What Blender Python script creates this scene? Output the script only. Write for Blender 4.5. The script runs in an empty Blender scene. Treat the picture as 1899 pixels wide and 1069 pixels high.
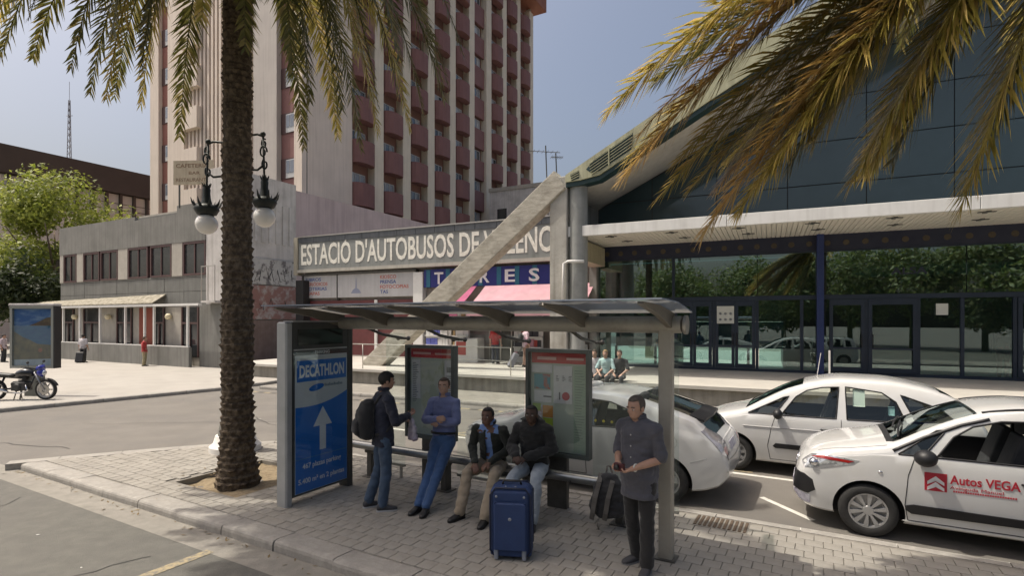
import bpy, bmesh, math, random
from mathutils import Vector, Matrix, noise
from mathutils.bvhtree import BVHTree
PI = math.pi
R = math.radians
random.seed(7)
SC = bpy.context.scene
COL = SC.collection

# ------------------------------------------------------------------ camera
cam_d = bpy.data.cameras.new('camera')
cam = bpy.data.objects.new('camera', cam_d)
COL.objects.link(cam)
cam.location = (0, 0, 2.62)
cam.rotation_euler = (R(90), 0, 0)
cam_d.sensor_width = 36
cam_d.lens = 19.15
cam_d.shift_y = 0.0303
cam_d.clip_end = 900
SC.camera = cam

# ------------------------------------------------------------------ sky, sun, exposure
SUN_EL = 65.0
SUN_DIR = Vector((-0.99 * math.cos(R(SUN_EL)), 0.09 * math.cos(R(SUN_EL)), math.sin(R(SUN_EL)))).normalized()
world = bpy.data.worlds.new('World')
SC.world = world
world.use_nodes = True
wn = world.node_tree
bgn = wn.nodes['Background']
sky = wn.nodes.new('ShaderNodeTexSky')
sky.sky_type = 'NISHITA'
sky.sun_disc = False
sky.sun_elevation = R(SUN_EL)
sky.sun_rotation = math.atan2(SUN_DIR.x, SUN_DIR.y)
sky.air_density = 1.0
sky.dust_density = 8.0
sky.ozone_density = 0.0
wn.links.new(sky.outputs[0], bgn.inputs[0])
bgn.inputs[1].default_value = 0.138
sun_d = bpy.data.lights.new('sun', 'SUN')
sun_d.energy = 3.5
sun_d.angle = R(0.6)
sun_d.color = (1.0, 0.93, 0.82)
sun = bpy.data.objects.new('sun', sun_d)
COL.objects.link(sun)
sun.rotation_euler = SUN_DIR.to_track_quat('Z', 'Y').to_euler()
sun.location = (0, 0, 60)
SC.view_settings.view_transform = 'Standard'
SC.view_settings.look = 'None'
SC.view_settings.exposure = 0.18
SC.view_settings.gamma = 1.0
SC.view_settings.use_curve_mapping = False
SC.cycles.max_bounces = 7
SC.cycles.transparent_max_bounces = 14
SC.cycles.use_denoising = True

# ------------------------------------------------------------------ helpers
def srgb(r, g, b):
    f = lambda c: ((c / 255) / 12.92) if c / 255 <= .04045 else (((c / 255) + .055) / 1.055) ** 2.4
    return (f(r), f(g), f(b))

MATS = {}
def mat(name, c1, rough=.6, c2=None, scale=3.0, metal=0.0, bump=0.0, bscale=None, streak=0.0, coat=0.0, spec=.5,
        detail=5.0, stretch=(1, 1, 1), contrast=(.35, .65), grime=None, grime_scale=.7, emit=0.0, sheen=0.0):
    if name in MATS: return MATS[name]
    m = bpy.data.materials.new(name)
    m.use_nodes = True
    nt = m.node_tree; N = nt.nodes; L = nt.links
    b = N['Principled BSDF']
    b.inputs['Roughness'].default_value = rough
    b.inputs['Metallic'].default_value = metal
    b.inputs['Specular IOR Level'].default_value = spec
    if coat: 
        b.inputs['Coat Weight'].default_value = coat
        b.inputs['Coat Roughness'].default_value = .04
    if sheen: b.inputs['Sheen Weight'].default_value = sheen
    b.inputs['Base Color'].default_value = (*c1, 1)
    tc = N.new('ShaderNodeTexCoord')
    mp = N.new('ShaderNodeMapping'); mp.inputs['Scale'].default_value = stretch
    L.new(tc.outputs['Object'], mp.inputs[0])
    col = None
    if c2:
        nz = N.new('ShaderNodeTexNoise'); nz.inputs['Scale'].default_value = scale; nz.inputs['Detail'].default_value = detail
        nz.inputs['Roughness'].default_value = .62
        L.new(mp.outputs[0], nz.inputs['Vector'])
        rp = N.new('ShaderNodeMapRange'); rp.inputs[1].default_value = contrast[0]; rp.inputs[2].default_value = contrast[1]
        L.new(nz.outputs['Fac'], rp.inputs[0])
        mx = N.new('ShaderNodeMix'); mx.data_type = 'RGBA'
        mx.inputs[6].default_value = (*c1, 1); mx.inputs[7].default_value = (*c2, 1)
        L.new(rp.outputs[0], mx.inputs[0]); col = mx.outputs[2]
        rr = N.new('ShaderNodeMapRange'); rr.inputs[3].default_value = max(.02, rough - .08); rr.inputs[4].default_value = min(1, rough + .08)
        L.new(nz.outputs['Fac'], rr.inputs[0]); L.new(rr.outputs[0], b.inputs['Roughness'])
    if grime:
        ng = N.new('ShaderNodeTexNoise'); ng.inputs['Scale'].default_value = grime_scale; ng.inputs['Detail'].default_value = 8
        ng.inputs['Roughness'].default_value = .7
        L.new(tc.outputs['Object'], ng.inputs['Vector'])
        rg = N.new('ShaderNodeMapRange'); rg.inputs[1].default_value = .48; rg.inputs[2].default_value = .72; rg.inputs[4].default_value = .75
        L.new(ng.outputs['Fac'], rg.inputs[0])
        mg = N.new('ShaderNodeMix'); mg.data_type = 'RGBA'; mg.inputs[7].default_value = (*grime, 1)
        if col: L.new(col, mg.inputs[6])
        else: mg.inputs[6].default_value = (*c1, 1)
        L.new(rg.outputs[0], mg.inputs[0]); col = mg.outputs[2]
    if streak:
        ms = N.new('ShaderNodeMapping'); ms.inputs['Scale'].default_value = (6, 6, .25)
        L.new(tc.outputs['Object'], ms.inputs[0])
        ns = N.new('ShaderNodeTexNoise'); ns.inputs['Scale'].default_value = 1.0; ns.inputs['Detail'].default_value = 6
        L.new(ms.outputs[0], ns.inputs['Vector'])
        rs = N.new('ShaderNodeMapRange'); rs.inputs[1].default_value = .45; rs.inputs[2].default_value = .75; rs.inputs[4].default_value = streak
        L.new(ns.outputs['Fac'], rs.inputs[0])
        mz = N.new('ShaderNodeMix'); mz.data_type = 'RGBA'; mz.inputs[7].default_value = (c1[0] * .35, c1[1] * .33, c1[2] * .3, 1)
        if col: L.new(col, mz.inputs[6])
        else: mz.inputs[6].default_value = (*c1, 1)
        L.new(rs.outputs[0], mz.inputs[0]); col = mz.outputs[2]
    if col: L.new(col, b.inputs['Base Color'])
    if bump:
        nb = N.new('ShaderNodeTexNoise'); nb.inputs['Scale'].default_value = bscale or scale * 4; nb.inputs['Detail'].default_value = 6
        L.new(mp.outputs[0], nb.inputs['Vector'])
        bp = N.new('ShaderNodeBump'); bp.inputs['Strength'].default_value = bump; bp.inputs['Distance'].default_value = .02
        L.new(nb.outputs['Fac'], bp.inputs['Height']); L.new(bp.outputs[0], b.inputs['Normal'])
    if emit:
        b.inputs['Emission Color'].default_value = (*c1, 1); b.inputs['Emission Strength'].default_value = emit
    MATS[name] = m
    return m

def glass(name, tint, refl=.12, rough=.0, dirt=0.0, trans=1.0):
    """thin clear sheet: transparency, mirror by fresnel, a little dust"""
    if name in MATS: return MATS[name]
    m = bpy.data.materials.new(name); m.use_nodes = True
    nt = m.node_tree; N = nt.nodes; L = nt.links
    N.remove(N['Principled BSDF'])
    out = N['Material Output']
    tr = N.new('ShaderNodeBsdfTransparent'); tr.inputs[0].default_value = (*tint, 1)
    gl = N.new('ShaderNodeBsdfGlossy'); gl.inputs['Roughness'].default_value = rough; gl.inputs[0].default_value = (.84, .94, .93, 1)
    fr = N.new('ShaderNodeLayerWeight'); fr.inputs['Blend'].default_value = .5
    pw = N.new('ShaderNodeMath'); pw.operation = 'POWER'; pw.inputs[1].default_value = 4.0
    L.new(fr.outputs['Facing'], pw.inputs[0])
    ad = N.new('ShaderNodeMath'); ad.operation = 'MULTIPLY_ADD'; ad.use_clamp = True; ad.inputs[1].default_value = .8; ad.inputs[2].default_value = refl * .6 + .02
    L.new(pw.outputs[0], ad.inputs[0])
    mx = N.new('ShaderNodeMixShader')
    L.new(ad.outputs[0], mx.inputs[0]); L.new(tr.outputs[0], mx.inputs[1]); L.new(gl.outputs[0], mx.inputs[2])
    last = mx
    if dirt:
        df = N.new('ShaderNodeBsdfDiffuse'); df.inputs[0].default_value = (.5, .5, .48, 1)
        nz = N.new('ShaderNodeTexNoise'); nz.inputs['Scale'].default_value = 2.0; nz.inputs['Detail'].default_value = 6
        mr = N.new('ShaderNodeMapRange'); mr.inputs[1].default_value = .3; mr.inputs[2].default_value = .8; mr.inputs[3].default_value = dirt * .3; mr.inputs[4].default_value = dirt
        L.new(nz.outputs['Fac'], mr.inputs[0])
        m2 = N.new('ShaderNodeMixShader'); L.new(mr.outputs[0], m2.inputs[0]); L.new(mx.outputs[0], m2.inputs[1]); L.new(df.outputs[0], m2.inputs[2])
        last = m2
    L.new(last.outputs[0], out.inputs[0])
    MATS[name] = m
    return m

def smoked(name, c, cover=.6, rough=.08):
    """smoked sheet that lets a little light through"""
    m = bpy.data.materials.new(name); m.use_nodes = True
    nt = m.node_tree; N = nt.nodes; L = nt.links; N.remove(N['Principled BSDF'])
    tr = N.new('ShaderNodeBsdfTransparent'); tr.inputs[0].default_value = (.30, .33, .36, 1)
    df = N.new('ShaderNodeBsdfDiffuse'); df.inputs[0].default_value = (*c, 1)
    tl = N.new('ShaderNodeBsdfTranslucent'); tl.inputs[0].default_value = (*c, 1)
    gl = N.new('ShaderNodeBsdfGlossy'); gl.inputs['Roughness'].default_value = rough
    a = N.new('ShaderNodeMixShader'); a.inputs[0].default_value = .35; L.new(df.outputs[0], a.inputs[1]); L.new(tl.outputs[0], a.inputs[2])
    b = N.new('ShaderNodeMixShader'); b.inputs[0].default_value = cover; L.new(tr.outputs[0], b.inputs[1]); L.new(a.outputs[0], b.inputs[2])
    lw = N.new('ShaderNodeLayerWeight'); lw.inputs['Blend'].default_value = .5
    pw = N.new('ShaderNodeMath'); pw.operation = 'POWER'; pw.inputs[1].default_value = 4; L.new(lw.outputs['Facing'], pw.inputs[0])
    ad = N.new('ShaderNodeMath'); ad.operation = 'MULTIPLY_ADD'; ad.inputs[1].default_value = .7; ad.inputs[2].default_value = .04; L.new(pw.outputs[0], ad.inputs[0])
    c_ = N.new('ShaderNodeMixShader'); L.new(ad.outputs[0], c_.inputs[0]); L.new(b.outputs[0], c_.inputs[1]); L.new(gl.outputs[0], c_.inputs[2])
    L.new(c_.outputs[0], N['Material Output'].inputs[0]); MATS[name] = m
    return m

class MB:
    """collects shapes for ONE mesh"""
    def __init__(s): s.v = []; s.f = []; s.mi = []; s.cur = 0
    def add(s, vs, fs):
        o = len(s.v); s.v += [tuple(p) for p in vs]
        for f in fs: s.f.append([i + o for i in f]); s.mi.append(s.cur)
        return s
    def box(s, x0, x1, y0, y1, z0, z1):
        vs = [(x0, y0, z0), (x1, y0, z0), (x1, y1, z0), (x0, y1, z0), (x0, y0, z1), (x1, y0, z1), (x1, y1, z1), (x0, y1, z1)]
        return s.add(vs, [(0, 3, 2, 1), (4, 5, 6, 7), (0, 1, 5, 4), (1, 2, 6, 5), (2, 3, 7, 6), (3, 0, 4, 7)])
    def cbox(s, x0, x1, y0, y1, z0, z1, c=.01):
        """box with chamfered vertical and top edges"""
        a = [(x0 + c, y0), (x1 - c, y0), (x1, y0 + c), (x1, y1 - c), (x1 - c, y1), (x0 + c, y1), (x0, y1 - c), (x0, y0 + c)]
        b = [(x0 + 2 * c, y0 + c), (x1 - 2 * c, y0 + c), (x1 - c, y0 + 2 * c), (x1 - c, y1 - 2 * c), (x1 - 2 * c, y1 - c), (x0 + 2 * c, y1 - c), (x0 + c, y1 - 2 * c), (x0 + c, y0 + 2 * c)]
        vs = [(x, y, z0) for x, y in a] + [(x, y, z1 - c) for x, y in a] + [(x, y, z1) for x, y in b]
        fs = [tuple(range(7, -1, -1)), tuple(range(16, 24))]
        for k in (0, 8):
            for i in range(8):
                j = (i + 1) % 8; fs.append((k + i, k + j, k + 8 + j, k + 8 + i))
        return s.add(vs, fs)
    def prism(s, poly, axis, a0, a1):
        """polygon extruded: axis 'x' poly=(y,z), 'y' poly=(x,z), 'z' poly=(x,y)"""
        def P(p, a): return {'x': (a, p[0], p[1]), 'y': (p[0], a, p[1]), 'z': (p[0], p[1], a)}[axis]
        n = len(poly)
        vs = [P(p, a0) for p in poly] + [P(p, a1) for p in poly]
        fs = [tuple(range(n)), tuple(range(2 * n - 1, n - 1, -1))] + [(i, i + n, (i + 1) % n + n, (i + 1) % n) for i in range(n)]
        return s.add(vs, fs)
    def bar(s, p, q, w, h, up=(0, 0, 1)):
        """square bar from p to q, w across, h along up"""
        p = Vector(p); q = Vector(q); d = (q - p).normalized(); u = Vector(up)
        sd = d.cross(u)
        if sd.length < 1e-5: sd = d.cross(Vector((1, 0, 0)))
        sd.normalize(); u = sd.cross(d).normalized()
        vs = []
        for e in (p, q):
            for a, b in ((-1, -1), (1, -1), (1, 1), (-1, 1)): vs.append(e + sd * a * w / 2 + u * b * h / 2)
        return s.add(vs, [(0, 1, 2, 3), (7, 6, 5, 4), (0, 4, 5, 1), (1, 5, 6, 2), (2, 6, 7, 3), (3, 7, 4, 0)])
    def tube(s, pts, rad, n=10, cap=True):
        pts = [Vector(p) for p in pts]; m = len(pts)
        rad = rad if isinstance(rad, (list, tuple)) else [rad] * m
        o = []; prev = None
        for i, p in enumerate(pts):
            d = (pts[min(i + 1, m - 1)] - pts[max(i - 1, 0)]).normalized()
            if prev is None:
                a = d.cross(Vector((0, 0, 1)))
                if a.length < .05: a = d.cross(Vector((1, 0, 0)))
                a.normalize()
            else: a = (prev - d * prev.dot(d)).normalized()
            prev = a; b = d.cross(a)
            o += [p + (a * math.cos(2 * PI * k / n) + b * math.sin(2 * PI * k / n)) * rad[i] for k in range(n)]
        fs = []
        for i in range(m - 1):
            for k in range(n):
                k2 = (k + 1) % n; fs.append((i * n + k, i * n + k2, (i + 1) * n + k2, (i + 1) * n + k))
        if cap: fs += [tuple(range(n - 1, -1, -1)), tuple(range((m - 1) * n, m * n))]
        return s.add(o, fs)
    def lathe(s, prof, n=24, c=(0, 0, 0), axis='z', closed=False):
        """profile of (radius, height)"""
        vs = []; m = len(prof)
        for r, h in prof:
            for k in range(n):
                a = 2 * PI * k / n; x, y = r * math.cos(a), r * math.sin(a)
                p = {'z': (x, y, h), 'y': (x, h, y), 'x': (h, x, y)}[axis]
                vs.append((p[0] + c[0], p[1] + c[1], p[2] + c[2]))
        fs = []
        for i in range(m if closed else m - 1):
            j = (i + 1) % m
            for k in range(n):
                k2 = (k + 1) % n; fs.append((i * n + k, i * n + k2, j * n + k2, j * n + k))
        if not closed:
            if prof[0][0] > 1e-4: fs.append(tuple(range(n - 1, -1, -1)))
            if prof[-1][0] > 1e-4: fs.append(tuple(range((m - 1) * n, m * n)))
        return s.add(vs, fs)
    def ball(s, c, r, nu=14, nv=9, rot=None):
        r = r if isinstance(r, (list, tuple)) else (r, r, r)
        vs = []; fs = []
        for i in range(nv + 1):
            t = PI * i / nv
            for k in range(nu):
                a = 2 * PI * k / nu
                p = Vector((r[0] * math.sin(t) * math.cos(a), r[1] * math.sin(t) * math.sin(a), r[2] * math.cos(t)))
                if rot is not None: p = rot @ p
                vs.append(p + Vector(c))
        for i in range(nv):
            for k in range(nu):
                k2 = (k + 1) % nu; fs.append((i * nu + k, (i + 1) * nu + k, (i + 1) * nu + k2, i * nu + k2))
        return s.add(vs, fs)
    def quad(s, *p): return s.add(p, [tuple(range(len(p)))])
    def mesh(s, name='mesh'):
        me = bpy.data.meshes.new(name); me.from_pydata(s.v, [], s.f)
        if any(s.mi): me.polygons.foreach_set('material_index', s.mi)
        me.update()
        return me
    def build(s, name, m, parent=None, smooth=False, fix=True, angle=None, loc=None, rotz=0, bevel=0):
        me = s.mesh(name)
        if fix or bevel:
            bm = bmesh.new(); bm.from_mesh(me)
            if smooth or bevel: bmesh.ops.remove_doubles(bm, verts=bm.verts, dist=1e-5)
            bmesh.ops.recalc_face_normals(bm, faces=bm.faces)
            if bevel:
                eds = [e for e in bm.edges if len(e.link_faces) == 2 and e.calc_face_angle(0) > .6]
                bmesh.ops.bevel(bm, geom=eds, offset=bevel, segments=2, affect='EDGES', profile=.5, clamp_overlap=True)
            bm.to_mesh(me); bm.free()
        return link(name, me, m, parent, smooth, angle, loc, rotz)

def link(name, me, m, parent=None, smooth=False, angle=None, loc=None, rotz=0):
    for x in (m if isinstance(m, (list, tuple)) else [m]): me.materials.append(x)
    if smooth:
        me.polygons.foreach_set('use_smooth', [True] * len(me.polygons))
        me.update()
        if angle: me.set_sharp_from_angle(angle=R(angle))
    o = bpy.data.objects.new(name, me); COL.objects.link(o)
    if parent: o.parent = parent
    if loc is not None: o.location = loc
    if rotz: o.rotation_euler = (0, 0, rotz)
    return o

def thing(name, label, cat, loc=(0, 0, 0), rotz=0, group=None):
    o = bpy.data.objects.new(name, None); COL.objects.link(o)
    o.empty_display_size = .2
    o.location = loc; o.rotation_euler = (0, 0, rotz); o['label'] = label; o['category'] = cat
    if group: o['group'] = group
    return o
def tag(o, label, cat, group=None):
    o['label'] = label; o['category'] = cat
    if group: o['group'] = group
    return o
def structure(o): o['kind'] = 'structure'; return o
def stuff(o): o['kind'] = 'stuff'; return o
def share(name, src, parent, loc=None, rotz=None, rot=None, scale=None):
    """another object on the same mesh"""
    o = src.copy(); o.name = name; COL.objects.link(o); o.parent = parent
    if loc is not None: o.location = loc
    if rotz is not None: o.rotation_euler = (0, 0, rotz)
    if rot is not None: o.rotation_euler = rot
    if scale is not None: o.scale = scale
    return o
def copy_tree(o, parent=None):
    kids = [c for c in COL.objects if c.parent == o]
    c = o.copy(); COL.objects.link(c); c.parent = parent
    for k in kids: copy_tree(k, c)
    return c

def text(name, s, m, parent, loc, h, w=None, rot=(R(90), 0, 0), depth=.004, bold=.0, align='LEFT', shear=0):
    """raised lettering: cap height h, optional total width w"""
    cu = bpy.data.curves.new(name, 'FONT'); cu.body = s; cu.size = 1; cu.extrude = .5; cu.offset = bold; cu.shear = shear
    cu.resolution_u = 3
    to = bpy.data.objects.new(name, cu); COL.objects.link(to)
    dg = bpy.context.evaluated_depsgraph_get()
    me = bpy.data.meshes.new_from_object(to.evaluated_get(dg))
    bpy.data.objects.remove(to); bpy.data.curves.remove(cu)
    xs = [v.co.x for v in me.vertices]; x0, x1 = min(xs), max(xs)
    sy = h / .69
    sx = (w / (x1 - x0)) if w else sy
    for v in me.vertices:
        x = (v.co.x - x0) * sx
        if align == 'CENTER': x -= (x1 - x0) * sx / 2
        v.co = (x, v.co.y * sy, v.co.z * depth)
    me.update()
    o = link(name, me, m, parent); o.location = loc; o.rotation_euler = rot
    return o

def evaluated(o, remove=True):
    dg = bpy.context.evaluated_depsgraph_get()
    me = bpy.data.meshes.new_from_object(o.evaluated_get(dg), depsgraph=dg)
    if remove:
        old = o.data; bpy.data.objects.remove(o)
        if old.users == 0: bpy.data.meshes.remove(old)
    return me

# frames -------------------------------------------------------------
STREET = R(-29.5)          # x runs along the kerb (to the right and nearer), y across it, away from the camera
SX = Vector((math.cos(STREET), math.sin(STREET), 0)); SY = Vector((-math.sin(STREET), math.cos(STREET), 0))
def S(u, v, z=0):          # u runs up the street to the left, v across it
    p = SX * (-u) + SY * v; return Vector((p.x, p.y, z))
STN = R(-25.2); G0 = Vector((3.59, 22.6, 0))      # the station's frame, origin at the foot of the glass front's left end
GX = Vector((math.cos(STN), math.sin(STN), 0)); GY = Vector((-math.sin(STN), math.cos(STN), 0))
def G(t, y, z=0): p = G0 + GX * t + GY * y; return Vector((p.x, p.y, z))
ISL = .12                  # top of the pavement

# ------------------------------------------------------------------ common materials
M_asphalt = mat('asphalt', (.145, .134, .118), .85, (.178, .165, .146), 1.2, bump=.35, bscale=90, grime=(.13, .123, .115), grime_scale=.45)
M_asphalt_near = mat('asphalt_near', (.112, .109, .095), .85, (.143, .138, .121), 5, bump=.5, bscale=120, grime=(.11, .105, .095), grime_scale=.8)
M_paver = mat('paver', (.25, .232, .20), .8, (.315, .295, .258), 4, bump=.3, bscale=60, grime=(.25, .235, .21), grime_scale=1.3)
M_joint = mat('paving_joint', (.19, .175, .15), .9, (.24, .222, .192), 9)
M_plaza = mat('plaza_paving', (.315, .296, .264), .8, (.37, .35, .316), 1.1, bump=.2, bscale=40, grime=(.36, .335, .3), grime_scale=.4)
M_kerb = mat('kerb_stone', (.26, .245, .22), .8, (.36, .34, .305), 5, bump=.4, bscale=50, grime=(.17, .155, .135), grime_scale=2.2)
M_gutter = mat('gutter_concrete', (.20, .188, .162), .85, (.27, .253, .22), 5, bump=.3, bscale=60, grime=(.2, .185, .16))
M_yellow = mat('road_paint_yellow', (.36, .295, .175), .85, (.18, .168, .14), 16, contrast=(.42, .6))
M_white_paint = mat('road_paint_white', (.62, .6, .55), .8, (.4, .38, .34), 12, contrast=(.5, .75))
M_concrete = mat('weathered_concrete', (.36, .345, .305), .85, (.46, .445, .4), 1.6, bump=.5, bscale=24, streak=.55, grime=(.24, .22, .18), grime_scale=1.1)
M_conc_dark = mat('grey_concrete', (.2, .2, .185), .85, (.27, .265, .245), 1.5, bump=.3, bscale=30, streak=.4)
M_steel = mat('brushed_steel', (.42, .4, .36), .42, (.5, .48, .44), 6, metal=.75)
M_steel_dark = mat('dark_steel', (.09, .088, .08), .45, (.12, .115, .105), 6, metal=.5)
M_black = mat('black_plastic', (.014, .014, .015), .5, (.022, .022, .022), 20)
M_rubber = mat('tyre_rubber', (.018, .018, .018), .8, (.03, .029, .028), 12, bump=.2)
M_chrome = mat('chrome', (.7, .7, .72), .12, metal=1.0)
M_white = mat('white_enamel', (.72, .71, .68), .4, (.66, .65, .62), 4)
M_iron = mat('cast_iron', (.02, .024, .022), .5, (.035, .04, .036), 14, metal=.4)
# ================================================================== GROUND
g = MB(); g.quad((-260, -160, 0), (260, -160, 0), (260, 330, 0), (-260, 330, 0))
structure(g.build('ground', M_asphalt, fix=False))
# the nearer carriageway: darker, more worn asphalt up to the kerb of the island
g = MB(); g.quad(*[S(u, v, .004) for u, v in ((60, -14), (-40, -14), (-40, 3.62), (60, 3.62))])
structure(g.build('road', M_asphalt_near, fix=False))
g = MB(); g.quad(*[S(u, v, .006) for u, v in ((13.0, 3.62), (-14, 3.62), (-14, 4.0), (12.9, 4.0))])
structure(g.build('gutter_strip', M_gutter, fix=False))
g = MB(); g.quad(*[S(u, v, .009) for u, v in ((6.06, -4), (5.93, -4), (5.90, 3.66), (6.03, 3.66))])
structure(g.build('road_marking_yellow', M_yellow, fix=False))
g = MB(); g.quad(*[S(u, v, .005) for u, v in ((1.6, 7.62), (-9, 7.62), (-9, 7.71), (1.6, 7.71))])
g.quad(*[S(u, v, .005) for u, v in ((.78, 8.72), (.72, 8.78), (.05, 8.10), (.11, 8.04))])
g.quad(*[S(u, v, .005) for u, v in ((9, 9.85), (-9, 9.85), (-9, 9.95), (9, 9.95))])
structure(g.build('road_marking_white', M_white_paint, fix=False))
# yellow no-stopping box and the dashed edge before the station kerb
g = MB()
def road_line(p, q, w, z=.005):
    p = Vector((p[0], p[1], z)); q = Vector((q[0], q[1], z)); n = (q - p).normalized().cross(Vector((0, 0, 1))) * w / 2
    g.quad(p - n, p + n, q + n, q - n)
a0, a1 = G(-12, -8.2), G(16, -8.2); road_line(a0, a1, .16)
for i in range(7):
    a0, a1 = S(7.2 - i * .9, 10.2), S(5.6 - i * .9, 13.2); road_line(a0, a1, .12)
a0, a1 = S(8.6, 10.1), S(1, 10.1); road_line(a0, a1, .12)
structure(g.build('road_marking_yellow', M_yellow, fix=False))
g = MB()
for i in range(46):
    a0, a1 = G(-12 + i * .62, -8.2), G(-12 + i * .62 + .3, -8.2); road_line(a0, a1, .17, .009)
structure(g.build('road_marking_worn', mat('road_paint_worn', (.1, .095, .085), .9), fix=False))

# the island: core, pavers, kerb stones
NEARV, FARV = 4.0, 7.40
isl_poly = [(12.42, NEARV + .02), (-13, NEARV + .02), (-13, FARV), (9.7, FARV), (10.4, 6.75), (11.9, 4.75), (12.42, 4.2)]
PIT = (7.15, 8.65, 4.75, 6.25)        # u0,u1,v0,v1 of the palm pit
core = MB()
def flat(u0, u1, v0, v1, z): core.quad(*[S(u, v, z) for u, v in ((u1, v0), (u0, v0), (u0, v1), (u1, v1))])
CZ = ISL - .016
flat(-13, PIT[0], NEARV + .3, FARV - .12, CZ)
flat(PIT[0], PIT[1], NEARV + .3, PIT[2], CZ); flat(PIT[0], PIT[1], PIT[3], FARV - .12, CZ)
core.quad(*[S(u, v, CZ) for u, v in ((12.1, NEARV + .3), (PIT[1], NEARV + .3), (PIT[1], FARV - .12), (9.72, FARV - .12), (10.4, 6.6), (11.8, 4.7))])
island = structure(core.build('sidewalk', M_joint, fix=False))
# palm pit walls and soil
pm = MB()
for (ua, va), (ub, vb) in (((PIT[0], PIT[2]), (PIT[1], PIT[2])), ((PIT[1], PIT[2]), (PIT[1], PIT[3])), ((PIT[1], PIT[3]), (PIT[0], PIT[3])), ((PIT[0], PIT[3]), (PIT[0], PIT[2]))):
    pm.quad(S(ua, va, CZ), S(ub, vb, CZ), S(ub, vb, -.02), S(ua, va, -.02))
pit = pm.build('pit_wall', M_gutter, island, fix=False)
so = MB(); n = 18
gv = [[S(PIT[0] + (PIT[1] - PIT[0]) * i / n, PIT[2] + (PIT[3] - PIT[2]) * j / n) for j in range(n + 1)] for i in range(n + 1)]
vs = []
for row in gv:
    for p in row:
        vs.append((p.x, p.y, .035 + .05 * noise.noise(p * 2.3) + .03 * noise.noise(p * 7)))
so.add(vs, [(i * (n + 1) + j, (i + 1) * (n + 1) + j, (i + 1) * (n + 1) + j + 1, i * (n + 1) + j + 1) for i in range(n) for j in range(n)])
structure(so.build('soil', mat('dry_soil', (.2, .15, .09), .95, (.3, .24, .15), 14, bump=.8, bscale=60), smooth=True))

def in_poly(u, v, poly):
    c = False; j = len(poly) - 1
    for i in range(len(poly)):
        (x0, y0), (x1, y1) = poly[i], poly[j]
        if (y0 > v) != (y1 > v) and u < (x1 - x0) * (v - y0) / (y1 - y0) + x0: c = not c
        j = i
    return c
PS = .18
shapes = []
for k in range(6):                     # six paver castings, shared
    b = MB(); q = random.Random(k); e = .0026
    w = PS / 2 - .0028
    b.cbox(-w + q.uniform(0, .002), w, -w, w - q.uniform(0, .002), -.05, 0, e)
    shapes.append(b.mesh('paver'))
    shapes[-1].materials.append(M_paver)
cells = []
inner = [(12.0, NEARV + .31), (-13, NEARV + .31), (-13, FARV - .13), (9.6, FARV - .13), (10.3, 6.55), (11.7, 4.6)]
i = 0
u = -12.9
while u < 12.2:
    v = NEARV + .31 + PS / 2; row = 0
    while v < FARV - .12 - PS / 4:
        uu = u + (PS / 2 if row % 2 else 0)
        if in_poly(uu, v, inner) and not (PIT[0] - PS / 2 < uu < PIT[1] + PS / 2 and PIT[2] - PS / 2 < v < PIT[3] + PS / 2):
            cells.append((uu, v))
        v += PS; row += 1
    u += PS
def shows(c):
    p = S(c[0], c[1], ISL)
    if p.y < 3: return 1e9
    px = 949.5 + 1010 * p.x / p.y; py = 592 + 2.5 * 1010 / p.y
    return p.y if (0 < px < 1899 and py < 1069) else 1e6 + p.y
cells.sort(key=shows)
rest = MB()
for k, (u, v) in enumerate(cells):
    q = random.Random(k * 13 + 5); dz = q.uniform(-.002, .0015); p = S(u, v, ISL + dz); tz = STREET + q.uniform(-.012, .012)
    tilt = (q.uniform(-.007, .007), q.uniform(-.007, .007))
    if k < 300:
        o = bpy.data.objects.new('paver', shapes[k % 6]); COL.objects.link(o); o.parent = island
        o.location = p; o.rotation_euler = (tilt[0], tilt[1], tz)
    else:
        w = PS / 2 - .0028
        m3 = Matrix.Rotation(tz, 3, 'Z') @ Matrix.Rotation(tilt[0], 3, 'X') @ Matrix.Rotation(tilt[1], 3, 'Y')
        top = [m3 @ Vector((a * (w - .004), b * (w - .004), 0)) + p for a, b in ((-1, -1), (1, -1), (1, 1), (-1, 1))]
        bot = [m3 @ Vector((a * w, b * w, -.012)) + p for a, b in ((-1, -1), (1, -1), (1, 1), (-1, 1))]
        rest.add(top + bot, [(0, 1, 2, 3), (0, 4, 5, 1), (1, 5, 6, 2), (2, 6, 7, 3), (3, 7, 4, 0)])
stuff(rest.build('paver', M_paver, island, fix=False))

kerb = MB()
kerb.quad(*[S(u, v, .03) for u, v in ((12.3, NEARV + .02), (-13, NEARV + .02), (-13, NEARV + .25), (12.3, NEARV + .25))])
kerb_o = structure(kerb.build('kerb', M_gutter, fix=False))
def kerb_mesh(L, w=.3, h=ISL):
    r = .045; prof = [(0, -.05), (0, h - r - .01), (.008, h - r * .55), (.022, h - r * .2), (r, h - .004), (r + .03, h), (w, h - .004), (w, -.05)]
    b = MB(); b.prism(prof, 'x', -L / 2 + .006, L / 2 - .006); return b.mesh('kerb_stone')
km = kerb_mesh(.95); km.materials.append(M_kerb)
u = 12.0; k = 0
while u > -12:
    o = bpy.data.objects.new('kerb_stone', km); COL.objects.link(o); o.parent = kerb_o
    q = random.Random(k + 77)
    o.location = S(u - .47, NEARV + q.uniform(-.012, .012), q.uniform(-.008, .006)); o.rotation_euler = (q.uniform(-.02, .02), 0, STREET + q.uniform(-.012, .012))
    u -= .95; k += 1
ends = [(12.45, 4.02), (12.05, 4.62), (11.52, 5.38), (10.98, 6.12), (10.45, 6.78), (9.75, 7.38)]
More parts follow.
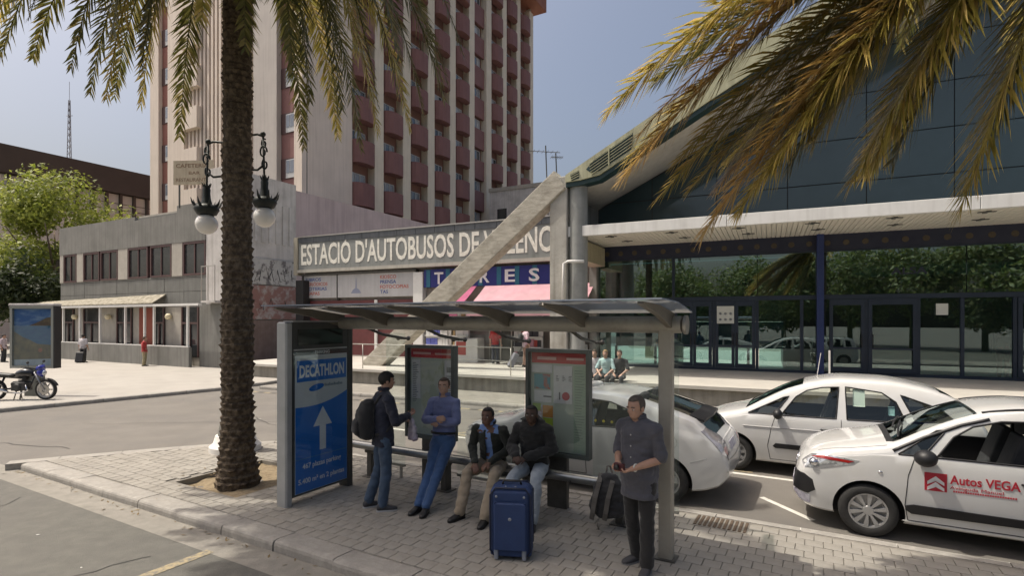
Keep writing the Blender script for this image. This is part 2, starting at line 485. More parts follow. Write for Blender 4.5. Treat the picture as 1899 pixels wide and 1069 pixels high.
for (ua, va), (ub, vb) in zip(ends[:-1], ends[1:]):
    a, b = S(ua, va), S(ub, vb); L = (b - a).length
    me = kerb_mesh(L); me.materials.append(M_kerb)
    o = bpy.data.objects.new('kerb_stone', me); COL.objects.link(o); o.parent = kerb_o
    d = b - a; o.location = (a + b) / 2; o.rotation_euler = (0, 0, math.atan2(d.y, d.x) + PI)
u = 9.7
km2 = kerb_mesh(.95, .16); km2.materials.append(M_kerb)
while u > -12:
    o = bpy.data.objects.new('kerb_stone', km2); COL.objects.link(o); o.parent = kerb_o
    o.location = S(u - .47, FARV + .03, random.uniform(-.006, .004)); o.rotation_euler = (0, 0, STREET + PI)
    u -= .95

# drain grate let into the paving near the parked car
dg = thing('drain_grate', 'rusty iron drain grate set in the paving behind the shelter post, by the white hatchback', 'drain grate', S(1.05, 7.02, ISL), STREET)
b = MB(); b.box(-.31, .31, -.2, .2, -.03, .004); b.build('frame', M_joint, dg)
rust = mat('rusty_iron', (.09, .065, .045), .8, (.14, .1, .07), 20, metal=.3)
for i in range(11):
    b = MB(); b.box(-.28 + i * .056 - .016, -.28 + i * .056 + .016, -.17, .17, .0045, .012); b.build('slat', rust, dg)

# plaza on the left
pl = [(-60, 10.9), (-24, 13.0), (-14.3, 15.2), (-10.6, 19.9), (-9.75, 21.6), (-9.5, 22.4), (-9.3, 60), (-70, 90)]
b = MB(); b.prism([(x, y) for x, y in pl], 'z', -.1, ISL)
plaza = structure(b.build('plaza', M_plaza))
kp = [Vector((x, y, 0)) for x, y in pl[:6]]
for a, c in zip(kp[:-1], kp[1:]):
    L = (c - a).length; n = max(1, round(L / 1.1)); d = (c - a).normalized()
    for i in range(n):
        p = a + (c - a) * (i + .5) / n
        if abs(p.x / p.y) > 1.05: continue
        me = kerb_mesh(L / n, .25, ISL + .006); me.materials.append(M_kerb)
        o = bpy.data.objects.new('kerb_stone', me); COL.objects.link(o); o.parent = plaza
        nrm = Vector((d.y, -d.x, 0)) * .03
        o.location = p + nrm; o.rotation_euler = (0, 0, math.atan2(d.y, d.x))
# patched and cracked asphalt
M_patch = mat('asphalt_patch', (.085, .083, .076), .9, (.11, .106, .096), 8, bump=.5, bscale=140)
def blot(cu, cv, ru, rv, seed, z, m, nm):
    q = random.Random(seed); b = MB(); n = 26; pts = []
    for k in range(n):
        a = 2 * PI * k / n; r = 1 + .28 * noise.noise(Vector((math.cos(a) * 2, math.sin(a) * 2, seed)))
        pts.append(S(cu + ru * r * math.cos(a), cv + rv * r * math.sin(a), z))
    b.quad(*pts); structure(b.build(nm, m, fix=False))
M_oil = mat('oil_stain', (.10, .096, .086), .7, (.13, .124, .11), 5)
for i, (cu, cv, ru, rv) in enumerate(((9.3, 1.9, .5, .22), (4.6, 8.7, .45, .3), (-1.6, 8.4, .5, .3), (10.6, 9.3, .6, .25))): blot(cu, cv, ru, rv, i + 3, .0075, M_oil, 'oil_stain')
b = MB()
def crack(pts, w, z):
    for p, q in zip(pts[:-1], pts[1:]):
        p = Vector((p.x, p.y, z)); q = Vector((q.x, q.y, z)); n = (q - p).normalized().cross(Vector((0, 0, 1))) * w
        b.quad(p - n, p + n, q + n, q - n)
for i, (u0, v0, u1, v1) in enumerate(((7.6, .6, 12.5, 3.1), (8.8, 1.9, 10.2, 3.4), (16, 6.5, 7, 12.5), (14, 9.5, 9.8, 8.2), (6.9, 1.4, 6.4, 3.3), (18, 3.8, 13.2, 5.2))):
    q = random.Random(i); pts = []
    for k in range(15):
        t = k / 14; pts.append(S(u0 + (u1 - u0) * t + q.uniform(-.06, .06), v0 + (v1 - v0) * t + q.uniform(-.07, .07)))
    crack(pts, q.uniform(.006, .011), .0085)
stuff(b.build('road_crack', mat('tar_crack', (.055, .053, .05), .8), fix=False))
# dry leaf scraps in the gutter and by the palm
b = MB()
for k in range(150):
    q = random.Random(k + 900); u, v = (q.uniform(1, 12), 3.98 - abs(q.gauss(0, .09))) if k < 90 else (7.9 + q.gauss(0, .7), 5.4 + q.gauss(0, .6))
    z = .012 if k < 90 else (.11 if PIT[0] < u < PIT[1] and PIT[2] < v < PIT[3] else ISL + .006); p = S(u, v, z); a = q.uniform(0, 6); r = q.uniform(.015, .05)
    d = Vector((math.cos(a), math.sin(a), q.uniform(-.05, .2))) * r; e = Vector((-math.sin(a), math.cos(a), q.uniform(0, .3))) * r * .28
    b.quad(p - d, p - e, p + d, p + e)
stuff(b.build('leaf_litter', mat('dry_leaf', (.2, .14, .06), .8, (.12, .085, .04), 20), fix=False))
# litter on the road: a few pale scraps
lit = MB()
for k in range(30):
    q = random.Random(k); p = S(q.uniform(2, 12), q.uniform(1.5, 3.4), .008) if k < 16 else S(q.uniform(6, 13), q.uniform(8.5, 13), .006)
    a = q.uniform(0, 6); r = q.uniform(.01, .03)
    lit.quad(*[p + Vector((math.cos(a + t) * r, math.sin(a + t) * r * .6, q.uniform(0, .006))) for t in (0, 1.5, 3.1, 4.6)])
stuff(lit.build('litter', M_white, fix=False))
# ================================================================== STATION
PZ = .69                                # platform level
st = thing('bus_station', 'bus station with sloping roof edge, white canopy, dark glass front and lettered fascia', 'bus station', G0, STN)
M_plat = mat('platform_paving', (.42, .40, .36), .75, (.49, .47, .425), 1.4, bump=.2, bscale=30, grime=(.28, .265, .235))
M_wallc = mat('platform_wall_concrete', (.22, .205, .175), .85, (.3, .285, .245), 2.0, bump=.4, bscale=30, streak=.5)
b = MB(); b.box(-15.2, 30, -5.38, 20, -.1, PZ - .1); b.build('platform_wall', M_wallc, st)
b = MB(); b.box(-15.25, 30, -5.5, 20, PZ - .096, PZ); b.build('platform_floor', M_plat, st)
for i in range(5):
    b = MB(); x = -15.26 - .34 * i; b.box(x - .34, x, -3.9, -.6, -.05, PZ - .005 - (i + 1) * .105); b.build('step', M_plat, st)
# pavement in front
b = MB(); b.prism([(p.x, p.y) for p in (G(-10.8, -7.6), G(30, -7.6), G(30, -5.39), G(-10.8, -5.39))], 'z', -.1, ISL)
fw = structure(b.build('pavement', M_gutter))
for i in range(40):
    o = bpy.data.objects.new('kerb_stone', km2); COL.objects.link(o); o.parent = fw
    o.location = G(-10.3 + i * .96, -7.62, .005); o.rotation_euler = (0, 0, STN)

# --- concrete post and raking strut
YC = -3.67
b = MB(); b.prism([(-.62, YC - .32), (.02, YC - .32), (.02, YC + .1), (-.1, YC + .35), (-.62, YC + .35)], 'z', PZ - .05, 7.62)
b.build('column', M_concrete, st, bevel=.03)
b = MB(); b.lathe([(.33, PZ), (.33, 7.3)], 20, (.32, YC + .05, 0)); b.build('column', mat('smooth_column_concrete', (.25, .26, .245), .7, (.31, .315, .3), 3, streak=.3), st, smooth=True, angle=40)
b = MB()
p0 = Vector((-8.75, YC - .1, PZ - .15)); p1 = Vector((-.35, YC - .1, 7.35)); d = (p1 - p0).normalized(); up = Vector((-d.z, 0, d.x))
def strut_poly():
    return [p0 + up * .37, p0 - up * .37, p1 - up * .35 + d * .15, p1 + up * .42 + d * .25]
b.prism([(p.x, p.z) for p in strut_poly()], 'y', YC - .42, YC + .2)
b.build('raking_strut', mat('strut_concrete', (.52, .49, .415), .9, (.34, .315, .26), 2.2, bump=.8, bscale=18, stretch=(1, 1, 4), grime=(.2, .185, .15), grime_scale=1.6), st, bevel=.03)

# --- roof: edge beam with louvred ends, soffit, slab
SL = .535
def edge_z(t): return 7.62 + SL * t + .05 * math.sin(min(1, t / 20) * PI)
M_edge = mat('roof_edge_paint', (.40, .395, .25), .75, (.46, .455, .31), 1.2, streak=.5, grime=(.2, .2, .14))
M_soffit = mat('roof_soffit', (.46, .43, .36), .8, (.52, .49, .42), 1.0, streak=.2)
M_teal_edge = mat('dark_green_metal', (.015, .04, .04), .4)
T = [0.0, .5, 1.2, 2, 3, 4.5, 6, 8, 10, 13, 16, 20]
def ribbon(name, f0, f1, m, y0, y1, thick=0, ts=T):
    """strip along the slope between heights f0(t) and f1(t), slab from y0 to y1"""
    b = MB(); vs = []
    for t in ts: vs += [(t, y0, f0(t)), (t, y1, f0(t)), (t, y1, f1(t)), (t, y0, f1(t))]
    fs = []
    for i in range(len(ts) - 1):
        for k in range(4): fs.append((i * 4 + k, i * 4 + (k + 1) % 4, i * 4 + 4 + (k + 1) % 4, i * 4 + 4 + k))
    n = len(ts) * 4 - 4; fs += [(3, 2, 1, 0), (n, n + 1, n + 2, n + 3)]
    b.add(vs, fs); return b.build(name, m, st)
EB = .78
ribbon('roof_edge', lambda t: edge_z(t) - min(EB, .25 + t * .5), edge_z, M_edge, YC - .42, YC + .1)
ribbon('roof_edge_trim', lambda t: edge_z(t) - min(EB, .25 + t * .5) - .16, lambda t: edge_z(t) - min(EB, .25 + t * .5) - .004, M_teal_edge, YC - .36, YC + .1)
# soffit curves down and back to the head of the glass gable
def gable_z(t): return 7.15 + .485 * t
b = MB(); vs = []; NS = 8
for t in T:
    z0 = edge_z(t) - min(EB, .25 + t * .5) - .16; z1 = gable_z(t)
    for k in range(NS + 1):
        s = k / NS; y = YC + .1 + (0 - YC - .1 - .02) * s
        vs.append((t, y, z0 + (z1 - z0) * s - .28 * math.sin(PI * s) * (1 if t > .4 else .3)))
b.add(vs, [(i * (NS + 1) + k, (i + 1) * (NS + 1) + k, (i + 1) * (NS + 1) + k + 1, i * (NS + 1) + k + 1) for i in range(len(T) - 1) for k in range(NS)])
b.build('soffit', M_soffit, st, smooth=True)
ribbon('roof', lambda t: edge_z(t) - .3, lambda t: edge_z(t) - .02, M_edge, YC + .11, 1.2)  # slab stops short so the added court behind stays open to the sun
# louvre grilles in the roof edge
def on_edge(t, w): return Vector((t, YC - .425, edge_z(t) - w))
gr = MB()
gr.add([on_edge(.75, .30), on_edge(1.0, .16), on_edge(2.35, .14), on_edge(2.3, .66), on_edge(1.2, .66), on_edge(.9, .5)], [(0, 1, 2, 3, 4, 5)])
gr.add([on_edge(.18, .1), on_edge(.5, .16), on_edge(.5, .44), on_edge(.22, .34)], [(0, 1, 2, 3)])
vent = gr.build('vent_opening', M_teal_edge, st)
for k in range(5):
    s = .18 + .1 * k; b = MB(); b.bar(on_edge(.85 + .02 * k, s + .02) - Vector((0, .02, 0)), on_edge(2.33, s) - Vector((0, .02, 0)), .03, .018); b.build('louvre_slat', M_edge, vent)
b = MB(); b.bar(on_edge(1.55, .1) - Vector((0, .03, 0)), on_edge(1.55, .7) - Vector((0, .03, 0)), .04, .05, up=(0, 1, 0)); b.build('louvre_slat', M_edge, vent)
for k in range(3):
    b = MB(); b.bar(on_edge(.2, .15 + .08 * k) - Vector((0, .02, 0)), on_edge(.5, .2 + .08 * k) - Vector((0, .02, 0)), .03, .02); b.build('louvre_slat', M_edge, vent)

# --- side wall above the canopy's left end
b = MB(); b.box(-.13, -.01, YC + .4, -.02, 5.0, 7.2); b.build('side_wall', M_conc_dark, st)
b = MB(); b.box(-.25, .35, YC + 1.0, -.3, 4.75, 5.48); b.build('canopy_corbel', mat('corbel_paint', (.42, .38, .26), .8, (.36, .33, .23), 3, streak=.3), st)
b = MB(); b.box(-.3, .0, -.3, .3, PZ, 5.0); b.build('corner_post', M_conc_dark, st)

# --- canopy
M_can = mat('canopy_white', (.80, .795, .76), .5, (.72, .715, .68), 1.5, streak=.22)
M_slat = mat('soffit_slat', (.78, .74, .64), .55, (.72, .68, .59), .8)
for x0, x1 in ((-.45, 5.2), (5.215, 11.4), (11.415, 18), (18.015, 24)):
    b = MB(); b.box(x0, x1, -3.86, -3.70, 5.50, 5.86); b.build('fascia', M_can, st, bevel=.012)
b = MB(); b.box(-.45, 24, -3.69, .05, 5.62, 5.84); b.build('canopy_slab', M_can, st)
sm = MB(); sm.box(-.065, .065, -3.68, -.1, -.035, 0); sme = sm.mesh('soffit_slat'); sme.materials.append(M_slat)
ks = 0; rest = MB(); x = -.36
while x < 24:
    if ks < 130:
        o = bpy.data.objects.new('soffit_slat', sme); COL.objects.link(o); o.parent = st; o.location = (x, 0, 5.605)
    else: rest.box(x - .065, x + .065, -3.68, -.1, 5.57, 5.605)
    x += .15; ks += 1
stuff(rest.build('soffit_slat', M_slat, st))
b = MB()
for i in range(7):
    for y in (-2.9, -1.5):
        b = MB(); x = 1.3 + i * 2.1 + (.25 if y > -2 else 0)
        b.box(x - .2, x + .2, y - .05, y + .05, 5.552, 5.569); b.box(x - .05, x + .05, y - .2, y + .2, 5.550, 5.568); b.build('recessed_light', M_steel_dark, st)

# --- glass front
M_navy = mat('navy_frame', (.012, .022, .042), .4, (.016, .028, .05), 2)
M_blue = mat('blue_post', (.018, .035, .13), .4)
M_glz = glass('hall_glass', (.55, .74, .73), .20, dirt=.02)
M_glz_t = glass('transom_glass', (.36, .62, .62), .42, dirt=.02)
M_teal = mat('teal_spandrel_glass', (.045, .076, .084), .07, (.056, .09, .10), .6, spec=.75)
b = MB(); b.box(-.02, 24, -.12, .1, 5.02, 5.615); hb = b.build('header_band', mat('dark_header', (.012, .016, .04), .5, (.02, .025, .05), 2), st)
M_dot = mat('ochre_disc', (.07, .055, .035), .6)
for i in range(30):
    b = MB(); b.lathe([(0, -.012), (.09, -.012), (.10, 0)], 14, (.4 + i * .56, -.121, 5.27), axis='y'); b.build('roundel', M_dot, hb)
MUL = [0, 3.02, 4.5, 6.0, 7.45, 8.02, 9.4, 10.85, 12.0, 13.3, 15, 16.6, 18.2, 20, 22, 24]
for i, x in enumerate(MUL):
    if i == 0: continue
    b = MB(); b.box(x - .05, x + .05, -.06, .06, PZ, 3.3 if i != 1 else 5.0); b.build('door_post', M_navy, st)
b = MB(); b.box(0, 24, -.08, .08, 3.31, 3.46); b.build('transom_bar', M_navy, st)
b = MB(); b.box(0, 24, -.08, .08, 4.98, 5.018); b.build('transom_bar', M_navy, st)
b = MB(); b.box(0, 24, -.05, .05, PZ, PZ + .1); b.build('sill', M_navy, st)
for x0, x1 in ((.0, 3.0), (3.06, 6.0), (6.02, 8.0), (8.04, 12.1), (12.13, 15.5), (15.53, 19.5), (19.53, 24)):
    b = MB(); b.box(x0, x1, -.006, .006, 3.47, 4.975); b.build('transom_pane', M_glz_t, st)
for x0, x1 in zip(MUL[:-1], MUL[1:]):
    b = MB(); b.box(x0 + .06, x1 - .06, -.006, .006, PZ + .11, 3.30); b.build('glass_pane', M_glz, st)
# double doors: frames, crossbar, pull handles
def door(x0, x1):
    b = MB()
    for a in (x0, x1 - .11): b.box(a, a + .11, -.1, -.062, PZ + .11, 3.3)
    b.box(x0 + .11, x1 - .11, -.1, -.062, 3.1, 3.3); b.box(x0 + .11, x1 - .11, -.1, -.062, PZ + .11, PZ + .26); b.box(x0 + .11, x1 - .11, -.1, -.062, 1.58, 1.64)
    o = b.build('door', M_navy, st)
    return o
for x0, x1, hx in ((3.06, 3.75, .62), (3.76, 4.44, .06), (4.56, 5.24, .62), (5.25, 5.94, .06), (8.3, 9.35, .95), (9.45, 10.8, .12), (13.36, 14.1, .62), (14.12, 14.94, .06)):
    o = door(x0, x1)
    b = MB(); b.tube([(x0 + hx, -.1, 1.65), (x0 + hx, -.17, 1.7), (x0 + hx, -.17, 2.05), (x0 + hx, -.1, 2.1)], .018, 8); b.build('handle', M_black, o, smooth=True)
# notices stuck on the glass
for x0, x1, z0, z1, nm in ((4.62, 5.22, 2.45, 3.1, 'notice'), (11.3, 11.62, 2.75, 3.12, 'notice')):
    b = MB(); b.box(x0, x1, -.112, -.108, z0, z1); o = b.build(nm, mat('paper_white', (.62, .63, .58), .7), st)
    if x1 - x0 > .5:
        for i in range(3):
            for j in range(2):
                b = MB(); b.lathe([(0, -.003), (.05, -.003)], 10, (x0 + .12 + .18 * i, -.1125, z0 + .15 + .22 * j), axis='y'); b.build('pictogram', mat('print_grey', (.3, .32, .33), .7), o)
# blue post carrying the canopy
b = MB(); b.box(7.9, 8.12, -.34, -.13, PZ, 5.6); b.build('blue_post', M_blue, st, bevel=.01)
b = MB(); b.box(7.985, 8.03, -3.45, -3.40, PZ, PZ + 1.0); b.build('bollard_post', M_white, st)
# company name on a pale band in the transom
b = MB(); b.box(9.0, 13.5, .03, .036, 4.05, 4.42); bd = b.build('glass_band', mat('frosted_band', (.12, .16, .16), .5), st)
text('lettering', 'ALSA', mat('alsa_blue', (.012, .018, .04), .5), bd, (10.1, -.012, 4.12), .22, 1.0, bold=.02)
# gable of dark blue-green glass panels
xs = [0, 2.2, 4.6, 7.0, 9.4, 11.8, 14.2, 16.6, 19, 21.4]
zs = [5.9, 7.35, 8.85, 10.35, 11.85, 13.35, 14.85, 16.5]
for x0, x1 in zip(xs[:-1], xs[1:]):
    for z0, z1 in zip(zs[:-1], zs[1:]):
        poly = [(x0, z0), (x1, z0), (x1, z1), (x0, z1)]
        # clip under the gable line
        out = []
        for (ax, az), (bx, bz) in zip(poly, poly[1:] + poly[:1]):
            fa = gable_z(ax) - .03 - az; fb = gable_z(bx) - .03 - bz
            if fa >= 0: out.append((ax, az))
            if (fa >= 0) != (fb >= 0):
                s = fa / (fa - fb); out.append((ax + (bx - ax) * s, az + (bz - az) * s))
        if len(out) < 3: continue
        cx = sum(p[0] for p in out) / len(out); cz = sum(p[1] for p in out) / len(out)
        out = [(x + (.014 if x < cx else -.014), z + (.016 if z < cz else -.016)) for x, z in out]
        b = MB(); y = random.uniform(-.004, .004); b.prism(out, 'y', -.03 + y, .0 + y); b.build('gable_panel', M_teal, st)
b = MB(); b.prism([(-.2, 5.85), (21.4, 5.85), (21.4, gable_z(21.4) + .3), (-.2, gable_z(-.2) + .3)], 'y', .03, .08); b.build('gable_frame', M_black, st)

# --- hall interior
M_in = mat('hall_wall', (.09, .095, .09), .8)
b = MB(); b.box(0.02, 24, .3, 1.6, 5.03, 5.2); b.box(6.95, 24, 1.601, 15, 5.03, 5.2); b.build('hall_ceiling', M_in, st)
b = MB(); b.box(0.02, .1, .12, 1.6, PZ, 5.0); b.build('hall_wall', M_in, st)
b = MB(); b.box(.11, 6.9, 1.61, 1.68, 2.52, 5.0); b.build('added_dark_screen', M_in, st)  # dark screen added to keep the view above the counter dim
b = MB(); b.box(.3, 6.9, 1.7, 1.8, 1.45, 2.5); b.build('counter_panel', mat('counter_blue', (.02, .08, .13), .5, emit=0), st)
b = MB(); b.box(6.9, 23.5, 6.0, 6.2, PZ, 5.0); b.box(6.9, 7.0, 1.85, 5.99, PZ, 5.0); b.build('hall_wall', M_in, st)
b = MB(); b.box(-.2, 9, .2, 15, PZ + .001, PZ + .006); b.build('added_court_floor', mat('added_court_paving', (.46, .44, .39), .8, (.40, .38, .335), 1.5), st)  # roofless court added so sun reaches the floor behind the doors
for x in (.3, 2.0, 2.9, 4.2, 5.65):
    b = MB(); b.box(x - .05, x + .05, 1.71, 1.79, PZ, 1.445); b.build('counter_leg', M_navy, st)
M_bright = mat('yard_wall', (.6, .57, .5), .8)
b = MB(); b.box(-2, 14, 14, 14.3, PZ + .007, 2.6); b.build('yard_wall', M_bright, st)
for x in (.9, 2.2):
    b = MB(); b.box(x, x + .45, 5.0, 5.5, PZ, 1.5); b.build('hall_machine', mat('machine_tan', (.3, .25, .16), .6), st)

# --- lettered fascia over the shops
M_sign = mat('sign_grey', (.2, .21, .2), .6, (.25, .26, .25), .8, streak=.35)
M_signd = mat('sign_upper_grey', (.085, .095, .105), .5, (.12, .13, .14), .7, streak=.4)
SX0, SX1 = -16.75, -.3
sgn = MB(); sgn.box(SX0, SX1, -.1, .3, 5.28, 6.72); sg = sgn.build('sign_fascia', M_sign, st)
n = 15
for i in range(n):
    a = SX0 + (SX1 - SX0) * i / n; c = SX0 + (SX1 - SX0) * (i + 1) / n
    b = MB(); b.box(a + .01, c - .01, -.13, .3, 6.724, 7.02); b.build('panel', M_signd, sg)
b = MB(); b.box(SX0 - .02, SX1, -.18, .32, 7.024, 7.08); b.build('coping', M_steel, sg)
b = MB(); b.box(SX0 - .02, SX1, -.2, .3, 5.12, 5.276); b.build('lower_trim', mat('sign_trim', (.42, .40, .35), .6, streak=.3), sg)
b = MB(); b.box(SX0 - .32, SX0 - .03, -.15, .3, 5.0, 7.05); b.build('end_post', mat('end_post_cream', (.36, .33, .26), .7, streak=.4), sg)
M_let = mat('sign_letter_cream', (.80, .78, .70), .6, (.68, .66, .58), 6, streak=.2)
text('lettering', "ESTACI\u00d3 D'AUTOBUSOS DE VAL\u00c8NCIA", M_let, sg, (SX0 + .2, -.1, 5.56), 1.06, 15.35, bold=.018, depth=.03)
# wall above the shops
b = MB(); b.box(SX0, -.3, .35, .5, PZ, 7.0); b.build('shop_wall', mat('shop_wall_paint', (.33, .3, .27), .8, (.26, .235, .21), 2, streak=.3), st)
# kiosk sign
b = MB(); b.box(-16.6, -9.25, .12, .3, 3.75, 4.95); ks_ = b.build('kiosk_sign', mat('kiosk_sign_white', (.50, .49, .49), .6, (.44, .43, .43), 1, streak=.2), st)
for x in (-16.72, -14.25, -9.22):
    b = MB(); b.box(x, x + .06, .09, .3, 3.6, 5.0); b.build('frame_bar', M_steel_dark, ks_)
b = MB(); b.box(-16.72, -9.16, .02, .3, 4.96, 5.06); b.build('frame_bar', M_steel_dark, ks_)
red = mat('print_red', (.42, .12, .09), .6); blu = mat('print_blue', (.07, .10, .26), .6); wht = mat('print_white', (.7, .7, .7), .6)
for i, (s, m, w) in enumerate((('LIBROS', blu, 1.05), ('PERI\u00d3DICOS', red, 1.5), ('LOTERIAS', blu, 1.45), ('MAPAS', red, .95))):
    text('lettering', s, m, ks_, (-16.4, .118, 4.66 - i * .25), .17, w, depth=.006, bold=.02)
for i, (s, m, w) in enumerate((('KIOSCO', red, 1.0), ('PRENSA', blu, 1.0), ('FOTOCOPIAS', red, 1.75), ('TAS', blu, .5))):
    text('lettering', s, m, ks_, (-11.4, .118, 4.66 - i * .25), .17, w, depth=.006, bold=.02)
b = MB(); b.add([(-13.3, .115, 3.95), (-12.6, .115, 3.95), (-12.75, .115, 4.15), (-12.9, .115, 4.22), (-12.93, .115, 4.75), (-12.97, .115, 4.75), (-13.0, .115, 4.22), (-13.15, .115, 4.15)], [tuple(range(8))])
b.build('tower_emblem', mat('print_grey_blue', (.25, .27, .36), .7), ks_, fix=False)
# blue sign with separate white letters
b = MB(); b.box(-8.7, -.7, .05, .3, 4.14, 5.0); ts = b.build('shop_sign', mat('sign_navy', (.015, .02, .16), .45), st)
M_tstripe = mat('sign_stripe_teal', (.02, .13, .2), .45)
for x in (-8.55, -7.45, -6.55, -5.7, -4.75, -3.85, -3.0):
    b = MB(); b.box(x, x + .22, .035, .048, 4.15, 4.99); b.build('stripe', M_tstripe, ts)
for s, px in (('T', 813), ('O', 856), ('R', 898), ('E', 945), ('S', 990)):
    k = (px - 949.5) / 1010; t = (k * 22.6 - 3.59) / (.905 + k * .425)
    text('lettering', s, wht, ts, (t, .03, 4.30), .54, .5, depth=.02, bold=.02, align='CENTER')
# awnings
def awning(x0, x1, m, lab=None):
    b = MB(); y0, y1 = -.02, -1.75; z0, z1 = 4.12, 3.05
    vs = []
    n = 6
    for i in range(n + 1):
        s = i / n; sag = -.05 * math.sin(PI * s)
        for x in (x0, x1): vs += [(x, y0 + (y1 - y0) * s, z0 + (z1 - z0) * s + sag)]
    fs = [(2 * i, 2 * i + 1, 2 * i + 3, 2 * i + 2) for i in range(n)]
    vs += [(x0, y1, z1 - .3), (x1, y1, z1 - .3)]; fs.append((2 * n, 2 * n + 1, 2 * n + 3, 2 * n + 2))
    b.add(vs, fs)
    o = b.build('awning', m, st, fix=False)
    sm_ = o.modifiers.new('thickness', 'SOLIDIFY'); sm_.thickness = .015
    fr = MB(); fr.tube([(x0, y1, z1 + .02), (x1, y1, z1 + .02)], .025, 8); fr.build('awning_rail', M_white, o)
    return o
a1 = awning(-7.9, -5.75, mat('awning_shaded_magenta', (.38, .09, .18), .85, (.30, .07, .14), 2.5)); a1['label'] = 'awning in a shaded magenta'  # shade on this awning is put into its deeper colour
a2 = awning(-5.3, -.15, mat('awning_pink', (.52, .30, .34), .85, (.44, .25, .29), 2.5, grime=(.38, .25, .27))); a2['label'] = 'pale pink awning'
# shop fronts
def racks(x0, x1, y, cols, seed):
    q = random.Random(seed)
    b = MB(); b.box(x0, x1, y, y + .06, PZ, 3.1); rk = b.build('magazine_rack', M_white, st)
    for r in range(6):
        z = PZ + .25 + r * .45
        b = MB(); b.box(x0, x1, y - .12, y - .002, z - .04, z); b.build('shelf', M_white, rk)
        x = x0 + .04
        mbs = {}
        while x < x1 - .2:
            w = q.uniform(.14, .28); h = q.uniform(.22, .34)
            m = q.choice(cols); mb = mbs.setdefault(m.name, (MB(), m))[0]
            mb.box(x, x + w - .02, y - .05 - q.uniform(0, .03), y - .01, z + .003, z + h); x += w
        for mb, m in mbs.values(): stuff(mb.build('magazine', m, rk))
cm = [mat('cover_red', (.4, .06, .05), .6), mat('cover_white', (.6, .6, .58), .6), mat('cover_dark', (.04, .04, .05), .6), mat('cover_pink', (.5, .25, .3), .6), mat('cover_blue', (.1, .12, .4), .6), mat('cover_tan', (.35, .25, .12), .6)]
M_maroon = mat('maroon_panel', (.10, .025, .025), .6, (.13, .035, .035), 2)
b = MB(); b.box(-16.5, -9.4, .2, .34, PZ, 3.6); b.build('kiosk_front', M_maroon, st)
b = MB(); b.box(-16.75, -16.2, -.3, .18, PZ, 4.7); b.build('kiosk_post', M_black, st)
b = MB(); b.box(-11.75, -11.6, .1, .19, PZ, 3.6); b.build('kiosk_post', M_white, st)
b = MB(); b.box(-9.3, -8.75, .0, .34, PZ, 4.9); b.build('shop_pier', M_white, st)
racks(-8.6, -7.2, .1, [cm[4], cm[4], cm[1]], 1); racks(-7.1, -6.2, .1, [cm[5], cm[5], cm[1]], 2); racks(-3.9, -2.5, .05, cm[:4], 4); racks(-2.0, -.5, -.1, [cm[1], cm[2], cm[1], cm[3]], 5)
b = MB(); b.cbox(-6.5, -5.3, -.75, -.1, PZ, 1.75, .03); mc = b.build('vending_cabinet', M_white, st)
b = MB(); b.box(-6.4, -5.9, -.76, -.752, 1.0, 1.6); b.build('display', cm[0], mc)
b = MB(); b.box(-5.15, -4.0, .1, .3, PZ, 3.1); b.build('shop_door', mat('shop_door_glass', (.05, .05, .045), .15), st)
for x in (-5.15, -4.6, -4.05):
    b = MB(); b.box(x, x + .06, .06, .098, PZ, 3.1); b.build('door_frame', M_steel, st)
# handrail on the platform edge
rl = thing('handrail', 'thin grey handrail running along the edge of the raised station platform', 'handrail', G(0, -5.3, PZ), STN)
b = MB(); b.tube([(-10, 0, .95), (-1.5, 0, .95)], .02, 8); b.tube([(-10, 0, .5), (-1.5, 0, .5)], .014, 8); b.build('rail', M_steel, rl, smooth=True)
for i in range(5):
    b = MB(); b.tube([(-10 + i * 2.12, 0, 0), (-10 + i * 2.12, 0, .95)], .018, 8); b.build('post', M_steel, rl, smooth=True)
# curved white pipe bracket on the column
b = MB(); b.tube([(.65, YC - .35, 4.6), (.1, YC - .4, 4.62), (-.05, YC - .42, 4.55), (-.1, YC - .42, 3.0)], .05, 10); b.build('pipe', M_white, st, smooth=True)
# ================================================================== LEFT BUILDING (cafeteria wing)
LB = R(-27.7); L0 = Vector((-14.66, 27.7, 0))
lb = thing('cafeteria_building', 'two-storey grey panelled building with maroon window frames, left of the palm trunk', 'building', L0, LB)
M_grey = mat('grey_render', (.17, .167, .152), .8, (.22, .215, .198), .9, bump=.2, bscale=20, streak=.4, grime=(.14, .14, .125), grime_scale=.6)
M_grey2 = mat('grey_panel', (.145, .145, .133), .75, (.185, .185, .17), 1.2, streak=.3)
M_pale = mat('pale_pier', (.42, .39, .34), .8, (.36, .335, .29), 2, streak=.25)
M_whitew = mat('whitish_render', (.58, .555, .53), .85, (.5, .475, .45), 1, streak=.4, grime=(.3, .28, .26))
M_mauve = mat('mauve_render', (.5, .41, .41), .85, (.44, .36, .36), .8, streak=.3)
M_mar = mat('maroon_frame', (.085, .045, .042), .5)
M_dglass = mat('dark_window_glass', (.03, .034, .036), .06, (.05, .053, .055), .7, spec=.8)
H1 = 8.5
b = MB(); b.box(-16.6, -1.45, .15, 12, .1, 8.45); b.build('wall', M_grey2, lb)
# upper band, parapet
b = MB(); b.box(-16.7, -8.0, -.02, .149, 6.75, 8.5); b.build('parapet', M_grey, lb)
b = MB(); b.box(-7.99, -3.95, -.02, .149, 6.75, 8.30); b.build('parapet', M_grey, lb)
b = MB(); b.box(-3.94, -1.46, -.02, .149, 6.75, 8.75); b.build('parapet', M_grey, lb)
for i in range(3):
    b = MB(); b.box(-7.98, -3.96, .2 + .3 * i, .3 + .3 * i, 8.46 + .06 * i, 8.56 + .06 * i); b.build('roof_rail', M_pale, lb)
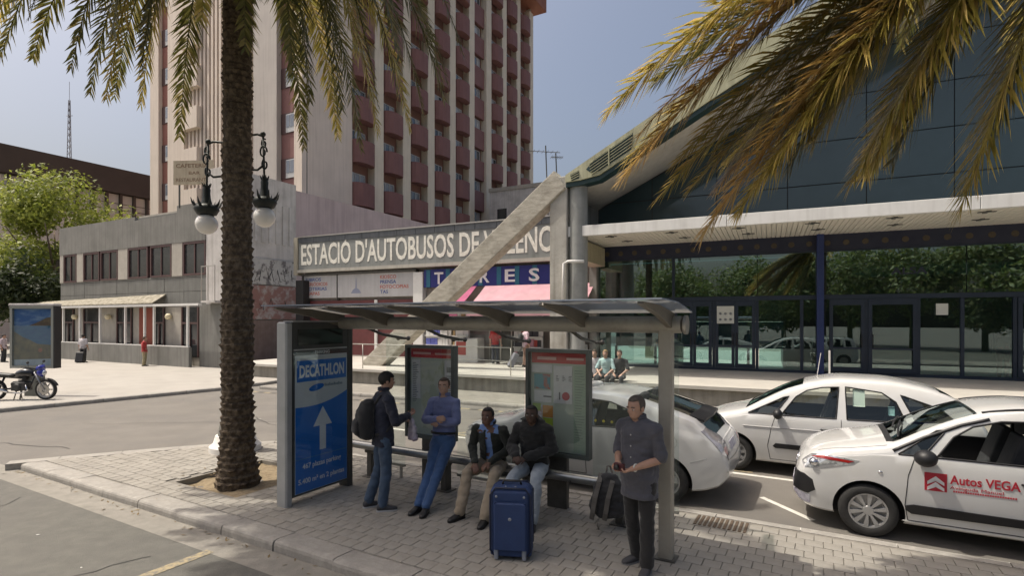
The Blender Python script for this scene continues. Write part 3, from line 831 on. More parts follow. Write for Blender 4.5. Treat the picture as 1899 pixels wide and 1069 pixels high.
# window band
W = [(-16.2, -14.6), (-13.75, -11.9), (-11.75, -9.85), (-8.75, -6.75), (-6.5, -4.5), (-3.45, -1.5)]
for x0, x1 in W:
    fr = MB(); d = .1
    fr.box(x0, x1, -.0, .12, 4.95, 5.05); fr.box(x0, x1, 0, .12, 6.62, 6.74); fr.box(x0, x0 + .10, 0, .12, 5.05, 6.62); fr.box(x1 - .10, x1, 0, .12, 5.05, 6.62)
    fr.box((x0 + x1) / 2 - .04, (x0 + x1) / 2 + .04, .03, .12, 5.05, 6.62)
    wf = fr.build('window', M_mar, lb)
    for a, c in ((x0 + .11, (x0 + x1) / 2 - .045), ((x0 + x1) / 2 + .045, x1 - .11)):
        b = MB(); b.box(a, c, .08, .1, 5.06, 6.61); b.build('pane', M_dglass, wf)
for x0, x1 in ((-16.68, -16.25), (-14.55, -13.8), (-9.8, -8.8), (-4.45, -3.5)):
    b = MB(); b.box(x0, x1, .0, .145, 4.95, 6.745); b.build('pier', M_pale, lb)
b = MB(); b.box(-16.69, -1.46, .04, .145, 4.86, 4.945); b.build('sill_band', M_grey, lb)
# cladding panels between the storeys
xs = [-16.68, -14.9, -13.7, -11.8, -10.0, -8.8, -6.8, -5.2, -3.4, -1.47]
for x0, x1 in zip(xs[:-1], xs[1:]):
    for z0, z1 in ((3.35, 4.1), (4.11, 4.85)):
        b = MB(); y = random.uniform(-.008, .008); b.box(x0 + .012, x1 - .012, .04 + y, .145, z0, z1 - .01); b.build('cladding_panel', M_grey2, lb)
# tall end block with white corner
b = MB(); b.box(-1.44, 0, 0, 4.5, 3.4, 10.4); b.build('end_block', M_whitew, lb)
b = MB(); b.box(-1.9, .06, -.06, 12, .1, 3.39); b.build('end_block', M_grey, lb)
b = MB(); b.box(-1.44, -.02, 4.51, 19, .1, 10.1); b.build('end_wall', M_mauve, lb)
b = MB(); b.box(-.02, .03, .3, 4.4, 7.0, 9.4);
b = MB()
for k in range(9): b.box(-.02, .06, .4 + k * .45, .62 + k * .45, 6.8, 9.0)
b.build('end_wall_rib', M_whitew, lb)
# painted-over hoarding and brick-red wall under it
b = MB(); b.box(.03, .10, 1.6, 4.45, 4.5, 5.9); hd = b.build('hoarding', mat('peeling_hoarding', (.45, .44, .42), .8, (.14, .13, .13), 2.6, contrast=(.52, .6), grime=(.3, .28, .27), grime_scale=3), lb)
b = MB(); b.box(.065, .12, 1.2, 4.45, 2.6, 4.45); b.build('red_panel', mat('faded_red_paint', (.26, .14, .12), .85, (.36, .32, .30), 2.5, contrast=(.48, .62)), lb)
b = MB(); b.box(.065, .10, .9, 4.45, .1, 2.55); b.build('brown_panel', mat('brown_wall', (.17, .12, .10), .85, (.22, .16, .14), 3, streak=.3), lb)
# graffiti strokes on the hoarding
gm = mat('graffiti_black', (.03, .03, .03), .7)
b = MB()
for k in range(9):
    q = random.Random(k + 3); y = 1.8 + k * .28; z = 4.9 + q.uniform(-.1, .4)
    pts = [(.105, y + q.uniform(-.15, .25), z + q.uniform(-.3, .45)) for _ in range(4)]
    b.tube(pts, .014, 5); b.build('graffiti_stroke', gm, lb); b = MB()
for k in range(7):
    q = random.Random(k + 43); y = 1.6 + k * .35
    b.tube([(.125, y + q.uniform(-.1, .2), 3.3 + q.uniform(-.2, .5)) for _ in range(4)], .014, 5); b.build('graffiti_stroke', gm, lb); b = MB()
# small balcony box and rail on the white corner
b = MB(); b.box(-1.1, .02, -.5, -.02, 3.45, 3.55); rl_ = b.build('balcony', M_whitew, lb)
for x in (-1.08, -.55, 0):
    b = MB(); b.bar((x, -.48, 3.55), (x, -.48, 5.3), .03, .03); b.build('rail', M_steel, rl_)
b = MB(); b.bar((-1.1, -.48, 5.3), (.02, -.48, 5.3), .04, .04); b.build('rail', M_steel, rl_)
# ground floor veranda
b = MB(); b.box(-16.7, -1.92, -.62, -.45, .1, 1.15); b.build('low_wall', M_grey, lb)
b = MB(); b.box(-22, -1.0, -.7, -.5, 3.3, 3.42); b.build('veranda_beam', M_white, lb)
for x in (-16.5, -14.9, -12.9, -10.6, -7.9, -6.0, -5.1, -2.1):
    b = MB(); b.box(x - .05, x + .05, -.6, -.5, 1.155, 3.295); b.build('veranda_post', M_white, lb)
b = MB(); b.box(-16.6, -2, -.6, -.48, 1.152, 1.2); b.build('veranda_rail', M_white, lb)
aw = MB(); aw.add([(-20, -.7, 3.46), (-5, -.72, 3.5), (-5, .02, 4.0), (-20, .02, 3.75), (-20, -.7, 3.40), (-5, -.72, 3.44), (-5, .02, 3.93), (-20, .02, 3.68)], [(0, 1, 2, 3), (7, 6, 5, 4), (0, 4, 5, 1), (1, 5, 6, 2), (2, 6, 7, 3), (3, 7, 4, 0)])
aw.build('canopy_sheet', mat('straw_canopy', (.36, .33, .26), .85, (.2, .18, .13), 5, contrast=(.4, .6), bump=.4), lb)
# ground-floor openings
for x0, x1, m in ((-16.3, -15.0, M_dglass), (-13.8, -11.9, M_dglass), (-10.0, -8.4, M_dglass), (-7.7, -6.2, mat('brick_red_door', (.25, .06, .035), .7)), (-6.15, -5.2, M_dglass), (-3.6, -2.1, M_dglass)):
    b = MB(); b.box(x0, x1, .06, .12, .6, 3.25); w = b.build('window' if m is M_dglass else 'door', m, lb)
    if m is M_dglass:
        f = MB(); f.box(x0, x0 + .1, .0, .055, .6, 3.25); f.box(x1 - .1, x1, 0, .055, .6, 3.25); f.box(x0 + .1, x1 - .1, 0, .055, 2.35, 2.45); f.box((x0 + x1) / 2 - .04, (x0 + x1) / 2 + .04, 0, .055, .6, 2.34); f.build('frame', M_mar, w)
b = MB(); b.box(-16.6, -1.95, .1, .148, .1, 3.3); b.build('ground_floor_wall', M_pale, lb)
for x in (-14.6, -10.7, -4.6):
    b = MB(); b.ball((x, -.1, 2.75), .17); gb = b.build('wall_lamp', mat('lamp_globe_cream', (.75, .66, .45), .4), lb, smooth=True)
    b = MB(); b.bar((x, .06, 2.75), (x, -.02, 2.75), .05, .05); b.build('bracket', M_iron, gb)

# rooftop board
rb = thing('rooftop_sign', 'faded cream board with brown lettering standing on the roof edge behind the lamp', 'sign', L0 + Vector((-1.9, .7, 8.75)), R(-4))
b = MB(); b.box(-1.15, 1.0, 0, .08, .9, 2.15); b.build('board', mat('cream_board', (.50, .43, .31), .8, (.42, .35, .25), 2, streak=.3), rb)
M_br = mat('board_letter_brown', (.2, .13, .08), .8)
text('lettering', 'CAFETERIA', M_br, rb, (-1.0, -.002, 1.78), .2, 1.75, depth=.01, bold=.01)
text('lettering', 'BAR', M_br, rb, (-.3, -.002, 1.42), .16, .6, depth=.01)
text('lettering', 'RESTAURANTE', M_br, rb, (-1.0, -.002, 1.05), .18, 1.75, depth=.01)
for x in (-.9, .8):
    b = MB(); b.bar((x, .12, -.3), (x, .12, 2.0), .06, .06); b.build('leg', M_steel_dark, rb)

# ================================================================== TOWER
TB = R(-28.3); T0 = Vector((-16.2, 42.0, 0))
tw = thing('tower_block', 'tall beige hotel tower with rows of curved maroon balconies and ribbed side wall', 'tower', T0, TB)
M_tb = mat('tower_beige', (.74, .64, .55), .8, (.67, .58, .495), .4, streak=.22)
M_tb2 = mat('tower_pilaster', (.74, .66, .53), .8, (.67, .595, .475), .5, streak=.2)
M_bal = mat('balcony_maroon', (.23, .11, .10), .7, (.20, .095, .087), 1.0, streak=.12)
M_rec = mat('recess_brown', (.24, .13, .105), .8)
M_pink = mat('spandrel_terracotta', (.27, .115, .09), .75, (.24, .10, .08), 1)
M_wfr = mat('window_frame_white', (.5, .5, .5), .5)
M_wgl = mat('tower_window_glass', (.08, .10, .13), .05, (.2, .22, .26), .35, spec=.9)
HT = 46.0
b = MB(); b.box(-20.7, -.75, .6, 39.8, .1, HT); b.build('core', M_rec, tw)
# --- right-hand face (x = 0 plane)
b = MB(); b.box(-.745, 0, 0.0, 5.3, .1, HT); b.build('blank_wall', M_tb, tw)
b = MB(); b.box(-.02, .02, .45, .5, .1, HT); b.build('joint', M_black, tw)
BW = 3.9
def mk_balcony():
    b = MB(); n = 8; w = 1.28; d = .95; out = []; inn = []
    for i in range(n + 1):
        a = PI * i / n; s = abs(math.cos(a)) ** .75 * (1 if math.cos(a) > 0 else -1); q = math.sin(a) ** .75
        out.append((-.1 + d * q, -w * s)); inn.append((-.1 + (d - .1) * q, -(w - .1) * s))
    vs = [(x, y, -2.0) for x, y in out] + [(x, y, 0) for x, y in out] + [(x, y, 0) for x, y in inn] + [(x, y, -1.1) for x, y in inn]
    m = n + 1; fs = []
    for k in range(3):
        for i in range(n): fs.append((k * m + i, k * m + i + 1, (k + 1) * m + i + 1, (k + 1) * m + i))
    fs.append(tuple(range(m - 1, -1, -1))); fs.append(tuple(range(3 * m, 4 * m)))
    b.add(vs, fs); me = b.mesh('balcony'); me.materials.append(M_bal); return me
bal = mk_balcony()
fr = MB()
fr.box(-.62, -.55, -.95, -.88, .0, 1.2); fr.box(-.62, -.55, .88, .95, 0, 1.2); fr.box(-.62, -.55, -.88, .88, 1.14, 1.2)
for y in (-.3, .3): fr.box(-.62, -.55, y - .035, y + .035, 0, 1.14)
win = fr.mesh('window'); win.materials.append(M_wfr)
pn = MB(); pn.box(-.61, -.59, -.26, .26, 0, 1.13); pane = pn.mesh('pane'); pane.materials.append(M_wgl)
panes = [pane]
for nm_, c_ in (('tower_curtain_sky_pale', (.42, .42, .42)), ('tower_glass_dim', (.05, .055, .06)), ('tower_curtain_sky_grey', (.26, .27, .29))):  # paler panes stand for curtains and for sky mirrored in the glass
    pc = pane.copy(); pc.materials.clear(); pc.materials.append(mat(nm_, c_, .12, spec=.8)); panes.append(pc)
FL = 3.72; Z0 = 14.4
floors = [Z0 + FL * k for k in range(-1, 9)]
def put(name, me, parent, loc, rz=0):
    o = bpy.data.objects.new(name, me); COL.objects.link(o); o.parent = parent; o.location = loc
    if rz: o.rotation_euler = (0, 0, rz)
    return o
for c in range(9):
    yc = 6.6 + BW * c
    for z in floors:
        if z > HT - .5: continue
        w = put('window', win, tw, (0, yc - .1, z - .15))
        for k in (-1, 0, 1): put('pane', random.choice(panes), w, (0, k * .6, 0))
        if c == 5:
            pass
        else: put('balcony', bal, tw, (-.18, yc, z))
    if c == 5:
        for z in floors:
            b = MB(); b.box(-.5, -.2, yc - 1.3, yc + 1.3, z - 2.5, z - .2); b.build('spandrel', M_bal, tw)
    b = MB(); b.box(-.745, .12, yc + 1.35, yc + BW - 1.35, .1, HT); b.build('pilaster', M_tb2, tw, bevel=.05)
    b = MB(); b.box(-.745, .03, yc + BW / 2 - .06, yc + BW / 2 + .06, HT + .001, HT + .5); b.build('pilaster_cap', M_tb2, tw)
# crown overhanging the roof line
b = MB(); b.box(-21.5, 1.6, -1.5, 41.6, HT + .5, HT + 4.2); b.build('crown', mat('crown_terracotta', (.30, .12, .07), .7, (.26, .10, .06), .7), tw)
# --- left face (y = 0 plane)
def strip_windows(x0, x1):
    b = MB(); b.box(x0, x1, .35, .595, .1, HT); b.build('window_strip', M_pink if x0 < -10 else M_bal, tw)
    for k in range(-2, 9):
        z = 15.35 + 3.62 * k
        if z > HT: continue
        b = MB(); b.box(x0 + .02, x1 - .02, .30, .345, z - 1.6, z + .02); w = b.build('window', M_mar, tw)
        m = (x0 + x1) / 2
        f = MB(); f.box(m - .3, x1 - .1, .26, .298, z - 1.55, z - .1); f.build('frame', M_wfr, w)
        for a, c in ((m - .24, m + .12), (m + .2, x1 - .16)):
            b = MB(); b.box(a, c, .24, .258, z - 1.15, z - .18); b.build('pane', M_wgl, w)
strip_windows(-19.3, -17.4); strip_windows(-2.75, -.9)
for x0, x1, y in ((-20.7, -19.32, 0), (-17.38, -14.9, -.25), (-.88, -.76, 0)):
    b = MB(); b.box(x0, x1, y, .59, .1, HT); b.build('pilaster', M_tb, tw)
b = MB(); b.box(-14.88, -5.6, .3, .59, .1, HT); b.build('ribbed_wall', mat('ribbed_back', (.24, .2, .17), .85), tw)
x = -14.6
while x < -5.8:
    b = MB(); b.box(x, x + .26, -.02, .295, .1, HT); b.build('rib', M_tb, tw); x += .55
b = MB(); b.box(-5.58, -2.77, -.1, .59, .1, HT); b.build('pilaster', mat('tower_grey_pilaster', (.5, .46, .42), .8, (.45, .41, .38), .5, streak=.2), tw)
for k in range(7):
    z = 12.2 + k * 3.62; b = MB(); b.box(-14.87, -12.6, -.5, .0, z, z + 1.9); b.build('balcony', M_tb, tw)

# low pale building in the gap right of the tower
pb = thing('pale_building', 'small pale building far behind the strut, in the gap right of the tower', 'building', (1.0, 60, 0), R(-28))
b = MB(); b.box(-4, 4, 0, 6, 0, 17.0); b.build('wall', M_whitew, pb)
b = MB(); b.box(-4.1, 4.1, -.1, 6, 17.0, 17.4); b.build('parapet', M_pale, pb)
for i in range(3):
    b = MB(); b.box(-3 + i * 2.4, -1.8 + i * 2.4, -.03, -.001, 13.5, 15); b.build('window', M_dglass, pb)
# television aerials standing on the station roof
def aerial(x, y, z, h, nm_label, yag):
    a = thing('tv_aerial', nm_label, 'aerial', (x, y, z), R(10))
    b = MB(); b.tube([(0, 0, 0), (-.15 * (h > 3.2), 0, h)], .03, 6); b.build('mast', M_steel_dark, a)
    for zz, L in yag:
        b = MB(); b.tube([(-L * .65, 0, zz), (L * .35, 0, zz)], .018, 5)
        for k in range(7): b.tube([(-L * .6 + k * L * .14, -.25, zz), (-L * .6 + k * L * .14, .25, zz)], .01, 4)
        b.build('antenna', M_steel_dark, a)
    return a
aerial(1.75, 26.0, 7.0, 3.9, 'leaning thin television aerial with crossbar, left one above the concrete strut', ((3.6, 1.6), (2.0, .5)))
aerial(2.25, 26.2, 7.0, 3.6, 'upright thin television aerial with two crossbars, right one beside the roof edge', ((3.4, .6), (1.4, 1.3)))

# ================================================================== FAR LEFT STORE
DS = R(61.7); D0 = Vector((-62, 52, 0))
ds = thing('department_store', 'long beige building with dark brown roof band and fins, behind the green tree', 'building', D0, DS)
# x runs along the face (away), y to the left/back
M_ds = mat('store_beige', (.62, .59, .53), .8, (.56, .53, .475), .3, streak=.12)
M_dsb = mat('store_brown', (.062, .048, .037), .7, (.08, .063, .05), .4)
b = MB(); b.box(-6, 30, .3, 24, .0, 19.0); b.build('wall', M_ds, ds)
b = MB(); b.box(-6, 30, -.6, 24, 19.05, 22.2); b.build('roof_band', M_dsb, ds)
b = MB(); b.box(-6, 30, .05, .29, 16.1, 18.9); b.build('louvre_band', mat('store_panel', (.6, .59, .53), .7), ds)
for i in range(22):
    b = MB(); b.box(-5.5 + i * 1.62, -5.2 + i * 1.62, -.35, .045, 15.9, 19.0); b.build('fin', M_dsb, ds)
for z in (16.9, 17.7):
    b = MB(); b.box(-6, 30, .0, .045, z, z + .06); b.build('joint', M_dsb, ds)
b = MB(); b.prism([(1.2, 12.6), (5.6, 12.6), (4.8, 14.2), (3.4, 14.7), (2.0, 14.0)], 'y', .1, .28); b.build('green_emblem', mat('store_green', (.01, .16, .09), .6), ds)
mm = thing('radio_mast', 'thin lattice radio mast rising behind the brown-topped building', 'mast', (-71.5, 88, 20), 0)
b = MB()
for a in (0, 2.1, 4.2): b.tube([(.5 * math.cos(a), .5 * math.sin(a), 0), (.12 * math.cos(a), .12 * math.sin(a), 18)], .07, 4)
for k in range(18):
    w = .5 - .021 * k
    for a in (0, 2.1, 4.2): b.tube([(w * math.cos(a), w * math.sin(a), k), (w * math.cos(a + 2.1), w * math.sin(a + 2.1), k + 1)], .035, 4)
b.tube([(0, 0, 18), (0, 0, 21)], .04, 4); b.tube([(-.5, 0, 15.5), (.5, 0, 15.5)], .05, 4)
b.build('lattice', mat('mast_grey', (.35, .35, .36), .6), mm)
# ================================================================== BUS SHELTER
U0, V0 = 3.8, 6.0
sh = thing('bus_shelter', 'grey metal bus shelter with glass roof on slanted fins and two timetable panels', 'bus shelter', S(U0, V0, ISL), STREET)
X = lambda u: U0 - u
Y = lambda v: v - V0
M_shel = mat('shelter_metal', (.36, .345, .30), .45, (.43, .41, .36), 5, metal=.2, grime=(.15, .14, .115), grime_scale=2.5)
M_roofg = smoked('roof_glass', (.40, .45, .52), .93)
M_pane = glass('shelter_glass', (.95, .98, .97), .02, dirt=.03)
b = MB(); b.cbox(X(1.4) - .07, X(1.4) + .07, Y(5.75) - .06, Y(5.75) + .06, 0, 2.40, .012)
po = b.build('post', mat('post_metal', (.36, .335, .285), .5, (.42, .395, .34), 4, metal=.3), sh)
b = MB(); b.box(X(1.4) - .11, X(1.4) + .11, Y(5.75) - .1, Y(5.75) + .1, 0, .012); b.build('base_plate', M_steel_dark, po)
b = MB(); b.tube([(X(6.2), Y(5.75), 2.44), (X(1.24), Y(5.75), 2.44)], .088, 20); tb = b.build('roof_beam', M_shel, sh, smooth=True, angle=40)
b = MB(); b.lathe([(.0, 0), (.07, 0), (.098, .02), (.098, .05), (0, .05)], 20, (X(1.235), Y(5.75), 2.44), axis='x'); b.build('end_cap', M_steel, tb, smooth=True, angle=40)
b = MB(); b.prism([(Y(5.84), 2.53), (Y(6.0), 2.50), (Y(6.0), 2.47), (Y(5.84), 2.50)], 'x', X(6.3), X(1.25)); b.build('gutter', M_shel, tb)
for u in (6.15, 5.2, 4.25, 3.27, 2.3, 1.35):
    b = MB(); b.prism([(Y(5.80), 2.38), (Y(5.80), 2.56), (Y(5.2), 2.635), (Y(4.64), 2.652), (Y(4.62), 2.627), (Y(5.2), 2.53), (Y(5.6), 2.42)], 'x', X(u) - .028, X(u) + .028)
    b.build('roof_fin', mat('fin_metal', (.17, .15, .12), .55, (.2, .18, .145), 6, metal=.3), sh, bevel=.006)
us = (6.4, 5.2, 4.25, 3.27, 2.3, 1.15)
for ua, ub in zip(us[:-1], us[1:]):
    b = MB(); b.prism([(Y(5.86), 2.565), (Y(5.2), 2.652), (Y(4.6), 2.668), (Y(4.6), 2.680), (Y(5.2), 2.664), (Y(5.86), 2.577)], 'x', X(ua) + .008, X(ub) - .008)
    b.build('roof_pane', M_roofg, sh)
# arms back to the glass, clamps
for u in (5.66, 4.6, 3.55, 2.5):
    b = MB(); b.tube([(X(u), Y(5.76), 2.38), (X(u), Y(6.1), 2.27), (X(u), Y(6.55), 2.2)], .022, 8); cl = b.build('clamp_arm', M_steel_dark, sh, smooth=True)
    b = MB(); b.tube([(X(u) - .1, Y(6.56), 2.2), (X(u) + .1, Y(6.56), 2.2)], .02, 8); b.ball((X(u) - .1, Y(6.56), 2.2), .035); b.ball((X(u) + .1, Y(6.56), 2.2), .035); b.build('clamp', M_steel_dark, cl, smooth=True)
for ua, ub in ((6.05, 5.66), (4.66, 3.55), (2.54, 1.46)):
    b = MB(); b.box(X(ua), X(ub), Y(6.60), Y(6.61), .22, 2.28); b.build('glass_pane', M_pane, sh)
    for z in (.22, ):
        b = MB(); b.box(X(ua), X(ub), Y(6.585), Y(6.625), .18, .219); b.build('glass_shoe', M_shel, sh)
        for uu in (ua - .08, ub + .08):
            b = MB(); b.box(X(uu) - .02, X(uu) + .02, Y(6.59), Y(6.62), 0, .18); b.build('glass_foot', M_shel, sh)
# small side glass at the post's head
b = MB(); b.prism([(Y(5.83), 2.34), (Y(6.55), 2.2), (Y(6.55), 1.95), (Y(5.83), 2.05)], 'x', X(1.40) - .005, X(1.40) + .005); b.build('gusset_glass', glass('gusset_glass', (.7, .78, .74), .12, dirt=.10), sh)

M_pframe = mat('panel_frame', (.085, .10, .095), .45, (.11, .125, .12), 5, metal=.3)
M_pap = mat('map_paper', (.44, .50, .44), .5, (.40, .46, .41), 3)
M_redh = mat('header_red', (.46, .03, .03), .5)
M_pglass = glass('panel_glass', (.985, .99, .985), .03)
def info_panel(ua, ub):
    x0, x1 = X(ua), X(ub); y0, y1 = Y(6.54), Y(6.66); z0, z1 = .68, 2.1
    f = MB(); w = .045
    f.box(x0, x0 + w, y0, y1, z0, z1); f.box(x1 - w, x1, y0, y1, z0, z1); f.box(x0 + w, x1 - w, y0, y1, z0, z0 + w); f.box(x0 + w, x1 - w, y0, y1, z1 - w, z1)
    f.box(x0 + w, x1 - w, y1 - .02, y1 - .002, z0 + w, z1 - w)
    p = f.build('info_panel', M_pframe, sh)
    b = MB(); b.box((x0 + x1) / 2 - .14, (x0 + x1) / 2 + .14, y0 + .02, y1 - .02, 0, z0 - .002); b.build('panel_foot', M_steel_dark, p)
    b = MB(); b.box(x0 + w, x1 - w, y1 - .035, y1 - .021, z0 + w, z1 - w); b.build('map_sheet', M_pap, p)
    b = MB(); b.box(x0 + w + .01, x1 - w - .01, y1 - .040, y1 - .036, z1 - w - .15, z1 - w - .01); b.build('header', M_redh, p)
    b = MB(); b.box(x0 + w, x1 - w, y0 + .015, y0 + .02, z0 + w, z1 - w); b.build('front_glass', M_pglass, p)
    return p, x0 + w, x1 - w, y1 - .041, z0 + w, z1 - w
def sheet(p, x0, x1, z0, z1, y, m, nm='notice', d=.003):
    b = MB(); b.box(x0, x1, y - d, y, z0, z1); return b.build(nm, m, p)
N_white = mat('notice_white', (.62, .64, .66), .6, (.55, .57, .60), 8)
N_grey = mat('print_dark', (.16, .17, .18), .7)
pA, x0, x1, y, z0, z1 = info_panel(5.61, 4.69)
sheet(pA, x0 + .03, x0 + .2, z0 + .55, z1 - .18, y, N_white)
sheet(pA, x1 - .17, x1 - .02, z0 + .65, z1 - .18, y, N_white)
b = MB()
for i in range(22): b.box(x0 + .05, x0 + .05 + random.uniform(.06, .12), y - .005, y - .0035, z1 - .24 - i * .028, z1 - .235 - i * .028 + .006)
b.box(x1 - .13, x1 - .06, y - .005, y - .0035, z1 - .36, z1 - .28)
for i in range(10): b.box(x1 - .15, x1 - .05, y - .005, y - .0035, z1 - .42 - i * .03, z1 - .41 - i * .03)
stuff(b.build('print', N_grey, pA))
mp_ = mat('map_print', (.40, .44, .34), .6, (.48, .52, .46), 3.5, contrast=(.48, .52))
sheet(pA, x0 + .22, x1 - .19, z0 + .1, z1 - .2, y, mp_, 'route_map')
b = MB(); b.box(x0 + .06, x0 + .4, y - .006, y - .0, z1 - .10, z1 - .065); b.box(x1 - .35, x1 - .05, y - .006, y, z1 - .1, z1 - .07); b.build('header_print', mat('header_print', (.6, .35, .33), .6), pA)
pB, x0, x1, y, z0, z1 = info_panel(3.49, 2.57)
pw = x1 - x0
sheet(pB, x1 - .2, x1 - .01, z0 + .02, z1 - .17, y, mat('green_list', (.36, .46, .36), .6, (.30, .4, .31), 30, stretch=(.2, 1, 3)), 'timetable')
sheet(pB, x0 + .01, x0 + .32, z1 - .28, z1 - .17, y, N_white)
sheet(pB, x0 + .05, x0 + .29, z1 - .5, z1 - .30, y, mat('photo_print', (.12, .3, .36), .6, (.42, .13, .09), 6, contrast=(.45, .55)), 'notice')
sheet(pB, x0 + .34, x1 - .22, z1 - .68, z1 - .18, y, N_white)
sheet(pB, x0 + .05, x0 + .31, z1 - .68, z1 - .52, y, N_white)
sheet(pB, x0 + .01, x0 + .17, z1 - 1.0, z1 - .72, y, mat('photo_print_pale', (.5, .52, .58), .6, (.45, .2, .2), 7, contrast=(.5, .6)))
sheet(pB, x0 + .18, x0 + .33, z1 - .88, z1 - .72, y, mat('notice_orange', (.50, .24, .06), .6))
sheet(pB, x0 + .18, x0 + .33, z1 - 1.10, z1 - .89, y, mat('notice_lime', (.33, .44, .04), .6))
sheet(pB, x0 + .03, x0 + .15, z1 - .80, z1 - .70, y - .004, mat('notice_leaf', (.25, .38, .08), .6))
b = MB(); b.lathe([(0, -.006), (.055, -.006), (.055, -.004)], 18, (x0 + .52, y, z1 - .58), axis='y'); b.build('stop_emblem', mat('emblem_red', (.38, .05, .07), .6), pB)
b = MB()
for i in range(3):
    for k in range(4): b.box(x0 + .38 + i * .09, x0 + .38 + i * .09 + random.uniform(.02, .05), y - .006, y - .0045, z1 - .32 - k * .02, z1 - .312 - k * .02)
b.box(x0 + .19, x0 + .31, y - .006, y - .0045, z1 - .61, z1 - .59); b.box(x0 + .42, x0 + .44, y - .006, y - .0045, z1 - .63, z1 - .53)
for k in range(26): b.box(x1 - .18, x1 - .18 + random.uniform(.08, .14), y - .005, y - .0035, z1 - .24 - k * .035, z1 - .235 - k * .035)
stuff(b.build('print', N_grey, pB))
b = MB(); b.box(x0 + .1, x0 + .38, y - .006, y, z1 - .105, z1 - .065); b.box(x1 - .3, x1 - .06, y - .006, y, z1 - .1, z1 - .07); b.build('header_print', MATS['header_print'], pB)

# perch bench
be = thing('perch_bench', 'long grey tubular perch bench under the shelter on short dark legs', 'bench', S(U0, 6.35, ISL), STREET)
M_tube = mat('bench_tube', (.30, .31, .31), .3, (.36, .37, .37), 5, metal=.85)
b = MB(); b.tube([(X(6.55), 0, .5), (X(1.95), 0, .5)], .062, 18); b.tube([(X(6.55), .13, .47), (X(1.95), .13, .47)], .04, 14); b.build('seat', M_tube, be, smooth=True, angle=40)
for u in (6.2, 4.75, 3.4, 2.12):
    b = MB(); b.cbox(X(u) - .05, X(u) + .05, .02, .16, 0, .42, .01); lg = b.build('leg', M_steel_dark, be)
    b = MB(); b.cbox(X(u) - .11, X(u) + .11, -.02, .2, 0, .015, .004); b.build('foot_plate', M_steel_dark, lg)
    b = MB(); b.bar((X(u) - .09, .07, .41), (X(u) + .09, .07, .41), .1, .06); b.build('bracket', M_steel_dark, lg)

# ================================================================== ADVERTISING LIGHT BOX at the shelter's end
ad = thing('advertising_panel', 'tall grey advertising light box with blue and white parking poster at the shelter end', 'advertising panel', S(6.22, 5.36, ISL), STREET)
M_alu = mat('panel_aluminium', (.36, .37, .37), .4, (.42, .43, .43), 4, metal=.35)
M_adf = mat('panel_dark_frame', (.05, .052, .05), .4, (.07, .072, .07), 4, metal=.2)
yn, yf = -.585, .60
b = MB(); b.cbox(-.1, .1, yn, yn + .11, 0, 2.46, .02); b.build('frame_post', M_alu, ad)
b = MB(); b.cbox(-.1, .1, yf - .1, yf, 0, 2.46, .012); b.build('frame_post', M_adf, ad)
b = MB(); b.box(-.09, .085, yn + .111, yf - .101, .1, 2.455); b.build('cabinet', M_adf, ad)
b = MB(); b.box(-.095, .1, yn + .111, yf - .101, 2.457, 2.475); b.build('cap', M_alu, ad)
b = MB(); b.box(.086, .092, yn + .2, yf - .2, 2.14, 2.36); b.build('display_window', mat('display_black', (.008, .010, .008), .12), ad)
b = MB(); b.box(.0855, .097, yn + .13, yf - .12, 2.07, 2.09); b.build('divider_bar', M_alu, ad)
M_ablue = mat('poster_blue', (.008, .155, .54), .45)
M_agrey = mat('poster_white', (.58, .62, .62), .5)
ps = MB(); pw0, pw1 = yn + .15, yf - .115
ps.box(.086, .090, pw0, pw1, .13, 2.0); pst = ps.build('poster', M_agrey, ad)
# blue field under a sagging curve
n = 20; poly = [(pw0 + .005, .135)] + [(pw1 - .005, .135)]
for i in range(n + 1):
    s = 1 - i / n; yy = pw0 + .005 + (pw1 - pw0 - .01) * s
    poly.append((yy, 1.30 + .15 * s ** 2.2 - .02 * math.sin(PI * s)))
b = MB(); b.prism(poly, 'x', .0905, .0935); b.build('poster_field', M_ablue, pst)
b = MB(); b.box(.0905, .0935, pw0 + .03, pw1 - .02, 1.64, 1.93); b.build('poster_band', M_ablue, pst)
ROT = (R(90), 0, R(90))
M_awht = mat('poster_lettering', (.70, .74, .75), .5)
text('lettering', 'DECATHLON', M_awht, pst, (.094, pw0 + .07, 1.705), .155, pw1 - pw0 - .13, rot=ROT, depth=.002, bold=.035)
text('lettering', 'PARKING', M_awht, ad, (.0865, -.1, 2.015), .042, .26, rot=ROT, depth=.004, bold=.02)
el = [(.13 * math.cos(2 * PI * k / 24) * 1.0 + pw0 + .36, .045 * math.sin(2 * PI * k / 24 ) + .02 * math.cos(2 * PI * k / 24) + 1.545) for k in range(24)]
b = MB(); b.prism(el, 'x', .0905, .0935); b.build('oval_mark', M_ablue, pst)
b = MB()
for k in range(12): b.box(.0905, .0925, pw0 + .50 + k * .028, pw0 + .52 + k * .028, 1.545, 1.575 + (.012 if k % 3 == 0 else 0))
b.build('small_print', mat('poster_grey_print', (.2, .26, .3), .5), pst)
ac = .03
b = MB(); b.prism([(ac - .055, .66), (ac + .055, .66), (ac + .055, 1.0), (ac + .165, 1.0), (ac, 1.27), (ac - .165, 1.0), (ac - .055, 1.0)], 'x', .0938, .0955); b.build('arrow', M_awht, pst)
b = MB(); b.box(.0938, .0950, pw0 + .01, pw1 - .01, .585, .593); b.build('rule', mat('poster_pale_blue', (.08, .24, .42), .5), pst)
text('lettering', '467 plazas parking', M_awht, pst, (.0942, pw0 + .12, .45), .068, pw1 - pw0 - .24, rot=ROT, depth=.002, bold=.018)
text('lettering', '5.400 m\u00b2 en 2 plantas', M_awht, pst, (.0942, pw0 + .05, .25), .068, pw1 - pw0 - .11, rot=ROT, depth=.002, bold=.018)
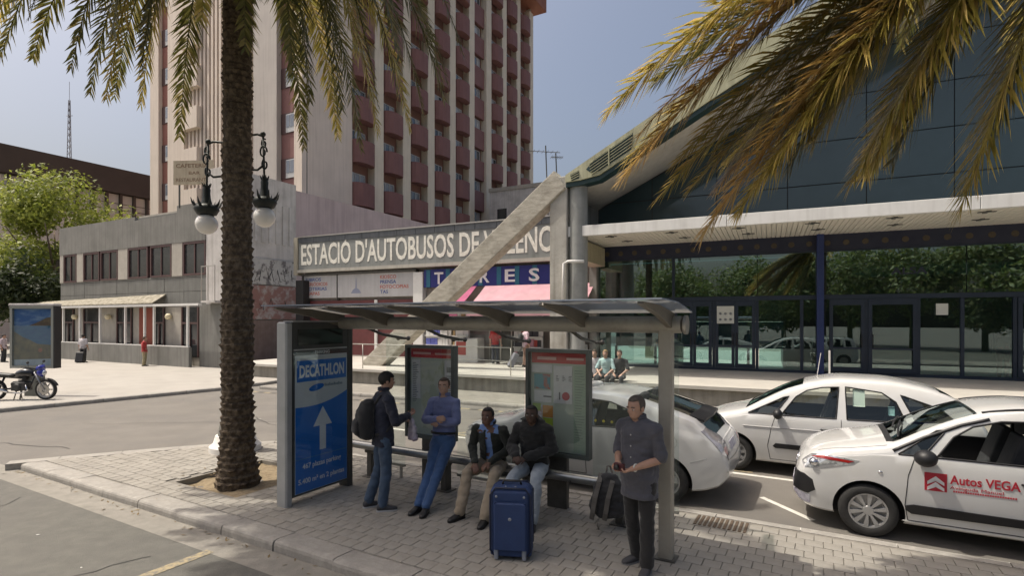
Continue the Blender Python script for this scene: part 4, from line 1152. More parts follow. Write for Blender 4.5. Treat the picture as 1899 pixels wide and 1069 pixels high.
b = MB(); b.box(.0975, .101, yn + .12, yf - .105, .105, 2.06); b.build('front_glass', glass('panel_front_glass', (.97, .98, .985), .03), ad)
# ================================================================== PALMS
def leaf_material(name, c1, c2, c3, rough=.38):
    m = bpy.data.materials.new(name); m.use_nodes = True
    nt = m.node_tree; N = nt.nodes; L = nt.links; b = N['Principled BSDF']
    gi = N.new('ShaderNodeNewGeometry')
    rp = N.new('ShaderNodeValToRGB')
    rp.color_ramp.elements[0].color = (*c1, 1); rp.color_ramp.elements[1].color = (*c3, 1)
    e = rp.color_ramp.elements.new(.6); e.color = (*c2, 1)
    L.new(gi.outputs['Random Per Island'], rp.inputs[0])
    L.new(rp.outputs[0], b.inputs['Base Color'])
    b.inputs['Roughness'].default_value = rough
    b.inputs['Specular IOR Level'].default_value = .6
    tl = N.new('ShaderNodeBsdfTranslucent'); L.new(rp.outputs[0], tl.inputs[0])
    mx = N.new('ShaderNodeMixShader'); mx.inputs[0].default_value = .44
    L.new(b.outputs[0], mx.inputs[1]); L.new(tl.outputs[0], mx.inputs[2]); L.new(mx.outputs[0], N['Material Output'].inputs[0])
    MATS[name] = m
    return m
M_frond = leaf_material('palm_leaf_green', (.075, .085, .02), (.14, .13, .034), (.30, .24, .085))
M_frond2 = leaf_material('palm_leaf_yellow', (.26, .24, .055), (.42, .34, .085), (.62, .45, .17), .26)
M_frond3 = leaf_material('palm_leaf_dry', (.36, .26, .075), (.52, .34, .11), (.66, .48, .22), .3)
M_trunk = mat('palm_trunk', (.055, .038, .024), .95, (.19, .145, .095), 13, bump=1.0, bscale=45, contrast=(.42, .72))

def bez(p0, p1, p2, n):
    return [p0 * (1 - t) ** 2 + p1 * 2 * t * (1 - t) + p2 * t * t for t in (i / n for i in range(n + 1))]

def frond(parent, p0, p1, p2, m, seed, pairs=125, L=.50, droop=.35, stem=.028, wid=1.0):
    q = random.Random(seed)
    b = MB(); pts = bez(p0, p1, p2, 60)
    rm = [stem * (1 - .85 * i / 60) for i in range(61)]
    b.tube(pts[::4] + ([] if 60 % 4 == 0 else [pts[-1]]), rm[::4], 5)
    down = Vector((0, 0, -1))
    twist = q.uniform(-.25, .25)
    for i in range(pairs):
        t = .16 + .84 * (i + q.random() * .6) / pairs
        k = min(59, int(t * 60)); f = t * 60 - k
        P = pts[k].lerp(pts[k + 1], min(1, f)); d = (pts[k + 1] - pts[k]).normalized()
        side = d.cross(Vector((0, 0, 1)))
        if side.length < .1: side = d.cross(Vector((q.uniform(-1, 1), q.uniform(-1, 1), 0)))
        side.normalize(); upn = side.cross(d).normalized()
        side = (side * math.cos(twist) + upn * math.sin(twist)).normalized(); upn = side.cross(d).normalized()
        ll = L * (math.sin(PI * min(1, .12 + .80 * t)) ** .55) * q.uniform(.8, 1.1) * (1 if t < .85 else 1 - (t - .85) * 2.2)
        for sg in (-1, 1):
            ang = R(q.uniform(34, 62) * (1.15 - .45 * t)); lift = q.uniform(-.35, .65)
            dr = (d * math.cos(ang) + (side * sg + upn * lift).normalized() * math.sin(ang)).normalized()
            w = q.uniform(.012, .020) * wid; nrm = dr.cross(upn).normalized() * w
            a = P + dr * ll * .45 + down * ll * droop * .12
            e = P + dr * ll * .92 + down * ll * droop * .5
            b.add([P - nrm * .5, P + nrm * .5, a + nrm, a - nrm, e], [(0, 1, 2, 3), (3, 2, 4)])
    return b.build('frond', m, parent, fix=False)

def trunk_mesh(parent, h, rad, lean=(0, 0), seed=1, nz=120, nn=36):
    q = random.Random(seed); vs = []; fs = []
    row = .10; cols = 11
    for i in range(nz + 1):
        z = h * i / nz; r0 = rad(z)
        for k in range(nn):
            a = 2 * PI * k / nn
            rr = z / row; ro = math.floor(rr); fr = rr - ro
            ca = a / (2 * PI) * cols + (.5 if ro % 2 else 0); fc = ca - math.floor(ca)
            h1 = noise.noise(Vector((ro * 1.7, math.floor(ca) * 2.3, seed)))
            lip = (1 - abs(fc - .5) * 1.5) * (fr ** 1.5) * (.042 + .04 * h1) * (1 + .5 * math.exp(-z / .7))
            r = r0 + lip + .02 * noise.noise(Vector((math.cos(a) * 2.2, math.sin(a) * 2.2, z * 3)))
            vs.append((r * math.cos(a) + lean[0] * z, r * math.sin(a) + lean[1] * z, z))
    for i in range(nz):
        for k in range(nn):
            k2 = (k + 1) % nn; fs.append((i * nn + k, i * nn + k2, (i + 1) * nn + k2, (i + 1) * nn + k))
    b = MB(); b.add(vs, fs); return b.build('trunk', M_trunk, parent, smooth=False, fix=False)

def stubs(parent, h, r, n, seed):
    q = random.Random(seed); b = MB()
    for k in range(n):
        a = k * 2.4; z = h - .9 + .9 * k / n
        d = Vector((math.cos(a), math.sin(a), 0)); p = Vector((0, 0, z)) + d * (r - .03)
        b.bar(p, p + d * q.uniform(.12, .22) + Vector((0, 0, q.uniform(.12, .3))), .10, .045)
    return stuff(b.build('frond_stub', mat('frond_stub_brown', (.17, .115, .06), .9, (.11, .075, .04), 8), parent))

# --- palm in the pit at the left
PL = Vector((-4.27, 8.47, .03))
pa = thing('palm_tree', 'tall date palm with scaly brown trunk standing in a soil pit in the pavement', 'palm tree', PL)
HP = 9.0
def radA(z):
    return .205 + .11 * math.exp(-z / .45) + .018 * math.exp(-((z - 2.2) / .7) ** 2) - .002 * z
trunk_mesh(pa, HP, radA, seed=3, nz=300, nn=44)
stubs(pa, HP + .2, .26, 34, 5)
low = [  # (azimuth deg in plan from +X, reach, tip height above the foot)
    (182, 3.75, 6.9), (188, 3.3, 6.25), (200, 3.2, 6.2), (172, 2.6, 5.95), (215, 2.45, 6.35), (165, 1.9, 5.75), (230, 2.6, 6.15), (190, 1.35, 6.3),
    (250, 1.9, 5.55), (140, 2.4, 5.4), (285, 1.9, 6.0), (300, 1.6, 5.75), (320, 1.7, 5.35), (20, 1.5, 5.35), (350, 1.75, 5.05), (335, 2.35, 5.9),
    (5, 2.15, 5.5), (340, 2.9, 5.85), (10, 2.85, 5.55), (358, 3.2, 5.95), (35, 2.9, 5.7), (60, 2.6, 5.4), (90, 2.7, 5.7), (115, 2.5, 5.6), (310, 2.8, 6.4), (270, 2.7, 6.6),
    (228, 2.9, 6.9), (236, 3.5, 7.0), (244, 2.7, 6.6), (252, 3.7, 7.2), (260, 3.1, 6.9), (266, 3.9, 7.4), (275, 3.3, 7.0), (283, 3.8, 7.3), (292, 3.0, 6.8), (299, 3.6, 7.2), (306, 3.2, 7.0), (314, 3.6, 7.1),  # row reaching toward the camera, added for the shade it throws
    (176, 3.4, 6.75), (195, 2.2, 5.95), (178, 2.1, 5.6), (345, 1.3, 5.25), (0, 2.5, 5.65), (12, 3.2, 6.0), (352, 3.6, 6.3), (30, 2.2, 5.3), (15, 3.3, 6.5), (325, 3.1, 6.5), (205, 3.6, 7.2), (155, 3.2, 6.6), (80, 3.2, 6.4)]
for i, (az, rc, zt) in enumerate(low):
    if zt < 6.6: zt = 5.72 + (zt - 5.05) * .57
    a = R(az); d = Vector((math.cos(a), math.sin(a), 0))
    frond(pa, Vector((0, 0, HP - .1)) + d * .15, Vector((0, 0, HP + .95)) + d * rc * .72, d * rc + Vector((0, 0, zt)), M_frond if i % 5 else M_frond2, 100 + i, L=.50)
for i in range(30):  # fronds out of view, added to shade the near kerb
    q = random.Random(i + 131); a = R(200 + 52 * ((i * .618) % 1)); d = Vector((math.cos(a), math.sin(a), 0)); rc = q.uniform(2.6, 4.4)
    frond(pa, Vector((0, 0, HP)) + d * .12, Vector((0, 0, HP + 1.2)) + d * rc * .62, d * rc + Vector((0, 0, q.uniform(7.3, 8.8))), M_frond, 350 + i, pairs=80)
for i in range(44):  # more fronds above the view, added to shade the paving by the shelter
    q = random.Random(i + 31); a = R(222 + 96 * ((i * .618) % 1)); d = Vector((math.cos(a), math.sin(a), 0)); rc = q.uniform(2.0, 4.2)
    frond(pa, Vector((0, 0, HP)) + d * .12, Vector((0, 0, HP + 1.25)) + d * rc * .62, d * rc + Vector((0, 0, q.uniform(7.0, 8.8))), M_frond, 300 + i, pairs=80)
for i in range(26):
    a = 2 * PI * i * .618; d = Vector((math.cos(a), math.sin(a), 0)); rc = 2.6 + 1.3 * random.random(); el = random.uniform(.0, 2.6)
    frond(pa, Vector((0, 0, HP)) + d * .1, Vector((0, 0, HP + 1.5 + el * .6)) + d * rc * .6, d * rc + Vector((0, 0, HP - 1.1 + el)), M_frond, 200 + i, pairs=70)

# --- palm standing just outside the frame at the right; its fronds hang into view
PR = Vector((5.3, 4.5, .12))
pb_ = thing('palm_tree', 'palm whose yellowing fronds hang into view in front of the dark glass gable', 'palm tree', PR)
HR = 7.0
trunk_mesh(pb_, HR, lambda z: .25 + .12 * math.exp(-z / .4), seed=8, nz=150)
stubs(pb_, HR + .2, .28, 30, 9)
def at(px, py, D):
    D *= .92
    return Vector(((px - 949.5) / 1010 * D, D, 2.62 + (592 - py) * D / 1010))
crown = PR + Vector((0, 0, HR))
vis = [  # tip, a point further up the frond (photo pixels and metres away), leaf
    ((1128, 205, 5.4), (1350, -25, 5.3), M_frond2), ((1150, 335, 5.7), (1330, 110, 5.5), M_frond3), ((1160, 300, 6.0), (1380, 60, 5.8), M_frond2), ((1225, 362, 5.9), (1400, 165, 5.7), M_frond2),
    ((1305, 432, 5.5), (1440, 235, 5.3), M_frond3), ((1368, 395, 6.0), (1500, 190, 5.7), M_frond2), ((1285, 345, 5.9), (1480, 130, 5.6), M_frond2),
    ((1462, 312, 6.1), (1560, 130, 5.8), M_frond), ((1578, 340, 5.3), (1680, 150, 5.1), M_frond2), ((1655, 300, 5.7), (1740, 110, 5.4), M_frond),
    ((1605, 320, 6.2), (1700, 130, 5.8), M_frond2), ((1780, 392, 5.0), (1850, 190, 4.9), M_frond2), ((1215, 150, 6.3), (1450, -30, 6.1), M_frond), ((1420, 330, 5.6), (1560, 120, 5.4), M_frond2), ((1350, 300, 6.3), (1530, 90, 6.0), M_frond2),
    ((1180, 255, 5.5), (1390, 10, 5.4), M_frond3), ((1255, 300, 5.6), (1450, 80, 5.5), M_frond2), ((1330, 350, 5.8), (1480, 150, 5.6), M_frond3), ((1400, 350, 5.2), (1530, 150, 5.1), M_frond2), ((1250, 90, 5.8), (1480, -80, 5.7), M_frond2), ((1510, 260, 5.9), (1630, 60, 5.7), M_frond2), ((1620, 300, 5.5), (1730, 90, 5.3), M_frond2), ((1840, 260, 5.3), (1890, 90, 5.2), M_frond)]
for i, (tp, upn, m) in enumerate(vis):
    t = at(*tp) - PR; u_ = at(*upn) - PR; c = Vector((0, 0, HR))
    d = (u_ - t); k = (c - t).length * .52 / d.length
    p1 = t + d * k
    h = (p1 - c); h.z = 0
    frond(pb_, c + h.normalized() * .15, p1, t, m, 400 + i, pairs=230, L=.64, droop=.36, stem=.026, wid=.78)
for i in range(30):
    a = 2 * PI * i * .618 + .3; d = Vector((math.cos(a), math.sin(a), 0)); rc = 2.8 + 1.2 * random.random(); el = random.uniform(-.6, 3.0)
    # sunward side: fronds raised clear of the view and thinned to let sun through
    if d.x < -.1:
        if i % 3: continue
        el = max(el, 1.6)
    frond(pb_, Vector((0, 0, HR)) + d * .1, Vector((0, 0, HR + 1.4 + el * .6)) + d * rc * .6, d * rc + Vector((0, 0, HR - .6 + el)), M_frond if i % 3 else M_frond2, 500 + i, pairs=70)

# ================================================================== BROADLEAF TREES
def leafy(b, c, r, n, size, seed, flat=.85):
    """leaf-sized faces through a lumpy crown volume"""
    q = random.Random(seed); c = Vector(c)
    lobes = []
    for _ in range(15):
        d = Vector((q.gauss(0, 1), q.gauss(0, 1), q.gauss(0, .8))).normalized()
        lobes.append((Vector((d.x * r * .62, d.y * r * .62, d.z * r * .62 * flat)), r * q.uniform(.28, .46)))
    for _ in range(n):
        lc, lr = lobes[int(q.random() * len(lobes))]
        d = Vector((q.gauss(0, 1), q.gauss(0, 1), q.gauss(0, 1))).normalized()
        p = c + lc + d * lr * (q.random() ** .4)
        nr = (d + Vector((q.gauss(0, .7), q.gauss(0, .7), q.gauss(.5, .7)))).normalized()
        a = nr.cross(Vector((q.gauss(0, 1), q.gauss(0, 1), q.gauss(0, 1)))).normalized(); e = nr.cross(a)
        s = size * q.uniform(.6, 1.3)
        b.add([p - a * s, p - e * s * .45, p + a * s, p + e * s * .45], [(0, 1, 2, 3)])
M_leafl = leaf_material('leaf_light_green', (.15, .19, .024), (.25, .29, .045), (.40, .42, .10), .55)
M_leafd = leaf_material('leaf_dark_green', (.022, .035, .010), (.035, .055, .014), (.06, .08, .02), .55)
M_bark = mat('bark', (.10, .075, .05), .95, (.16, .125, .09), 6, bump=.7, bscale=20)
def tree(label, loc, h, r, n, size, m, seed, group=None):
    t = thing('tree', label, 'tree', loc, 0, group); q = random.Random(seed)
    b = MB(); b.tube([(0, 0, -.1), (.1, .05, h * .25), (0, .1, h * .5)], [.32, .25, .16], 10)
    for k in range(6):
        a = k * 1.05 + q.random(); s = h * .3 + q.random() * h * .15; rr = r * .7
        b.tube([(.08, .05, s), (math.cos(a) * rr * .5, math.sin(a) * rr * .5, s + h * .14), (math.cos(a) * rr, math.sin(a) * rr, s + h * .3)], [.13, .08, .03], 7)
    b.build('trunk', M_bark, t, smooth=True)
    b = MB(); leafy(b, (0, 0, h - r * .9), r, n, size, seed); b.build('crown', m, t, fix=False)
    return t
tree('light green bushy tree growing behind the left end of the grey building', (-35.9, 43, .1), 14.4, 6.3, 20000, .18, M_leafl, 21)
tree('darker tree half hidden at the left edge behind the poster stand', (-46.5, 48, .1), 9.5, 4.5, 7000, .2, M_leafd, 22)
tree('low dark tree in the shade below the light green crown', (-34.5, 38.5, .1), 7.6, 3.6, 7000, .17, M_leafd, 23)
# park on the far side of the street, behind the camera: seen only mirrored in the glass
b = MB()
for k in range(14):
    q = random.Random(k + 50); x = -48 + k * 5.2; y = -17 + q.uniform(-4, 3); h = q.uniform(8, 11.5)
    leafy(b, (x, y, h * .55), h * .5, 5200, .24, 60 + k)
    b.tube([(x, y, 0), (x, y, h * .5)], [.25, .15], 6)
stuff(b.build('park_trees', leaf_material('leaf_park', (.08, .115, .03), (.13, .17, .045), (.2, .22, .07), .6), fix=False))

# ================================================================== ORNAMENTAL STREET LAMP behind the trunk
la = thing('street_lamp', 'ornate cast iron street lamp with white globes under crown-shaped caps behind the palm trunk', 'street lamp', (-5.28, 10.4, ISL), R(-4))
b = MB(); b.lathe([(.0, 0), (.45, 0), (.45, .1), (.38, .16), (.34, .3), (0, .3)], 24); b.build('plinth', mat('plinth_white', (.68, .66, .62), .7), la, smooth=True, angle=35)
b = MB(); b.lathe([(.30, .301), (.27, .5), (.2, .8), (.16, 1.25), (.17, 1.3), (.12, 1.4), (.085, 1.7), (.075, 4.6), (.1, 4.65), (.06, 4.75), (.05, 6.5), (.09, 6.6), (.03, 6.9), (0, 7.0)], 20); b.build('pole', mat('lamp_pole_paint', (.12, .115, .10), .6, (.17, .165, .15), 5), la, smooth=True, angle=35)
M_globe = mat('lamp_globe', (.80, .77, .72), .18, coat=.5)
for sx, dz in ((-1, 0), (1, .12)):
    gx = sx * .545
    ar = MB(); ar.tube([(sx * .05, 0, 5.85 + dz), (gx * .8, 0, 5.9 + dz), (gx, 0, 5.86 + dz)], .022, 8); ar.tube([(sx * .05, 0, 5.25 + dz), (gx * .8, 0, 5.22 + dz), (gx, 0, 5.3 + dz)], .022, 8)
    ar.ball((gx, 0, 5.9 + dz), .05)
    o = ar.build('arm', M_iron, la, smooth=True)
    sc = MB()
    for j, (r0, z0, ph) in enumerate(((.11, 5.55, 0), (.08, 5.72, 1.0), (.09, 5.33, 2.0))):
        pts = []
        for k in range(18):
            a = ph + k * .45; r = r0 * (1 - k / 26); pts.append((gx + sx * .02 + r * math.cos(a) * .7, .03 * (j - 1), z0 + dz + r * math.sin(a) * 1.2))
        sc.tube(pts, .016, 6)
    sc.build('scroll', M_iron, o, smooth=True)
    st_ = MB(); st_.tube([(gx, 0, 5.9 + dz), (gx + sx * .02, 0, 5.3 + dz), (gx + sx * .03, 0, 4.85 + dz)], .02, 8); st_.build('hanger', M_iron, o, smooth=True)
    cx = gx + sx * .03
    cp = MB(); cp.lathe([(.05, 5.05 + dz), (.07, 4.98 + dz), (.065, 4.9 + dz), (.075, 4.80 + dz), (.10, 4.70 + dz), (.20, 4.665 + dz), (.225, 4.60 + dz), (.17, 4.5 + dz), (.11, 4.48 + dz)], 20, (cx, 0, 0))
    for k in range(8):
        a = k * PI / 4; d = Vector((math.cos(a), math.sin(a), 0))
        cp.tube([Vector((cx, 0, 4.66 + dz)) + d * .2, Vector((cx, 0, 4.71 + dz)) + d * .24, Vector((cx, 0, 4.80 + dz)) + d * .27], [.032, .02, .004], 5)
        cp.tube([Vector((cx, 0, 5.03 + dz)) + d * .05, Vector((cx, 0, 5.11 + dz)) + d * .085], [.02, .004], 4)
    cap = cp.build('globe_cap', M_iron, la, smooth=True, angle=50)
    gb = MB(); gb.ball((cx, 0, 4.32 + dz), (.20, .20, .195), 24, 16); gb.build('globe', M_globe, cap, smooth=True)
# ================================================================== CARS
M_paint = mat('car_white_paint', (.66, .66, .65), .22, (.63, .63, .62), 1.5, coat=.8, grime=(.6, .59, .56), grime_scale=1.2)
M_cabin = mat('car_cabin_black', (.012, .012, .014), .8)
M_carglass = glass('car_glass', (.90, .94, .92), .06)
M_carglass_d = glass('car_glass_dark', (.60, .64, .63), .10)
M_trim = mat('car_black_trim', (.013, .013, .015), .5)
M_lamp = mat('headlamp_lens', (.40, .41, .43), .08, (.72, .73, .75), 14, metal=.55, coat=1.0, contrast=(.45, .55))
M_rim = mat('alloy_rim', (.42, .42, .42), .35, metal=.6)
M_redlens = mat('red_lens', (.30, .015, .015), .15, coat=1.0)
M_amber = mat('clear_tail_lens', (.34, .31, .32), .12, (.5, .5, .52), 14, metal=.3, coat=1.0)
M_plate = mat('blurred_plate', (.6, .6, .64), .5, (.3, .28, .36), 9)
M_seat = mat('seat_cloth', (.03, .032, .036), .9, (.045, .046, .05), 9)

def curve(pts):
    """smooth interpolation through (x, value) points"""
    xs = [p[0] for p in pts]; ys = [p[1] for p in pts]; n = len(xs)
    d = [(ys[i + 1] - ys[i]) / (xs[i + 1] - xs[i]) for i in range(n - 1)]
    m = [d[0]] + [0 if d[i - 1] * d[i] <= 0 else 2 * d[i - 1] * d[i] / (d[i - 1] + d[i]) for i in range(1, n - 1)] + [d[-1]]
    def f(x):
        if x <= xs[0]: return ys[0]
        if x >= xs[-1]: return ys[-1]
        i = max(k for k in range(n - 1) if xs[k] <= x); h = xs[i + 1] - xs[i]; t = (x - xs[i]) / h
        return ys[i] * (1 + 2 * t) * (1 - t) ** 2 + h * m[i] * t * (1 - t) ** 2 + ys[i + 1] * t * t * (3 - 2 * t) + h * m[i + 1] * t * t * (t - 1)
    return f

class Car:
    def __init__(s, root, L, W, top, belt, bottom, plan, tumble=.27, wheels=(.8, 3.3), wr=.31):
        s.root = root; s.L = L; s.W = W; s.top = curve(top); s.belt = curve(belt); s.bot = curve(bottom); s.plan = curve(plan)
        s.tumble = tumble; s.wx = wheels; s.wr = wr
        s.xs = sorted(set([0, .015, .04, .08, .13, .2, .28] + [.36 + i * (L - .72) / 44 for i in range(45)] + [L - .28, L - .2, L - .13, L - .08, L - .04, L - .015, L]))
        me = s.loft(s.xs, 0, 0, None).mesh('shell')
        bm = bmesh.new(); bm.from_mesh(me); bmesh.ops.recalc_face_normals(bm, faces=bm.faces)
        bmesh.ops.triangulate(bm, faces=[f for f in bm.faces if len(f.verts) > 4])
        s.bvh = BVHTree.FromBMesh(bm); bm.to_mesh(me); bm.free(); s.shell = me
    def section(s, x, inw, int_, floor):
        w = s.W / 2 * s.plan(x) - inw; zt = s.top(x) - int_; zb = s.bot(x) if floor is None else floor
        zl = min(s.belt(x), zt - .09); zl = max(zl, zb + .06)
        P = [(0, zb), (w * .6, zb), (w - .10, zb + .008), (w - .05, zb + .04)]
        base = zb + .09
        for i in range(8):
            t = i / 7; z = base + (zl - base) * t
            P.append((w - .04 * ((t - .6) / .6) ** 2 + (.006 if i == 6 else 0), z))
        y0 = P[-1][0]; zr = max(zt - .07, zl + .015)
        for i in range(1, 6):
            t = i / 5; z = zl + (zr - zl) * t
            P.append((y0 - s.tumble * (z - zl) * (.75 + .35 * t) - .012 * min(1, (zr - zl) / .1), z))
        yc = P[-1][0]; h = zt - zr
        P += [(yc - .025, zr + h * .52), (yc - .075, zr + h * .88), (yc * .72, zt + .012), (yc * .36, zt + .022), (0, zt + .025)]
        return P
    def loft(s, xs, inw, int_, floor):
        b = MB(); rows = []
        for x in xs:
            P = s.section(x, inw, int_, floor); ring = [(x, -y, z) for y, z in P] + [(x, y, z) for y, z in P[-2:0:-1]]
            rows.append(ring)
        n = len(rows[0]); vs = [p for r in rows for p in r]; fs = []
        for i in range(len(rows) - 1):
            for k in range(n):
                k2 = (k + 1) % n; fs.append((i * n + k, i * n + k2, (i + 1) * n + k2, (i + 1) * n + k))
        fs.append(tuple(range(n))); fs.append(tuple(range((len(rows) - 1) * n, len(rows) * n)))
        return b.add(vs, fs)
    def cutter(s, mb, m=M_cabin):
        me = mb.mesh('cut'); bm = bmesh.new(); bm.from_mesh(me); bmesh.ops.recalc_face_normals(bm, faces=bm.faces); bm.to_mesh(me); bm.free()
        me.materials.append(m); o = bpy.data.objects.new('cut', me); COL.objects.link(o); return o
    def body(s, cavity, side_windows, screens):
        """shell minus cabin, wheel arches, window openings"""
        me = s.shell; me.materials.append(M_paint)
        o = bpy.data.objects.new('body', me); COL.objects.link(o)
        cuts = []
        x0, x1, fl = cavity
        cuts.append(s.cutter(s.loft([x0 + (x1 - x0) * i / 30 for i in range(31)], .05, .045, fl)))
        for wx in s.wx:
            for sg in (-1, 1):
                b = MB(); y = sg * s.W / 2
                b.lathe([(s.wr + .055, min(y * 1.1, y - sg * .27)), (s.wr + .055, max(y * 1.1, y - sg * .27))], 40, (wx, 0, s.wr), axis='y'); cuts.append(s.cutter(b))
        for poly in side_windows:
            b = MB(); b.prism(poly, 'y', -1.5, 1.5); cuts.append(s.cutter(b, M_trim))
        for poly in screens:
            b = MB(); b.prism(poly, 'z', fl + .12, 2.2); cuts.append(s.cutter(b, M_trim))
        for c in cuts:
            md = o.modifiers.new('cut', 'BOOLEAN'); md.object = c; md.operation = 'DIFFERENCE'; md.solver = 'EXACT'; md.material_mode = 'TRANSFER'
        out = evaluated(o)
        for c in cuts: bpy.data.objects.remove(c)
        out.name = 'body'
        out.polygons.foreach_set('use_smooth', [True] * len(out.polygons)); out.set_sharp_from_angle(angle=R(28)); out.update()
        bo = bpy.data.objects.new('body', out); COL.objects.link(bo); bo.parent = s.root
        s.b = bo; return bo
    def hit(s, o, d):
        r = s.bvh.ray_cast(Vector(o), Vector(d)); return r[0], r[1]
    def side(s, x, z, sg=-1):
        p, n = s.hit((x, sg * 3, z), (0, -sg, 0))
        return p if p else Vector((x, sg * s.W / 2 * .8, z))
    def topz(s, x, y):
        p, n = s.hit((x, y, 4), (0, 0, -1)); return p if p else Vector((x, y, 1))
    def densify(s, poly, step=.06):
        out = []
        for a, b in zip(poly, poly[1:] + poly[:1]):
            L = math.hypot(b[0] - a[0], b[1] - a[1]); n = max(1, int(L / step))
            out += [(a[0] + (b[0] - a[0]) * i / n, a[1] + (b[1] - a[1]) * i / n) for i in range(n)]
        return out
    def patch(s, name, poly, m, proj, off=.004, parent=None, step=.06, thick=.012):
        """panel that follows the body: polygon projected on it, standing off by 'off'"""
        P = s.densify(poly, step); cx = sum(p[0] for p in P) / len(P); cy = sum(p[1] for p in P) / len(P)
        rings = [P] + [[(cx + (p[0] - cx) * f, cy + (p[1] - cy) * f) for p in P] for f in (.92, .6, .3)] + [[(cx, cy)]]
        top = []
        for r in rings:
            for p in r:
                h, nn, d = proj(p)
                top.append(h - d * off)
        n = len(P); fs = []
        for k in range(3):
            for i in range(n):
                j = (i + 1) % n; fs.append((k * n + i, k * n + j, (k + 1) * n + j, (k + 1) * n + i))
        c = 4 * n
        for i in range(n): fs.append((3 * n + i, 3 * n + (i + 1) % n, c))
        base = []
        for p in P:
            h, nn, d = proj(p); base.append(h + d * thick)
        o = len(top); top += base
        for i in range(n):
            j = (i + 1) % n; fs.append((j, i, o + i, o + j))
        b = MB(); b.add(top, fs); return b.build(name, m, parent or s.root, smooth=True, angle=40)
    def pside(s, sg=-1):
        d = Vector((0, -sg, 0)); return lambda p: (s.side(p[0], p[1], sg), None, d)
    def pfront(s, x0=-1):
        d = Vector((1, 0, 0))
        def f(p):
            h, n = s.hit((x0, p[0], p[1]), d); return (h if h else Vector((.1, p[0], p[1])), n, d)
        return f
    def prear(s):
        d = Vector((-1, 0, 0))
        def f(p):
            h, n = s.hit((s.L + 1, p[0], p[1]), d); return (h if h else Vector((s.L - .1, p[0], p[1])), n, d)
        return f
    def pdiag(s, dx, dy, ox, oy):
        """looking along (dx,dy); coordinate is the distance across that line"""
        d = Vector((dx, dy, 0)).normalized(); e = Vector((-d.y, d.x, 0)) * (-1)
        o = Vector((ox, oy, 0))
        def f(p):
            src = o + e * p[0] + Vector((0, 0, p[1])) - d * 3
            h, n = s.hit(src, d); return (h if h else o + e * p[0] + Vector((0, 0, p[1])), n, d)
        return f
    def ptop(s):
        d = Vector((0, 0, -1)); return lambda p: (s.topz(p[0], p[1]), None, d)
    def line(s, name, pts, m, proj, r=.006, off=0, parent=None):
        """seam or strip that follows the body"""
        out = []
        for a, b_ in zip(pts[:-1], pts[1:]):
            L = math.hypot(b_[0] - a[0], b_[1] - a[1]); n = max(1, int(L / .05))
            out += [(a[0] + (b_[0] - a[0]) * i / n, a[1] + (b_[1] - a[1]) * i / n) for i in range(n)]
        out.append(pts[-1]); V = []
        for p in out:
            h, nn, d = proj(p); V.append(h - d * off)
        b = MB(); b.tube(V, r, 6); return b.build(name, m, parent or s.b, smooth=True)
    def windows(s, polys, m=None, names='side_window'):
        for poly in polys:
            for sg in (-1, 1):
                pr = s.pside(sg)
                w = s.patch('side_window', poly, m or M_carglass, pr, off=-.016, step=.08, thick=.004)
                if sg < 0:
                    s.line('window_seal', poly + poly[:1], M_trim, pr, .011, .0, w)
    def screen(s, name, poly, m=None):
        return s.patch(name, poly, m or M_carglass, s.ptop(), off=-.012, step=.1, thick=.004)
    def wheel(s, spokes=9, cover=True, rim_m=None):
        r = s.wr
        for wx in s.wx:
            for sg in (-1, 1):
                w = bpy.data.objects.new('wheel', None); 
                b = MB(); y0 = sg * (s.W / 2 - .03); y1 = sg * (s.W / 2 - .22)
                prof = [(r * .66, y0 - sg * .005), (r * .72, y0 + sg * .004), (r * .88, y0 + sg * .006), (r * .97, y0 - sg * .015), (r, y0 - sg * .04), (r, y1 + sg * .04), (r * .97, y1), (r * .66, y1)]
                b.lathe(prof, 40, (wx, 0, r), axis='y', closed=True)
                wo = b.build('wheel', M_rubber, s.root, smooth=True, angle=40)
                ri = MB(); yo = y0 - sg * .02
                ri.lathe([(0, yo + sg * .012), (r * .16, yo + sg * .010), (r * .2, yo)], 24, (wx, 0, r), axis='y')
                ri.lathe([(r * .58, yo - sg * .02), (r * .60, yo + sg * .01), (r * .67, yo + sg * .012), (r * .69, yo - sg * .02)], 40, (wx, 0, r), axis='y')
                for k in range(spokes):
                    a = 2 * PI * k / spokes + .2; da = .72 * PI / spokes
                    q = []
                    for rr, f in ((r * .17, .95), (r * .60, .62)):
                        for t in (-1, 1): q.append((wx + rr * math.cos(a + t * da * f), rr * math.sin(a + t * da * f) + r))
                    ri.add([(q[0][0], yo + sg * .008, q[0][1]), (q[1][0], yo + sg * .008, q[1][1]), (q[3][0], yo + sg * .012, q[3][1]), (q[2][0], yo + sg * .012, q[2][1]),
                            (q[0][0], yo - sg * .03, q[0][1]), (q[1][0], yo - sg * .03, q[1][1]), (q[3][0], yo - sg * .03, q[3][1]), (q[2][0], yo - sg * .03, q[2][1])],
                           [(0, 1, 2, 3), (0, 4, 5, 1), (1, 5, 6, 2), (2, 6, 7, 3), (3, 7, 4, 0)])
                ri.build('rim', rim_m or M_rim, wo, smooth=True, angle=30)
                hb = MB(); hb.lathe([(0, yo - sg * .05), (r * .62, yo - sg * .05)], 24, (wx, 0, r), axis='y'); hb.build('hub', M_cabin, wo)
    def mirror(s, x, z, sg=-1, m=None, size=(.10, .11, .085)):
        p = s.side(x, z, sg); b = MB()
        b.ball((p.x - .02, p.y + sg * .12, p.z + .02), (size[0] * .75, size[1], size[2]), 16, 10); b.bar(p + Vector((0, -sg * .02, -.03)), p + Vector((-.01, sg * .1, .0)), .05, .05)
        o = b.build('door_mirror', m or M_trim, s.root, smooth=True); return o
